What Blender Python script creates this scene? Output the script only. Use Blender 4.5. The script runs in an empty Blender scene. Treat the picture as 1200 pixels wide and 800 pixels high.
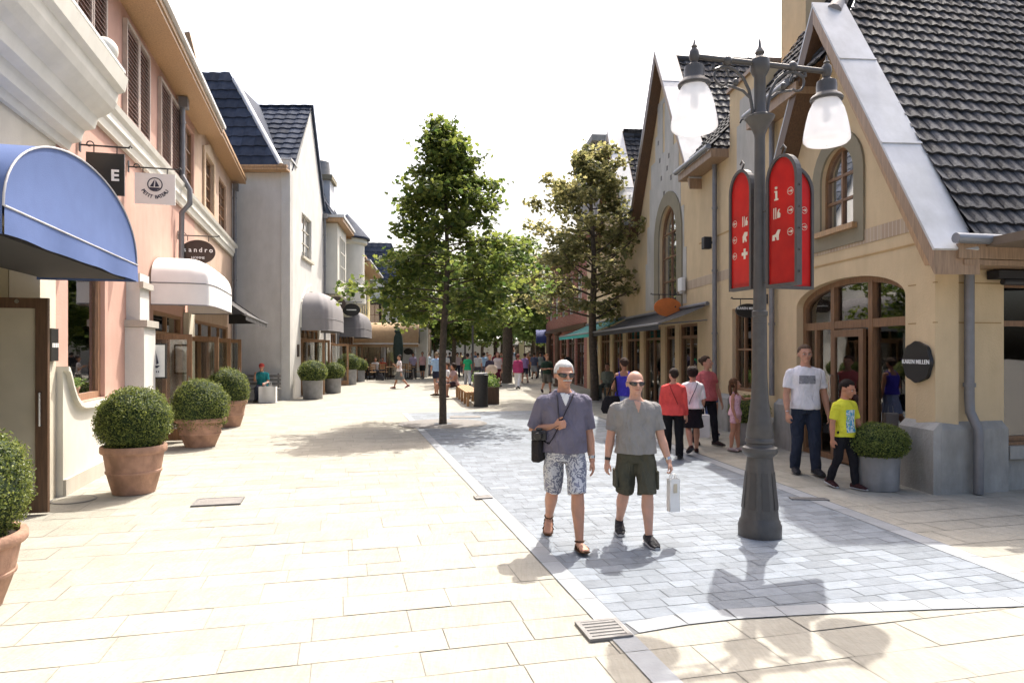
import bpy, bmesh, math, random
from mathutils import Vector, Matrix, Euler, noise
from mathutils.geometry import delaunay_2d_cdt
from mathutils.bvhtree import BVHTree
random.seed(11)
sc = bpy.context.scene
COL = sc.collection
R = math.radians
CAMZ = 1.75; FPX = 800.0; HOR = 410.0       # eye height; the photograph's focal length and horizon, used once to survey the place

# ------------------------------------------------------------------ frames
class Fr:
    """a wall plane: O on the ground, U along the wall, N out of the wall"""
    def __init__(s, O, U, N=None):
        s.O = Vector((O[0], O[1], O[2] if len(O) > 2 else 0)); s.U = Vector((U[0], U[1], 0)).normalized()
        s.N = Vector((N[0], N[1], 0)).normalized() if N else Vector((s.U.y, -s.U.x, 0))
    def p(s, u, z, d=0): 
        v = s.O + s.U*u + s.N*d; return Vector((v.x, v.y, s.O.z + z))
    def uz(s, px, py, d=0):
        r = Vector(((px-600)/FPX, 1, (HOR-py)/FPX)); c = Vector((0, 0, CAMZ))
        k = (d - (c-s.O).dot(s.N)) / r.dot(s.N); P = c + r*k
        return ((P-s.O).dot(s.U), P.z)
    def u(s, px, d=0): return s.uz(px, 410, d)[0]
    def perp(s, u, d=0):            # frame of a sign standing square to this wall, read from the camera's side
        o = s.p(u, 0, d); n = -s.U if s.U.y > 0 else s.U
        n = Vector((n.x, n.y, 0)); uu = Vector((-n.y, n.x, 0))
        return Fr(o, uu, n)
W0 = Fr((0, 0), (1, 0), (0, -1))
def gnd(px, py):
    Y = FPX*CAMZ/(py-HOR); return Vector(((px-600)/FPX*Y, Y, 0))
def at(px, Y): return (px-600)/FPX*Y

# ------------------------------------------------------------------ mesh builder
def wloc(o):
    v = Vector((0, 0, 0))
    while o: v += o.location; o = o.parent
    return v
class M:
    def __init__(s): s.v = []; s.f = []; s.mi = []; s.cur = 0
    def add(s, vs, fs):
        b = len(s.v); s.v += [tuple(x) for x in vs]
        for f in fs: s.f.append([b+i for i in f]); s.mi.append(s.cur)
        return s
    def box(s, F, u0, u1, z0, z1, d0, d1):
        P = [F.p(u, z, d) for d in (d0, d1) for z in (z0, z1) for u in (u0, u1)]
        s.add(P, [(0, 1, 3, 2), (4, 6, 7, 5), (0, 4, 5, 1), (2, 3, 7, 6), (0, 2, 6, 4), (1, 5, 7, 3)])
        return s
    def bw(s, x0, x1, y0, y1, z0, z1): return s.box(W0, x0, x1, z0, z1, -y0, -y1)
    def prism(s, F, pts, d0, d1):
        n = len(pts); P = [F.p(a, b, d0) for a, b in pts] + [F.p(a, b, d1) for a, b in pts]
        s.add(P, [tuple(range(n)), tuple(range(2*n-1, n-1, -1))] + [(i, (i+1) % n, n+(i+1) % n, n+i) for i in range(n)])
        return s
    def wall(s, F, outer, holes, d0, d1):
        loops = [outer] + holes; flat = [p for l in loops for p in l]
        ed = []; b = 0
        for l in loops:
            k = len(l); ed += [(b+i, b+(i+1) % k) for i in range(k)]; b += k
        def ins(l, x, y):
            c = False
            for i in range(len(l)):
                (x1, y1), (x2, y2) = l[i-1], l[i]
                if (y1 > y) != (y2 > y) and x < (x2-x1)*(y-y1)/(y2-y1)+x1: c = not c
            return c
        cv, _, tris = delaunay_2d_cdt([Vector(p) for p in flat], ed, [], 0, 1e-6)[:3]; keep = []
        for t in tris:
            x = sum(cv[i].x for i in t)/3; y = sum(cv[i].y for i in t)/3
            if ins(outer, x, y) and not any(ins(h, x, y) for h in holes): keep.append(tuple(t))
        n = len(cv); s.add([F.p(a, b, d0) for a, b in cv] + [F.p(a, b, d1) for a, b in cv], keep + [tuple(n+i for i in t) for t in keep])
        for l in loops:
            k = len(l); s.add([F.p(a, b, d0) for a, b in l]+[F.p(a, b, d1) for a, b in l], [(i, (i+1) % k, k+(i+1) % k, k+i) for i in range(k)])
        return s
    def ring(s, F, a, b, d0, d1):               # band between two outlines with the same point count
        n = len(a); P = [F.p(x, y, d) for d in (d0, d1) for l in (a, b) for x, y in l]; fs = []
        for i in range(n):
            j = (i+1) % n
            fs += [(i, j, n+j, n+i), (2*n+i, 2*n+j, 3*n+j, 3*n+i), (i, j, 2*n+j, 2*n+i), (n+i, n+j, 3*n+j, 3*n+i)]
        s.add(P, fs); return s
    def tube(s, pts, rad, seg=8, cap=True, ry=None, ref=None, closed=False):
        pts = [Vector(p) for p in pts]; n = len(pts)
        if not isinstance(rad, (list, tuple)): rad = [rad]*n
        if ry is None: ry = rad
        elif not isinstance(ry, (list, tuple)): ry = [ry]*n
        vs = []; up = Vector(ref) if ref else None
        for i, p in enumerate(pts):
            if closed: t = pts[(i+1) % n]-pts[i-1]
            else: t = pts[min(i+1, n-1)]-pts[max(i-1, 0)]
            if t.length < 1e-9: t = Vector((0, 0, 1))
            t.normalize()
            if up is None: up = Vector((1, 0, 0)) if abs(t.x) < .8 else Vector((0, 1, 0))
            a = (up - t*up.dot(t))
            if a.length < 1e-4: a = Vector((0, 1, 0)) - t*t.y
            a.normalize(); b = t.cross(a); 
            if not ref: up = a
            for k in range(seg):
                th = 2*math.pi*k/seg; vs.append(p + a*math.cos(th)*rad[i] + b*math.sin(th)*ry[i])
        fs = []
        for i in range(n if closed else n-1):
            for k in range(seg):
                i2 = (i+1) % n; fs.append((i*seg+k, i*seg+(k+1) % seg, i2*seg+(k+1) % seg, i2*seg+k))
        if cap and not closed: fs += [tuple(range(seg))[::-1], tuple((n-1)*seg+k for k in range(seg))]
        s.add(vs, fs); return s
    def sect(s, secs, seg=20, pw=2.3):           # stack of horizontal (super)ellipses: (z, half width, half depth, x, y)
        vs = []
        for z, a, b, x, y in secs:
            for k in range(seg):
                th = 2*math.pi*k/seg; c, q = math.cos(th), math.sin(th)
                vs.append((x + a*math.copysign(abs(c)**(2/pw), c), y + b*math.copysign(abs(q)**(2/pw), q), z))
        n = len(secs)
        s.add(vs, [(i*seg+k, i*seg+(k+1) % seg, (i+1)*seg+(k+1) % seg, (i+1)*seg+k) for i in range(n-1) for k in range(seg)]
              + [tuple(range(seg))[::-1], tuple((n-1)*seg+k for k in range(seg))]); return s
    def lathe(s, c, prof, seg=28):
        c = Vector(c); vs = []
        for r, z in prof:
            for k in range(seg):
                th = 2*math.pi*k/seg; vs.append(c+Vector((r*math.cos(th), r*math.sin(th), z)))
        n = len(prof); fs = [(i*seg+k, i*seg+(k+1) % seg, (i+1)*seg+(k+1) % seg, (i+1)*seg+k) for i in range(n-1) for k in range(seg)]
        if prof[0][0] > 1e-4: fs.append(tuple(range(seg))[::-1])
        if prof[-1][0] > 1e-4: fs.append(tuple((n-1)*seg+k for k in range(seg)))
        s.add(vs, fs); return s
    def ell(s, c, r, seg=14, rings=9, rot=None, fn=None):
        c = Vector(c); r = (r, r, r) if not isinstance(r, (tuple, list)) else r; vs = []
        def pt(th, ph):
            d = Vector((math.sin(ph)*math.cos(th), math.sin(ph)*math.sin(th), math.cos(ph)))
            k = fn(d) if fn else 1
            q = Vector((d.x*r[0]*k, d.y*r[1]*k, d.z*r[2]*k)); 
            return c + (rot @ q if rot else q)
        vs.append(pt(0, 0))
        for i in range(1, rings):
            for k in range(seg): vs.append(pt(2*math.pi*k/seg, math.pi*i/rings))
        vs.append(pt(0, math.pi)); fs = []
        for k in range(seg):
            fs.append((0, 1+k, 1+(k+1) % seg))
            b = 1+(rings-2)*seg; fs.append((b+k, len(vs)-1, b+(k+1) % seg))
        for i in range(rings-2):
            for k in range(seg):
                a = 1+i*seg; fs.append((a+k, a+seg+k, a+seg+(k+1) % seg, a+(k+1) % seg))
        s.add(vs, fs); return s
    def grid(s, fn, nu, nv):
        vs = [fn(i/nu, j/nv) for j in range(nv+1) for i in range(nu+1)]
        s.add(vs, [(j*(nu+1)+i, j*(nu+1)+i+1, (j+1)*(nu+1)+i+1, (j+1)*(nu+1)+i) for j in range(nv) for i in range(nu)]); return s
    def xf(s, mat):
        s.v = [tuple(mat @ Vector(v)) for v in s.v]; return s
    def join(s, o, mat=None):
        s.add([mat @ Vector(v) for v in o.v] if mat else o.v, o.f); return s
    def build(s, name, mat, parent=None, smooth=False, sharp=38, bevel=0, local=False, recalc=True, merge=True, clip=None):
        off = Vector((0, 0, 0)) if (local or not parent) else wloc(parent)
        me = bpy.data.meshes.new(name); me.from_pydata([(v[0]-off.x, v[1]-off.y, v[2]-off.z) for v in s.v], [], s.f)
        mats = mat if isinstance(mat, list) else [mat]
        for m in mats: me.materials.append(m)
        if len(mats) > 1: me.polygons.foreach_set('material_index', s.mi)
        if recalc or bevel or clip or smooth:
            bm = bmesh.new(); bm.from_mesh(me)
            if merge: bmesh.ops.remove_doubles(bm, verts=bm.verts, dist=1e-5)
            for co, no in (clip or []):
                bmesh.ops.bisect_plane(bm, geom=bm.verts[:]+bm.edges[:]+bm.faces[:], plane_co=Vector(co)-off, plane_no=no, clear_outer=True)
            if bevel:
                bmesh.ops.bevel(bm, geom=[e for e in bm.edges if len(e.link_faces) == 2 and e.calc_face_angle(0) > .5], offset=bevel, segments=1, affect='EDGES', clamp_overlap=True)
            if recalc: bmesh.ops.recalc_face_normals(bm, faces=bm.faces)
            if smooth:
                for f in bm.faces: f.smooth = True
                for e in bm.edges:
                    if len(e.link_faces) == 2 and e.calc_face_angle(0) > R(sharp): e.smooth = False
            bm.to_mesh(me); bm.free()
        o = bpy.data.objects.new(name, me); COL.objects.link(o)
        if parent: o.parent = parent
        return o
def tag(o, label=None, cat=None, group=None, kind=None):
    if label: o['label'] = label
    if cat: o['category'] = cat
    if group: o['group'] = group
    if kind: o['kind'] = kind
    return o
def thing(name, label, cat, loc=(0, 0, 0), group=None):
    o = bpy.data.objects.new(name, None); COL.objects.link(o); o.location = loc; o.empty_display_size = .2
    return tag(o, label, cat, group)
def copy_tree(o, parent=None):
    c = o.copy(); COL.objects.link(c)
    if parent: c.parent = parent
    for ch in list(o.children): copy_tree(ch, c)
    return c

# ------------------------------------------------------------------ materials
MATS = {}
def newmat(name):
    m = bpy.data.materials.new(name); m.use_nodes = True; nt = m.node_tree; MATS[name] = m
    return m, nt, nt.nodes['Principled BSDF'], nt.nodes, nt.links
def mat(name, col, rough=.6, var=.12, scale=6, bump=0, bscale=60, metal=0, spec=.5, tex='Object', col2=None, island=0, sheen=0, dirt=0):
    if name in MATS: return MATS[name]
    m, nt, b, N, L = newmat(name)
    b.inputs['Roughness'].default_value = rough; b.inputs['Metallic'].default_value = metal
    b.inputs['Specular IOR Level'].default_value = spec
    tc = N.new('ShaderNodeTexCoord'); nz = N.new('ShaderNodeTexNoise'); nz.inputs['Scale'].default_value = scale; nz.inputs['Detail'].default_value = 6
    L.new(tc.outputs[tex], nz.inputs['Vector'])
    rp = N.new('ShaderNodeValToRGB'); rp.color_ramp.elements[0].position = .3; rp.color_ramp.elements[1].position = .7
    c2 = col2 or tuple(min(1, c*(1+var)) for c in col)
    rp.color_ramp.elements[0].color = tuple(c*(1-var) for c in col)+(1,); rp.color_ramp.elements[1].color = tuple(c2)+(1,)
    L.new(nz.outputs['Fac'], rp.inputs['Fac']); out = rp.outputs['Color']
    if island:
        g = N.new('ShaderNodeNewGeometry'); mr = N.new('ShaderNodeMapRange'); mr.inputs['To Min'].default_value = 1-island; mr.inputs['To Max'].default_value = 1+island
        L.new(g.outputs['Random Per Island'], mr.inputs['Value']); mx = N.new('ShaderNodeMix'); mx.data_type = 'RGBA'; mx.blend_type = 'MULTIPLY'; mx.inputs[0].default_value = 1
        cb = N.new('ShaderNodeCombineColor')
        for k in range(3): L.new(mr.outputs['Result'], cb.inputs[k])
        L.new(out, mx.inputs[6]); L.new(cb.outputs[0], mx.inputs[7]); out = mx.outputs[2]
    if dirt:                                   # blotchy stains
        n2 = N.new('ShaderNodeTexNoise'); n2.inputs['Scale'].default_value = 1.1; n2.inputs['Detail'].default_value = 9; n2.inputs['Roughness'].default_value = .7
        m9 = N.new('ShaderNodeMapping'); m9.inputs['Scale'].default_value = (2.2, 2.2, .7); L.new(tc.outputs[tex], m9.inputs['Vector']); L.new(m9.outputs[0], n2.inputs['Vector']); r2 = N.new('ShaderNodeValToRGB'); r2.color_ramp.elements[0].position = .38; r2.color_ramp.elements[1].position = .62
        r2.color_ramp.elements[0].color = (1-dirt, 1-dirt, 1-dirt*1.1, 1); r2.color_ramp.elements[1].color = (1, 1, 1, 1)
        L.new(n2.outputs['Fac'], r2.inputs['Fac']); m2 = N.new('ShaderNodeMix'); m2.data_type = 'RGBA'; m2.blend_type = 'MULTIPLY'; m2.inputs[0].default_value = 1
        L.new(out, m2.inputs[6]); L.new(r2.outputs['Color'], m2.inputs[7]); out = m2.outputs[2]
    L.new(out, b.inputs['Base Color'])
    if bump:
        n3 = N.new('ShaderNodeTexNoise'); n3.inputs['Scale'].default_value = bscale; n3.inputs['Detail'].default_value = 4; L.new(tc.outputs[tex], n3.inputs['Vector'])
        bp = N.new('ShaderNodeBump'); bp.inputs['Strength'].default_value = bump; bp.inputs['Distance'].default_value = .02
        L.new(n3.outputs['Fac'], bp.inputs['Height']); L.new(bp.outputs['Normal'], b.inputs['Normal'])
    return m
def stucco(name, col, dirt=.1): return mat(name, col, .9, .05, 2.5, .25, 45, spec=.2, dirt=dirt)
def wood(name, col):
    if name in MATS: return MATS[name]
    m, nt, b, N, L = newmat(name); b.inputs['Roughness'].default_value = .5
    tc = N.new('ShaderNodeTexCoord'); mp = N.new('ShaderNodeMapping'); mp.inputs['Scale'].default_value = (14, 14, 1.2); L.new(tc.outputs['Object'], mp.inputs['Vector'])
    nz = N.new('ShaderNodeTexNoise'); nz.inputs['Scale'].default_value = 3; nz.inputs['Detail'].default_value = 8; nz.inputs['Distortion'].default_value = .6; L.new(mp.outputs[0], nz.inputs['Vector'])
    rp = N.new('ShaderNodeValToRGB'); rp.color_ramp.elements[0].position = .3; rp.color_ramp.elements[1].position = .72
    rp.color_ramp.elements[0].color = tuple(c*.7 for c in col)+(1,); rp.color_ramp.elements[1].color = tuple(min(1, c*1.25) for c in col)+(1,)
    L.new(nz.outputs['Fac'], rp.inputs['Fac']); L.new(rp.outputs['Color'], b.inputs['Base Color']); return m
def leafmat(name, c1, c2, trans=.35):
    m, nt, b, N, L = newmat(name); out = N['Material Output']
    g = N.new('ShaderNodeNewGeometry'); rp = N.new('ShaderNodeValToRGB'); rp.color_ramp.elements[0].color = c1+(1,); rp.color_ramp.elements[1].color = c2+(1,)
    L.new(g.outputs['Random Per Island'], rp.inputs['Fac']); L.new(rp.outputs['Color'], b.inputs['Base Color']); b.inputs['Roughness'].default_value = .45; b.inputs['Specular IOR Level'].default_value = .35
    t = N.new('ShaderNodeBsdfTranslucent'); hs = N.new('ShaderNodeHueSaturation'); hs.inputs['Hue'].default_value = .485; hs.inputs['Value'].default_value = 1.9; L.new(rp.outputs['Color'], hs.inputs['Color']); L.new(hs.outputs[0], t.inputs['Color'])
    mx = N.new('ShaderNodeMixShader'); mx.inputs[0].default_value = trans; L.new(b.outputs[0], mx.inputs[1]); L.new(t.outputs[0], mx.inputs[2]); L.new(mx.outputs[0], out.inputs['Surface']); return m
def glassmat(name, base, mixmin, see=False, tint=(1, 1, 1)):
    m, nt, b, N, L = newmat(name); out = N['Material Output']; gl = N.new('ShaderNodeBsdfGlossy'); gl.inputs['Roughness'].default_value = .02; gl.inputs['Color'].default_value = tint+(1,)
    tc = N.new('ShaderNodeTexCoord'); nz = N.new('ShaderNodeTexNoise'); nz.inputs['Scale'].default_value = 1.3; L.new(tc.outputs['Object'], nz.inputs['Vector'])
    bp = N.new('ShaderNodeBump'); bp.inputs['Strength'].default_value = .06; bp.inputs['Distance'].default_value = .03; L.new(nz.outputs['Fac'], bp.inputs['Height']); L.new(bp.outputs[0], gl.inputs['Normal'])
    fr = N.new('ShaderNodeFresnel'); fr.inputs['IOR'].default_value = 1.5; mr = N.new('ShaderNodeMapRange'); mr.inputs['To Min'].default_value = mixmin; mr.inputs['To Max'].default_value = 1; L.new(fr.outputs[0], mr.inputs['Value'])
    mx = N.new('ShaderNodeMixShader'); L.new(mr.outputs[0], mx.inputs[0])
    if see:
        t = N.new('ShaderNodeBsdfTransparent'); t.inputs['Color'].default_value = base+(1,); L.new(t.outputs[0], mx.inputs[1])
    else:
        b.inputs['Base Color'].default_value = base+(1,); b.inputs['Roughness'].default_value = .3; L.new(b.outputs[0], mx.inputs[1])
    L.new(gl.outputs[0], mx.inputs[2]); L.new(mx.outputs[0], out.inputs['Surface']); return m
def brickmat(name, c1, c2, mortar, w, h, rot=0, offset=.5):
    m, nt, b, N, L = newmat(name); b.inputs['Roughness'].default_value = .85
    tc = N.new('ShaderNodeTexCoord'); mp = N.new('ShaderNodeMapping'); mp.inputs['Rotation'].default_value = (R(90), 0, rot); L.new(tc.outputs['Object'], mp.inputs['Vector'])
    # bricks run over (horizontal distance, height)
    sp = N.new('ShaderNodeSeparateXYZ'); L.new(tc.outputs['Object'], sp.inputs[0]); ad = N.new('ShaderNodeMath'); ad.operation = 'ADD'; L.new(sp.outputs[1], ad.inputs[0]); L.new(sp.outputs[0], ad.inputs[1])
    cb = N.new('ShaderNodeCombineXYZ'); L.new(ad.outputs[0], cb.inputs[0]); L.new(sp.outputs[2], cb.inputs[1])
    br = N.new('ShaderNodeTexBrick'); br.inputs['Scale'].default_value = 1; br.inputs['Brick Width'].default_value = w; br.inputs['Row Height'].default_value = h; br.inputs['Mortar Size'].default_value = .006
    br.offset = offset; br.inputs['Color1'].default_value = c1+(1,); br.inputs['Color2'].default_value = c2+(1,); br.inputs['Mortar'].default_value = mortar+(1,); L.new(cb.outputs[0], br.inputs['Vector']); L.new(br.outputs['Color'], b.inputs['Base Color'])
    bp = N.new('ShaderNodeBump'); bp.inputs['Strength'].default_value = .5; bp.inputs['Distance'].default_value = .01; bp.invert = True; L.new(br.outputs['Fac'], bp.inputs['Height']); L.new(bp.outputs[0], b.inputs['Normal']); return m

tan = stucco('tan_stucco', (.60, .465, .29)); cream = stucco('cream_stucco', (.60, .55, .45)); pink = stucco('pink_stucco', (.52, .325, .265)); white_st = stucco('white_stucco', (.66, .62, .56))
peach = stucco('peach_stucco', (.52, .385, .295)); yellow_st = stucco('yellow_stucco', (.62, .52, .28)); offwhite = stucco('offwhite_render', (.62, .61, .58)); grey_patch = stucco('grey_white_render', (.50, .48, .44), .2)
trim_white = mat('painted_trim', (.66, .64, .57), .6, .04, 3, .1, 30, dirt=.08); olive = stucco('olive_stone', (.255, .225, .16)); plinth_m = mat('plinth_stone', (.335, .325, .305), .75, .1, 5, .3, 30, dirt=.25)
soffit_m = wood('soffit_wood', (.40, .245, .125)); brown_wood = wood('brown_frame_wood', (.20, .105, .05)); door_wood = wood('door_wood', (.27, .15, .075)); fascia_m = wood('fascia_wood', (.30, .20, .125)); dark_wood = wood('dark_wood', (.10, .055, .03)); bench_wood = wood('bench_wood', (.42, .24, .11))
zinc = mat('zinc_sheet', (.58, .585, .59), .55, .1, 2, .05, 12, metal=.3, dirt=.15); pipe_m = mat('pipe_metal', (.19, .19, .20), .5, .1, 8, metal=.4); iron = mat('cast_iron_paint', (.066, .062, .060), .45, .12, 14, .12, 60, spec=.5); black_iron = mat('black_iron', (.02, .02, .02), .5)
tile_dark = mat('pantile_dark', (.042, .044, .050), .6, .25, 5, .3, 40, island=.45, spec=.18); tile_blue = mat('slate_blue_tile', (.040, .050, .075), .7, .2, 5, .15, 40, island=.3, spec=.08)
glass_up = glassmat('window_glass', (.03, .035, .04), .5); glass_shop = glassmat('shop_glass', (.8, .82, .8), .10, see=True); glass_frost = mat('frosted_door_glass', (.44, .40, .31), .35, .08, 3)
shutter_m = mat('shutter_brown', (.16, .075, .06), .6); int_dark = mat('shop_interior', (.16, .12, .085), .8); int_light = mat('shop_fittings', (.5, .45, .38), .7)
stone_slab = mat('pale_stone_slab', (.342, .327, .282), .8, .06, 5, .35, 34, island=.075, spec=.2, dirt=.12)
def brushed(m):
    N = m.node_tree.nodes; L = m.node_tree.links; b = N['Principled BSDF']; tc = next(n for n in N if n.type == 'TEX_COORD'); src = b.inputs['Base Color'].links[0].from_socket
    mp = N.new('ShaderNodeMapping'); mp.inputs['Rotation'].default_value = (0, 0, .9); mp.inputs['Scale'].default_value = (55, 5, 1); L.new(tc.outputs['Object'], mp.inputs[0]); nz = N.new('ShaderNodeTexNoise'); nz.inputs['Scale'].default_value = 1; nz.inputs['Detail'].default_value = 5; nz.inputs['Distortion'].default_value = .8; L.new(mp.outputs[0], nz.inputs['Vector'])
    rp = N.new('ShaderNodeValToRGB'); rp.color_ramp.elements[0].position = .32; rp.color_ramp.elements[1].position = .6; rp.color_ramp.elements[0].color = (.91, .90, .88, 1); rp.color_ramp.elements[1].color = (1, 1, 1, 1); L.new(nz.outputs['Fac'], rp.inputs['Fac'])
    vo = N.new('ShaderNodeTexVoronoi'); vo.inputs['Scale'].default_value = 2.3; L.new(tc.outputs['Object'], vo.inputs['Vector']); r2 = N.new('ShaderNodeValToRGB'); r2.color_ramp.elements[0].position = .028; r2.color_ramp.elements[1].position = .045; r2.color_ramp.elements[0].color = (.72, .70, .67, 1); r2.color_ramp.elements[1].color = (1, 1, 1, 1); L.new(vo.outputs['Distance'], r2.inputs['Fac'])
    for q in (rp, r2):
        mx = N.new('ShaderNodeMix'); mx.data_type = 'RGBA'; mx.blend_type = 'MULTIPLY'; mx.inputs[0].default_value = 1; L.new(src, mx.inputs[6]); L.new(q.outputs[0], mx.inputs[7]); src = mx.outputs[2]
    L.new(src, b.inputs['Base Color'])
brushed(stone_slab)
stone_joint = mat('stone_joint', (.20, .19, .17), .95, .2, 20)
sett = mat('grey_sett', (.186, .213, .246), .75, .10, 7, .35, 40, island=.17, spec=.35, dirt=.13); sett_joint = mat('sett_joint', (.125, .13, .135), .95); sett_edge = mat('grey_edge_slab', (.25, .268, .285), .75, .07, 7, .2, 40, island=.1)
terra = mat('terracotta', (.40, .235, .165), .8, .22, 7, .3, 40, dirt=.36); zinc_pot = mat('galvanised_planter', (.27, .27, .275), .6, .15, 6, .1, 30, metal=.2, dirt=.2); soil = mat('soil', (.04, .028, .02), .95)
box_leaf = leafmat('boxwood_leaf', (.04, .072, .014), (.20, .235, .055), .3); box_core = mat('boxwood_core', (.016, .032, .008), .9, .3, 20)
maple_leaf = leafmat('maple_leaf', (.032, .066, .014), (.15, .185, .04), .5); maple_dull = leafmat('maple_leaf_bronze', (.075, .088, .03), (.26, .245, .10), .5); bright_leaf = leafmat('bright_leaf', (.06, .115, .03), (.18, .25, .075), .4); dark_leaf = leafmat('dark_leaf', (.012, .03, .008), (.05, .09, .02), .25)
bark = mat('bark', (.085, .067, .05), .95, .3, 12, .8, 30)
blue_cloth = mat('blue_canvas', (.085, .13, .285), .75, .05, 5, .12, 120, spec=.2); white_cloth = mat('white_canvas', (.78, .76, .74), .8, .03, 5, .1, 90, spec=.2); grey_cloth = mat('grey_canvas', (.20, .19, .195), .8, .06, 5, .1, 90); black_cloth = mat('black_canvas', (.018, .017, .018), .8); brown_cloth = mat('brown_canvas', (.36, .24, .13), .8); navy_cloth = mat('navy_canvas', (.03, .045, .16), .8); teal_cloth = mat('teal_canvas', (.03, .33, .31), .7)
piping_m = mat('white_piping', (.42, .42, .45), .6)
sign_white = mat('sign_white', (.72, .72, .70), .5, .03); sign_black = mat('sign_black', (.012, .012, .012), .4); sign_brown = mat('sign_brown', (.035, .02, .014), .45); letter_white = mat('lettering_white', (.8, .8, .78), .5, .02); cream_letter = mat('pictogram_cream', (.62, .56, .45), .5); gutter_m = mat('gutter_metal', (.24, .25, .27), .45, .1, 4, metal=.4); letter_dark = mat('lettering_navy', (.02, .025, .05), .5); orange_m = mat('orange_board', (.62, .17, .035), .55)
def redpanel():
    m, nt, b, N, L = newmat('red_sign_panel'); out = N['Material Output']; tc = N.new('ShaderNodeTexCoord'); nz = N.new('ShaderNodeTexNoise'); nz.inputs['Scale'].default_value = 7; nz.inputs['Detail'].default_value = 7; L.new(tc.outputs['Object'], nz.inputs[0])
    rp = N.new('ShaderNodeValToRGB'); rp.color_ramp.elements[0].color = (.40, .006, .010, 1); rp.color_ramp.elements[1].color = (.66, .030, .020, 1); L.new(nz.outputs['Fac'], rp.inputs['Fac']); L.new(rp.outputs[0], b.inputs['Base Color']); b.inputs['Roughness'].default_value = .3
    t = N.new('ShaderNodeBsdfTranslucent'); L.new(rp.outputs[0], t.inputs[0]); mx = N.new('ShaderNodeMixShader'); mx.inputs[0].default_value = .45; L.new(b.outputs[0], mx.inputs[1]); L.new(t.outputs[0], mx.inputs[2]); L.new(mx.outputs[0], out.inputs['Surface']); return m
red_panel = redpanel()
def opal():
    m, nt, b, N, L = newmat('opal_globe'); out = N['Material Output']; b.inputs['Base Color'].default_value = (.9, .91, .92, 1); b.inputs['Roughness'].default_value = .25
    lw = N.new('ShaderNodeTexNoise'); lw.inputs['Scale'].default_value = 4
    t = N.new('ShaderNodeBsdfTranslucent'); t.inputs['Color'].default_value = (.97, .97, .98, 1); mx = N.new('ShaderNodeMixShader'); mx.inputs[0].default_value = .68; L.new(b.outputs[0], mx.inputs[1]); L.new(t.outputs[0], mx.inputs[2])
    tr = N.new('ShaderNodeBsdfTransparent'); tr.inputs[0].default_value = (1, 1, 1, 1); m2 = N.new('ShaderNodeMixShader'); m2.inputs[0].default_value = .38; L.new(mx.outputs[0], m2.inputs[1]); L.new(tr.outputs[0], m2.inputs[2]); L.new(m2.outputs[0], out.inputs['Surface']); return m
opal_m = opal()
red_brick = brickmat('red_brick', (.30, .09, .06), (.38, .13, .09), (.35, .3, .26), .22, .075); soldier = brickmat('soldier_brick', (.46, .36, .25), (.37, .27, .19), (.52, .45, .34), .075, .25, offset=0)
steel = mat('polished_steel', (.5, .5, .5), .25, .03, metal=.9); rubber = mat('black_plastic', (.02, .02, .022), .5)

# ------------------------------------------------------------------ lettering
def text_m(m, F, s, size, u, z, d, align='CENTER', ext=.004, bold=0, sx=1, rot=0):
    cu = bpy.data.curves.new('t', 'FONT'); cu.body = s; cu.size = size; cu.align_x = align; cu.align_y = 'CENTER'; cu.extrude = ext; cu.offset = bold; cu.resolution_u = 3
    o = bpy.data.objects.new('t', cu); COL.objects.link(o); me = bpy.data.meshes.new_from_object(o.evaluated_get(bpy.context.evaluated_depsgraph_get()))
    bpy.data.objects.remove(o); c, q = math.cos(rot), math.sin(rot)
    m.add([F.p(u+(v.co.x*c*sx-v.co.y*q), z+(v.co.x*q*sx+v.co.y*c), d+ext+v.co.z) for v in me.vertices], [tuple(p.vertices) for p in me.polygons])
    bpy.data.meshes.remove(me); bpy.data.curves.remove(cu); return m

# ------------------------------------------------------------------ remesh for figures
def remesh(m, vox, smooth=2, wob=0, ws=14, name='x'):
    me = bpy.data.meshes.new('tmp'); me.from_pydata(m.v, [], m.f)
    bm = bmesh.new(); bm.from_mesh(me); bmesh.ops.recalc_face_normals(bm, faces=bm.faces); bm.to_mesh(me); bm.free()
    o = bpy.data.objects.new('tmp', me); COL.objects.link(o)
    r = o.modifiers.new('r', 'REMESH'); r.mode = 'VOXEL'; r.voxel_size = vox
    if smooth:
        k = o.modifiers.new('s', 'SMOOTH'); k.factor = .5; k.iterations = smooth
    dg = bpy.context.evaluated_depsgraph_get(); out = bpy.data.meshes.new_from_object(o.evaluated_get(dg)); out.name = name
    bpy.data.objects.remove(o); bpy.data.meshes.remove(me)
    if wob:
        ns = [v.normal.copy() for v in out.vertices]
        for v, n in zip(out.vertices, ns):
            c = v.co; a = noise.noise(Vector((c.x*ws, c.y*ws, c.z*ws*.8+c.x*ws*.7))); b = noise.noise(Vector((c.x*ws*2.3+9, c.y*ws*2.3, c.z*ws*1.1)))
            v.co = c + n*wob*(a-.2*abs(b)*2)
    for p in out.polygons: p.use_smooth = True
    return out
def meobj(name, me, mat, parent=None):
    me.materials.clear(); me.materials.append(mat); o = bpy.data.objects.new(name, me); COL.objects.link(o)
    if parent: o.parent = parent
    return o
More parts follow.
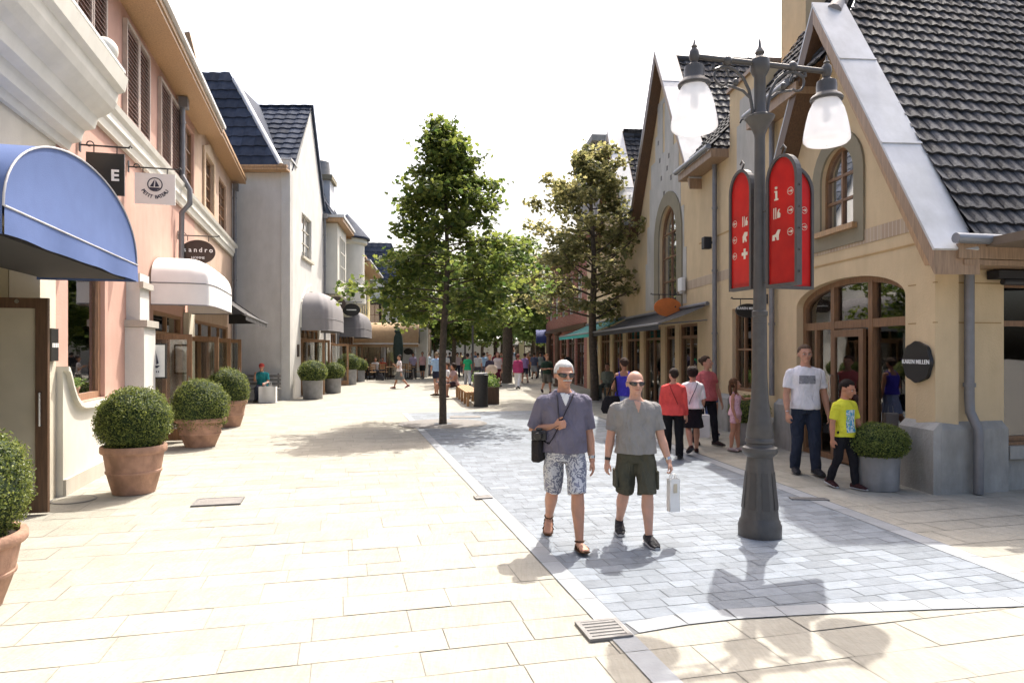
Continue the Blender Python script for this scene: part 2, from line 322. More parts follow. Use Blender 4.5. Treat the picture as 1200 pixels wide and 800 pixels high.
# ------------------------------------------------------------------ people
SKINS = {}
def skin(c):
    k = tuple(c)
    if k not in SKINS: SKINS[k] = mat('skin_%d' % len(SKINS), c, .5, .12, 14, .1, 160, spec=.3, col2=(min(1, c[0]*1.08), c[1]*.98, c[2]*.95))
    return SKINS[k]
SK_TAN = (.46, .255, .175); SK_PALE = (.56, .34, .26); SK_BROWN = (.36, .18, .105)
CL = {}
def cloth(c, rough=.85):
    k = tuple(c)
    if k not in CL:
        m = CL[k] = mat('cloth_%d' % len(CL), c, rough, .10, 7, .22, 220, spec=.12); N = m.node_tree.nodes; L = m.node_tree.links
        tc = next(n for n in N if n.type == 'TEX_COORD'); b1 = next(n for n in N if n.type == 'BUMP'); mp = N.new('ShaderNodeMapping'); mp.inputs['Scale'].default_value = (9, 9, 5); mp.inputs['Rotation'].default_value = (.3, .5, .4); L.new(tc.outputs['Object'], mp.inputs[0])
        nz = N.new('ShaderNodeTexNoise'); nz.inputs['Scale'].default_value = 1; nz.inputs['Detail'].default_value = 3; nz.inputs['Distortion'].default_value = 1.2; L.new(mp.outputs[0], nz.inputs['Vector'])
        b2 = N.new('ShaderNodeBump'); b2.inputs['Strength'].default_value = .75; b2.inputs['Distance'].default_value = .07; L.new(nz.outputs['Fac'], b2.inputs['Height']); L.new(b2.outputs[0], b1.inputs['Normal'])
    return CL[k]
lens_m = mat('sunglass_lens', (.012, .011, .012), .12, spec=.8); lip_m = mat('lips', (.36, .13, .10), .55); eye_m = mat('eye_dark', (.03, .02, .015), .3); eyewhite = mat('eye_white', (.62, .60, .56), .35); brow_m = mat('eyebrow', (.06, .04, .025), .9)
sole_m = mat('shoe_sole', (.42, .42, .42), .7); hair_c = {}
def hairm(c):
    k = tuple(c)
    if k not in hair_c: hair_c[k] = mat('hair_%d' % len(hair_c), c, .75, .12 if c[0] > .4 else .35, 60, .5, 130, spec=.15)
    return hair_c[k]
TM = [(.465, .066, .052), (.50, .092, .064), (.54, .097, .067), (.58, .094, .065), (.63, .091, .063), (.69, .100, .067), (.745, .113, .067), (.78, .111, .061), (.806, .088, .050), (.828, .054, .042), (.85, .036, .036)]
TF = [(.465, .07, .056), (.50, .098, .068), (.54, .100, .069), (.58, .088, .060), (.63, .075, .054), (.69, .083, .064), (.735, .092, .070), (.775, .098, .058), (.806, .090, .046), (.828, .052, .038), (.85, .030, .031)]
def person(label, x, y, rz, S=1.7, fem=False, belly=0., wide=1., legs=((-14, 22, .03, 18), (18, 6, .03, -6)), arms=None, lean=.0, seat=None, head=(0, 0), hs=1., vox=.02,
           sk=SK_TAN, hair='short', hc=(.04, .025, .015), top=None, bottom=None, shoes=None, face=False, group='people walking along the street', z0=.013, name='person', cat='person'):
    V = Vector; T = TF if fem else TM
    swd = (.098 if fem else .118)*wide
    arms = arms or (((.16, .06, -1), (.10, -.22, -1), None, .6), ((.16, .06, -1), (.10, -.22, -1), None, .6))
    # ---- joints
    J = {}; low = 9
    for i, sd in ((0, -1), (1, 1)):
        f, k, ab, pt = legs[i]; f = R(f); k = R(k); pt = R(pt)
        hip = V((sd*.05*S*wide, 0, 0)); kn = hip + V((sd*ab, -math.sin(f), -math.cos(f))).normalized()*.245*S
        an = kn + V((sd*ab*.3, -math.sin(f-k), -math.cos(f-k))).normalized()*.238*S
        fd = V((sd*.14, -math.cos(pt), -math.sin(pt))).normalized(); fn = V((0, -math.sin(pt), math.cos(pt)))
        base = an - fn*.038*S; heel = base - fd*.034*S; toe = base + fd*.108*S
        J['leg', i] = [hip, kn, an, base, heel, toe, fd, fn]; low = min(low, heel.z, toe.z)
    hz = -low if seat is None else seat
    for i in (0, 1): J['leg', i][:6] = [p + V((0, 0, hz)) for p in J['leg', i][:6]]
    dz = hz - .52*S
    def ty(z): return -lean*(z-.52)*S
    def tp(x_, z, y_=0): return V((x_, ty(z)+y_, z*S+dz))
    for i, sd in ((0, -1), (1, 1)):
        uv, fv, th, curl = arms[i]
        sh = tp(sd*swd*S*.90, .783); uv = V((uv[0]*sd, uv[1], uv[2])).normalized(); fv = V((fv[0]*sd, fv[1], fv[2])).normalized()
        el = sh + uv*.172*S; wr = el + fv*.148*S
        J['arm', i] = [sh, el, wr, fv, V(th).normalized() if th else V((-sd*.35, -1, 0)).normalized(), curl]
    def secs(lo, hi, e, flare=0, bmul=1.):
        o = []
        for z, a, b in T:
            if lo <= z <= hi:
                bl = belly*S*max(0, 1-abs(z-.605)/.11)*bmul
                o.append((z*S+dz, (a*wide+e)*S + bl*.35 + flare*S*max(0, .6-z), (b+e)*S+bl*.5 + flare*S*max(0, .6-z), 0, ty(z)-bl*.5 - (.006*S if fem and .7 < z < .76 else 0)))
        return o
    # ---- skin
    m = M(); m.sect(secs(.4, .9, -.007 if top else 0))
    hp = tp(0, .862)
    m.tube([tp(0, .82, .004*S), tp(0, .862, 0), tp(0, .90, -.006*S)], [.040*S*(.85 if fem else 1), .033*S*(.85 if fem else 1), .034*S*(.9 if fem else 1)], 12)
    rot = Euler((R(head[1]), 0, R(head[0]))).to_matrix(); k = S*hs
    def hpnt(a, b, c): return hp + rot @ V((a*k*1.12, b*k*1.04, c*k*1.03))
    hcn = .066
    def he(mm, c, r, **kw): mm.ell(hpnt(c[0], c[1], c[2]+hcn), [r[0]*k*1.12, r[1]*k*1.04, r[2]*k*1.03], rot=rot, **kw)
    he(m, (0, .008, .012), (.0435, .055, .056), seg=18, rings=12); he(m, (0, -.016, -.024), (.0345, .036, .042)); he(m, (0, -.044, -.055), (.014, .013, .012)); he(m, (0, -.043, .013), (.032, .015, .008))
    he(m, (.020, -.036, -.014), (.014, .013, .014)); he(m, (-.020, -.036, -.014), (.014, .013, .014))
    m.tube([hpnt(0, -.051, hcn+.012), hpnt(0, -.061, hcn), hpnt(0, -.071, hcn-.013), hpnt(0, -.054, hcn-.019)], [.0060*k, .0070*k, .0100*k, .008*k], 8)
    he(m, (0, -.0515, -.0285), (.014, .007, .004)); he(m, (0, -.0505, -.037), (.013, .0075, .0045))
    for sd in (-1, 1): he(m, (sd*.0445, .006, -.006), (.0055, .012, .018), seg=8, rings=7)
    for i, sd in ((0, -1), (1, 1)):
        hip, kn, an, base, heel, toe, fd, fn = J['leg', i]
        mt = hip.lerp(kn, .45); cf = kn.lerp(an, .3) + V((0, .010*S, 0))
        q = 1.0 if not fem else 1.03
        q2 = .84 if bottom and bottom[0] == 'trousers' else 1.; q *= .92 if bottom else 1.
        m.tube([hip+V((0, 0, .0*S)), mt, kn.lerp(hip, .08), kn, cf, kn.lerp(an, .62), an, base+fn*.012*S], [.054*S*q, .050*S*q, .036*S*q2, .034*S*q2, .0365*S*q2, .028*S, .0205*S, .022*S], 12)
        m.tube([heel+fn*.018*S, base+fn*.022*S, base.lerp(toe, .5)+fn*.018*S, base.lerp(toe, .85)+fn*.010*S, toe+fn*.007*S], [.018*S, .020*S, .016*S, .010*S, .007*S], 10, ry=[.018*S, .020*S, .026*S, .027*S, .018*S], ref=fn)
        sh, el, wr, fv, th, curl = J['arm', i]
        m.ell(sh, .034*S*(.85 if fem else 1), 12, 8)
        a = .84 if fem else 1
        m.tube([sh, sh.lerp(el, .4), el, el.lerp(wr, .28), el.lerp(wr, .7), wr, wr+fv*.012*S], [.034*S*a, .031*S*a, .0250*S*a, .0275*S*a, .0215*S*a, .0165*S*a, .0160*S*a], 10)
        thv = (th - fv*th.dot(fv)).normalized(); pn = fv.cross(thv)
        if pn.dot(V((-sd, 0, 0))) < 0: pn = -pn
        pc = wr + fv*.032*S
        m.tube([wr, wr+fv*.018*S, pc, wr+fv*.055*S], [.014*S, .022*S, .025*S, .022*S], 10, ry=[.012*S, .011*S, .011*S, .009*S], ref=thv)
        for fi, (o, l) in enumerate(((.0165, .040), (.0055, .045), (-.0055, .042), (-.016, .033))):
            p0 = wr + fv*.050*S + thv*o*S; c1 = curl*.5; d1 = (fv*math.cos(c1)+pn*math.sin(c1)+thv*o*3).normalized(); c2 = curl*1.4; d2 = (fv*math.cos(c2)+pn*math.sin(c2)+thv*o*2).normalized(); c3 = curl*2.2; d3 = fv*math.cos(c3)+pn*math.sin(c3)
            p1 = p0+d1*l*.5*S; p2 = p1+d2*l*.3*S; p3 = p2+d3*l*.22*S
            m.tube([p0-fv*.008*S, p0, p1, p2, p3], [.0056*S, .0056*S, .0052*S, .0047*S, .0040*S], 7)
        q0 = wr+fv*.014*S+thv*.013*S; q1 = wr+fv*.034*S+thv*.032*S+pn*.006*S; q2 = q1+(fv*.9+thv*.25+pn*.35*curl).normalized()*.026*S
        m.tube([q0, q1, q2], [.0085*S, .0068*S, .0052*S], 7)
    body = meobj(name, remesh(m, vox, 1, name=name), skin(sk)); tag(body, label, cat, group)
    body.location = (x, y, z0); body.rotation_euler = (0, 0, R(rz))
    res = {'o': body, 'J': J, 'S': S, 'hp': hpnt, 'hcn': hcn, 'k': k, 'tp': tp, 'rot': rot, 'mw': Matrix.Translation((x, y, z0)) @ Matrix.Rotation(R(rz), 4, 'Z')}
    wf = .012 if vox < .012 else .008
    # ---- top
    if top:
        kind, col, hem, slv = top[:4]; e = top[4] if len(top) > 4 else .008
        m = M(); ss = secs(hem, .84 if kind != 'tank' else .80, e, .12 if kind != 'cardigan' else .14)
        z, a, b, x_, y_ = ss[0]
        if hem > T[0][0]: ss = [(hem*S+dz, a+.003*S, b+.003*S, x_, y_)] + ss
        m.sect(ss, 24)
        if kind != 'tank':
            for i in (0, 1):
                sh, el, wr = J['arm', i][:3]; a_ = .90 if fem else 1; sd = (-1, 1)[i]
                m.ell(sh+V((-sd*.004*S, 0, -.002*S)), .041*S*a_, 14, 10); m.tube([tp(sd*.026*S, .818, .004*S), sh+V((-sd*.02*S, 0, .0))], [.028*S, .038*S*a_], 12)
                full = [sh+ (sh-el)*.05, sh.lerp(el, .35), sh.lerp(el, .75), el, el.lerp(wr, .35), el.lerp(wr, .75), el.lerp(wr, 1.0)]; rr = [.040, .040, .039, .032, .031, .027, .024]
                L_ = [0, .35, .75, 1, 1.35, 1.75, 2.0]; n = [q for q in range(7) if L_[q] <= slv+1e-6]
                pts = [full[q] for q in n]; rs = [rr[q]*S*a_ for q in n]
                if L_[n[-1]] < slv-.02:
                    pts.append(sh.lerp(el, slv) if slv < 1 else el.lerp(wr, slv-1)); rs.append(rs[-1]*1.02)
                m.tube(pts, rs, 12)
        else:
            for sd in (-1, 1): m.tube([tp(sd*.058*S, .785, -.045*S), tp(sd*.060*S, .825, .0), tp(sd*.055*S, .785, .05*S)], .013*S, 8)
        t = meobj({'polo': 'polo_shirt', 'tee': 't_shirt', 'tank': 'tank_top', 'cardigan': 'cardigan'}[kind], remesh(m, vox*1.05, 5 if vox < .012 else 2, wf*S*.7, 11/S*1.2), cloth(col), body); res['top'] = t
    if bottom:
        kind, col, ln = bottom[:3]; m = M()
        if kind in ('skirt',):
            k0, k1 = J['leg', 0][1], J['leg', 1][1]; c = (k0+k1)/2; hh = (k0.x-k1.x)/2; sp = abs(k0.y-k1.y)/2
            w0 = secs(.50, .60, .008); bz = hz + (c.z-hz)*ln; by = c.y*ln
            m.sect([(bz, abs(hh)+.075*S, sp+.075*S, 0, by), ((bz+hz)/2, .105*S, .085*S+sp*.4, 0, by*.5)] + w0, 22, 2.1)
            nm = 'skirt'
        else:
            m.sect(secs(.46, .605, .007), 22)
            loose = bottom[3] if len(bottom) > 3 else .052
            for i in (0, 1):
                hip, kn, an = J['leg', i][:3]
                if kind == 'shorts': m.tube([hip+V((0, 0, .02*S)), hip.lerp(kn, .4), hip.lerp(kn, min(ln, 1)) if ln <= 1 else kn.lerp(an, ln-1)], [.058*S, (loose+.004)*S, loose*S], 14)
                else: m.tube([hip+V((0, 0, .02*S)), hip.lerp(kn, .45), kn, kn.lerp(an, .45), an-V((0, 0, .012*S))], [.056*S, .054*S, (loose-.004)*S, (loose-.009)*S, (loose-.013)*S], 14)
            nm = 'shorts' if kind == 'shorts' else 'trousers'
        t = meobj(nm, remesh(m, vox*1.05, 1, wf*S*.9, 9/S*1.2), col if isinstance(col, bpy.types.Material) else cloth(col), body); res['bottom'] = t
    if shoes:
        kind, col = shoes
        for i in (0, 1):
            hip, kn, an, base, heel, toe, fd, fn = J['leg', i]; lat = fd.cross(fn).normalized()
            if kind == 'sandal':
                s_ = M(); pts = [heel-fd*.004*S, base, base.lerp(toe, .55), base.lerp(toe, .9), toe+fd*.008*S]
                s_.tube([p+fn*.001*S for p in pts], [.006*S]*5, 12, ry=[.02*S, .024*S, .029*S, .030*S, .018*S], ref=fn)
                so = s_.build('sandal', cloth(col, .6), body, smooth=True, local=True)
                b_ = M()
                for t0, rr, hh in ((.25, .026, .024), (.62, .0295, .018), (.0, .024, .03)):
                    c = base.lerp(toe, t0); b_.tube([c + lat*rr*S*math.cos(a)+fn*(hh*S*math.sin(a)*1.15+.004*S) for a in [math.pi*q/8 for q in range(9)]], .0045*S, 6)
                b_.tube([an + Matrix.Rotation(q/10*2*math.pi, 3, fn) @ (lat*.0235*S) + fn*.004*S for q in range(10)], .0045*S, 6, closed=True)
                b_.build('strap', cloth((col[0]*.8, col[1]*.8, col[2]*.8), .6), so, smooth=True, local=True)
            else:
                s_ = M(); s_.tube([heel+fn*.024*S-fd*.006*S, base+fn*.030*S, base.lerp(toe, .45)+fn*.024*S, base.lerp(toe, .82)+fn*.017*S, toe+fn*.013*S+fd*.012*S], [.024*S, .030*S, .024*S, .016*S, .010*S], 12, ry=[.020*S, .025*S, .030*S, .031*S, .018*S], ref=fn)
                if kind == 'trainer': s_.tube([base+fn*.03*S, an+fn*.014*S], [.026*S, .025*S], 10)
                so = s_.build('shoe', cloth(col, .55), body, smooth=True, sharp=60, local=True)
                q = M(); q.tube([heel+fn*.006*S-fd*.010*S, base+fn*.006*S, base.lerp(toe, .5)+fn*.006*S, base.lerp(toe, .88)+fn*.006*S, toe+fn*.007*S+fd*.015*S], [.008*S]*5, 12, ry=[.020*S, .0265*S, .0315*S, .032*S, .016*S], ref=fn)
                q.build('sole', sole_m if kind == 'trainer' else rubber, so, smooth=True, local=True)
    # ---- hair and face
    hm = hairm(hc) if hair else None
    if hair and hair != 'bald':
        m = M(); lim = {'short': -.012, 'white': -.016, 'bob': -.05, 'long': -.05, 'bun': -.02, 'cap': -.0}[hair]
        def hf(d):
            fr = d.y < -.30 + (.25 if d.z < .2 else 0)
            j = 1 + .035*noise.noise(d*5)
            if d.z < (.36 if not fr else .52) and d.y < -.42: return .86
            if d.z < lim*12 and d.y < .35 and abs(d.x) < 2 and hair in ('short', 'white', 'bun', 'cap') and d.y > -.5 and d.z < -.12 : return .84
            return j
        he(m, (0, .010, .014), (.0485 if hair != 'bob' else .058, .0605 if hair != 'bob' else .066, .0605 if hair != 'bob' else .064), seg=28, rings=20, fn=hf)
        if hair == 'long':
            m.tube([hpnt(0, .045, hcn+.02), hpnt(0, .058, hcn-.03), hpnt(0, .056, hcn-.085), hpnt(0, .046, hcn-.14), hpnt(0, .04, hcn-.175)], [x_*k for x_ in (.035, .048, .052, .046, .015)], 12, ry=[x_*k for x_ in (.02, .022, .022, .018, .008)], ref=rot @ V((1, 0, 0)))
            for sd in (-1, 1): m.tube([hpnt(sd*.036, -.01, hcn+.03), hpnt(sd*.05, .0, hcn-.02), hpnt(sd*.052, .006, hcn-.09), hpnt(sd*.046, .0, hcn-.14)], [x_*k for x_ in (.012, .016, .017, .006)], 8)
        if hair == 'bun': he(m, (0, .066, .02), (.026, .024, .026), fn=lambda d: 1+.08*noise.noise(d*6))
        m.build('hair', hm, body, smooth=True, sharp=70, local=True)
    if hair == 'cap':
        m = M(); he(m, (0, .008, .028), (.050, .062, .052), seg=20, rings=12, fn=lambda d: 1 if d.z > -.05 else .8)
        m.tube([hpnt(0, -.04, hcn+.028), hpnt(0, -.075, hcn+.024), hpnt(0, -.10, hcn+.018)], [x_*k for x_ in (.042, .036, .016)], 10, ry=[.004*k]*3, ref=rot @ V((1, 0, 0)))
        m.build('cap', cloth(res.get('capc', (.40, .06, .05))), body, smooth=True, local=True)
    if face:
        if face != 'shades':
            for sd in (-1, 1):
                m = M(); he(m, (sd*.018, -.0475, .0005), (.0072, .005, .0044), seg=10, rings=6); e_ = m.build('eye', eyewhite, body, smooth=True, local=True)
                m = M(); he(m, (sd*.018, -.0515, .0005), (.0034, .002, .0038), seg=8, rings=6); m.build('iris', eye_m, e_, smooth=True, local=True)
                m = M(); m.tube([hpnt(sd*.009, -.053, hcn+.0125), hpnt(sd*.018, -.0535, hcn+.016), hpnt(sd*.029, -.047, hcn+.012)], .0022*k, 6); m.build('eyebrow', brow_m if hair != 'white' else hm, body, smooth=True, local=True)
        m = M(); m.tube([hpnt(-.013, -.0535, hcn-.0335), hpnt(0, -.0575, hcn-.032), hpnt(.013, -.0535, hcn-.0335)], [.0016*k, .0034*k, .0016*k], 8); m.build('lips', lip_m, body, smooth=True, local=True)
    if face == 'shades':
        m = M()
        for sd in (-1, 1):
            m.tube([hpnt(sd*.004, -.0605, hcn+.002), hpnt(sd*.012, -.062, hcn+.001), hpnt(sd*.024, -.058, hcn+.001), hpnt(sd*.037, -.046, hcn+.004), hpnt(sd*.041, -.038, hcn+.006)], [x_*k for x_ in (.006, .0105, .0115, .009, .006)], 10, ry=[.0022*k]*5, ref=rot @ V((0, 0, 1)))
        s_ = m.build('sunglasses', lens_m, body, smooth=True, local=True)
        m = M()
        for sd in (-1, 1): m.tube([hpnt(sd*.041, -.040, hcn+.007), hpnt(sd*.048, -.01, hcn+.006), hpnt(sd*.0485, .012, hcn+.002)], .0022*k, 6)
        m.tube([hpnt(-.006, -.062, hcn+.006), hpnt(.006, -.062, hcn+.006)], .002*k, 6); m.build('temple', rubber, s_, smooth=True, local=True)
    return res
def decal(P, target, name, u0, u1, v0, v1, mt, back=False, n=14, lift=.003, shape=None):
    """a printed patch that lies on the cloth: local x from u0..u1, z from v0..v1, projected along y"""
    bm = bmesh.new(); bm.from_mesh(target.data); tr = BVHTree.FromBMesh(bm); vs = []; s = 1 if back else -1
    for j in range(n+1):
        for i in range(n+1):
            x = u0+(u1-u0)*i/n; z = v0+(v1-v0)*j/n; h = tr.ray_cast(Vector((x, s*2, z)), Vector((0, -s, 0)))
            vs.append((h[0]+Vector((0, s*lift, 0))) if h[0] else None)
    bm.free(); m = M(); idx = {}
    fs = []
    for j in range(n):
        for i in range(n):
            q = [j*(n+1)+i, j*(n+1)+i+1, (j+1)*(n+1)+i+1, (j+1)*(n+1)+i]
            if any(vs[a] is None for a in q): continue
            if shape and not shape((i+.5)/n, (j+.5)/n): continue
            fs.append(q)
    keep = sorted({a for q in fs for a in q}); mp = {a: b for b, a in enumerate(keep)}
    m.add([vs[a] for a in keep], [[mp[a] for a in q] for q in fs])
    return m.build(name, mt, target, smooth=True, local=True)
def printmat(name, cols, scale, kind='noise'):
    m, nt, b, N, L = newmat(name); b.inputs['Roughness'].default_value = .85; tc = N.new('ShaderNodeTexCoord')
    nz = N.new('ShaderNodeTexNoise'); nz.inputs['Scale'].default_value = scale; nz.inputs['Detail'].default_value = 3; nz.inputs['Distortion'].default_value = 1.5; L.new(tc.outputs['Object'], nz.inputs['Vector'])
    rp = N.new('ShaderNodeValToRGB'); rp.color_ramp.interpolation = 'CONSTANT'; e = rp.color_ramp.elements
    n = len(cols)
    for i, c in enumerate(cols):
        q = e[i] if i < 2 else e.new(.5)
        q.position = 0 if i == 0 else .36+.28*(i-1)/max(1, n-2); q.color = c+(1,)
    L.new(nz.outputs['Fac'], rp.inputs['Fac']); L.new(rp.outputs[0], b.inputs['Base Color']); return m
camo = printmat('grey_white_camouflage', [(.55, .56, .58), (.15, .16, .22), (.50, .51, .54), (.20, .21, .28)], 17)
photo_print = printmat('grey_photo_print', [(.10, .10, .12), (.22, .22, .25), (.36, .36, .40)], 22)
blue_print = printmat('blue_print', [(.03, .20, .38), (.62, .68, .66), (.06, .30, .48), (.50, .62, .08)], 16)
flower = printmat('pink_print_cloth', [(.55, .22, .30), (.72, .45, .50), (.40, .12, .20)], 26)
# ------------------------------------------------------------------ building helpers
FL = Fr((-5.33, 7.78), (-.2625, .965)); FR = Fr((5.165, 8.33), (-.0768, .997), (-.997, -.0768)); FS = Fr((5.165, 8.33), (.98, .2)); FL3 = Fr((-7.77, 23.9), (-.1093, .994)); FL3S = Fr((-7.77, 23.9), (1, 0), (0, -1))
def arch(u0, u1, z0, zs, rise, n=14, pw=2.):
    c = (u0+u1)/2; h = (u1-u0)/2
    return [(u0, z0), (u1, z0), (u1, zs)] + [(c+h*math.cos(math.pi*i/n), zs+rise*math.sin(math.pi*i/n)**(2/pw)) for i in range(1, n)] + [(u0, zs)]
def rect(u0, u1, z0, z1): return [(u0, z0), (u1, z0), (u1, z1), (u0, z1)]
def inset(o, k):
    us = [p[0] for p in o]; zs = [p[1] for p in o]; cu = (max(us)+min(us))/2; w = (max(us)-min(us))/2; z0, z1 = min(zs), max(zs); cz = (z0+z1)/2; h = (z1-z0)/2
    return [(cu+(a-cu)*(w-k)/w, cz+(b-cz)*(h-k)/h) for a, b in o]
def window(F, o, parent, d=0, nx=2, ny=3, fm=None, gm=None, fw=.05, dep=.10, name='window', mun=.022, label=None):
    m = M(); i = inset(o, fw); m.ring(F, o, i, d-dep-.05, d-dep+.02)
    us = [p[0] for p in i]; zs = [p[1] for p in i]; u0, u1, z0, z1 = min(us), max(us), min(zs), max(zs)
    def top(u):
        t = z0
        for k in range(len(i)):
            (a, b), (c, e) = i[k], i[(k+1) % len(i)]
            if abs(c-a) > 1e-6 and min(a, c)-1e-6 <= u <= max(a, c)+1e-6: t = max(t, b+(e-b)*(u-a)/(c-a))
        return t
    for k in range(1, nx): u = u0+(u1-u0)*k/nx; m.box(F, u-mun, u+mun, z0, top(u), d-dep-.043, d-dep+.012)
    for k in range(1, ny):
        z = z0+(z1-z0)*k/ny; a, b = u0, u1
        while top(a+.01) < z and a < b: a += .02
        while top(b-.01) < z and b > a: b -= .02
        m.box(F, a, b, z-mun*.9, z+mun*.9, d-dep-.040, d-dep+.009)
    w = m.build(name, fm or brown_wood, parent)
    M().prism(F, i, d-dep-.03, d-dep-.022).build('pane', gm or glass_up, w)
    if label: w['label'] = label
    return w
def tiles(name, P0, A, B, w, l, mt, parent, clip=None, tw=.24, row=.32):
    P0 = Vector(P0); A = Vector(A).normalized(); B = Vector(B).normalized(); N = A.cross(B); N = N if N.z > 0 else -N; m = M()
    ks = min(1, tw/.25); prof = [(x_, h_*ks) for x_, h_ in ((.0, .004), (.2, .030), (.45, .031), (.7, .010), (1.02, .0))]
    nr = int(l/row)+1; nc = int(w/tw)+1; rnd = random.Random(len(name)+int(w*100))
    for i in range(nr):
        for j in range(nc):
            b = i*row + rnd.uniform(-.006, .006); a = j*tw + (tw*.5 if False else 0); up = .038 + rnd.uniform(-.004, .006); vs = []
            for v, hh in ((b-.03, up-.03), (b-.03, up), (b+row, .0)):
                for x, h in prof: vs.append(P0+A*(a+x*tw)+B*v+N*(h+hh))
            m.add(vs, [(r*5+k, r*5+k+1, (r+1)*5+k+1, (r+1)*5+k) for r in range(2) for k in range(4)])
    # underlay
    q = -.012; m.add([P0+N*q, P0+A*w+N*q, P0+A*w+B*l+N*q, P0+B*l+N*q], [(0, 1, 2, 3)])
    return m.build(name, mt, parent, recalc=False, merge=False, clip=clip, smooth=False) if not clip else m.build(name, mt, parent, recalc=False, merge=False, clip=clip)
def caps(m, p0, p1, r=.11, step=.36):
    p0 = Vector(p0); p1 = Vector(p1); L = (p1-p0).length; d = (p1-p0)/L; n = max(1, int(L/step))
    for i in range(n): m.tube([p0+d*(i*L/n), p0+d*((i+1.08)*L/n)], [r*1.12, r*.95], 10)
    return m
def rake(F, parent, foot, apex, d0, d1, th, mcap, mface, w_in):
    """verge of a gable: sheet metal on top, timber face and soffit below"""
    (ua, za), (ub, zb) = foot, apex; L = math.hypot(ub-ua, zb-za); nx, nz = -(zb-za)/L, (ub-ua)/L
    if nz < 0: nx, nz = -nx, -nz
    M().prism(F, [(ua, za), (ub, zb), (ub, zb-th/max(.3, nz)), (ua-nx*0, za-th/max(.3, nz))], d0, d1).build('bargeboard', mface, parent)
    o = [(ua+nx*.004, za+nz*.004), (ub, zb+.007), (ub, zb+.035/max(.3, nz)), (ua+nx*.035, za+nz*.035)]
    c = M().prism(F, o, d0+.03, d1-w_in).build('verge_capping', mcap, parent)
    m = M()
    for t in (.36, .72):
        u, z = ua+(ub-ua)*t, za+(zb-za)*t; a = [(u+nx*.03, z+nz*.03), (u+nx*.03+(ub-ua)/L*.03, z+nz*.03+(zb-za)/L*.03), (u+nx*.05+(ub-ua)/L*.03, z+nz*.05+(zb-za)/L*.03), (u+nx*.05, z+nz*.05)]
        m.prism(F, a, d0+.034, d1-w_in+.004)
    m.build('seam', mcap, c)
def pipe(F, u, z0, z1, parent, d=.07, r=.05, kick=True, hopper=False):
    m = M(); pts = [F.p(u, z1, d), F.p(u, z0+1.15, d)] + ([F.p(u, z0+1.0, d+.01), F.p(u+.03, z0+.8, d+.09), F.p(u+.03, z0+.7, d+.1)] if kick else []) + [F.p(u+(.03 if kick else 0), z0+.02, d+(.1 if kick else 0))]
    m.tube(pts, r, 10)
    for z in [z0+1.3+1.4*i for i in range(int((z1-z0-1.3)/1.4)+1)]: m.tube([F.p(u, z, d), F.p(u, z+.05, d)], r*1.25, 10)
    if hopper: m.box(F, u-.11, u+.11, z1-.22, z1, d-.06, d+.12)
    return m.build('downpipe', pipe_m, parent, smooth=True)
def dome_awning(F, u0, u1, D, zt, zr, zb, mt, label, cat='awning', group='rounded shop awnings along the left side', n1=30, n2=10, sq=5., panels=6, d0=.02):
    t = thing('shop_awning', label, cat, F.p((u0+u1)/2, 0, 0), group); m = M(); c = (u0+u1)/2; h = (u1-u0)/2
    def pt(a, b):
        ph = math.pi*(1-a); q = math.cos(ph); s = math.sin(ph)
        x = math.copysign(abs(q)**(2/sq), q); y = abs(s)**(2/sq); th = b*math.pi/2; r = math.sin(th)**.62; z = math.cos(th)**.75
        sag = 1-.02*abs(math.sin(a*math.pi*panels))
        return F.p(c+h*x*r*sag, zr+(zt-zr)*z, d0+(D-d0)*y*r*sag)
    m.grid(pt, n1, n2); m.grid(lambda a, b: (lambda P: Vector((P.x, P.y, zr+(zb-zr)*b)))(pt(a, 1)), n1, 1)
    cv = m.build('canopy', mt, t, smooth=True, sharp=60)
    m = M(); m.tube([pt(i/n1, 1)+Vector((0, 0, .0)) for i in range(n1+1)], .012, 6); m.tube([pt(i/n1, 1)+Vector((0, 0, zb-zr)) for i in range(n1+1)], .012, 6)
    m.tube([F.p(u0, zr, d0), F.p(u1, zr, d0)], .02, 6); m.build('awning_frame', pipe_m, t, smooth=True)
    return t
def bracket(F, m, u, z, L, r=.012, curl=True):
    m.tube([F.p(u, z, 0), F.p(u, z, L)], r, 8); m.box(F, u-.03, u+.03, z-.09, z+.09, 0, .015)
    if curl: m.tube([F.p(u, z+.012+.05*math.sin(a)*(1-a/9), .12+.05*math.cos(a)*(1-a/9)) for a in [i*.5 for i in range(13)]], r*.7, 6)
    m.tube([F.p(u, z-.0, L-.01), F.p(u, z+.03, L+.01), F.p(u, z, L+.03)], r, 6)
def hang_sign(F, u, z0, z1, d0, d1, label, mt, shape, letters, group='signs hanging over the shop doors'):
    t = thing('hanging_sign', label, 'shop sign', F.p(u, z0, d0), group); G = F.perp(u); m = M()
    sgn = 1 if (F.N.dot(G.U) > 0) else -1
    bracket(F, m, u, z1+.09, d1+.06)
    for d in (d0+(d1-d0)*.2, d0+(d1-d0)*.8): m.tube([F.p(u, z1+.09, d), F.p(u, z1-.03, d)], .008, 6)
    m.build('bracket', black_iron, t, smooth=True)
    a, b = sorted((sgn*d0, sgn*d1)); m = M()
    if shape == 'oval': m.prism(G, [((a+b)/2+(b-a)/2*math.cos(q), (z0+z1)/2+(z1-z0)/2*math.sin(q)) for q in [2*math.pi*i/36 for i in range(36)]], -.02, .02)
    else: m.box(G, a, b, z0, z1, -.015, .015)
    bd = m.build('board', mt, t)
    if letters:
        m = M(); letters(m, G, (a+b)/2, (z0+z1)/2, b-a); m.build('lettering', letters.mt, bd)
    return t
def L_(mt):
    def w(f): f.mt = mt; return f
    return w

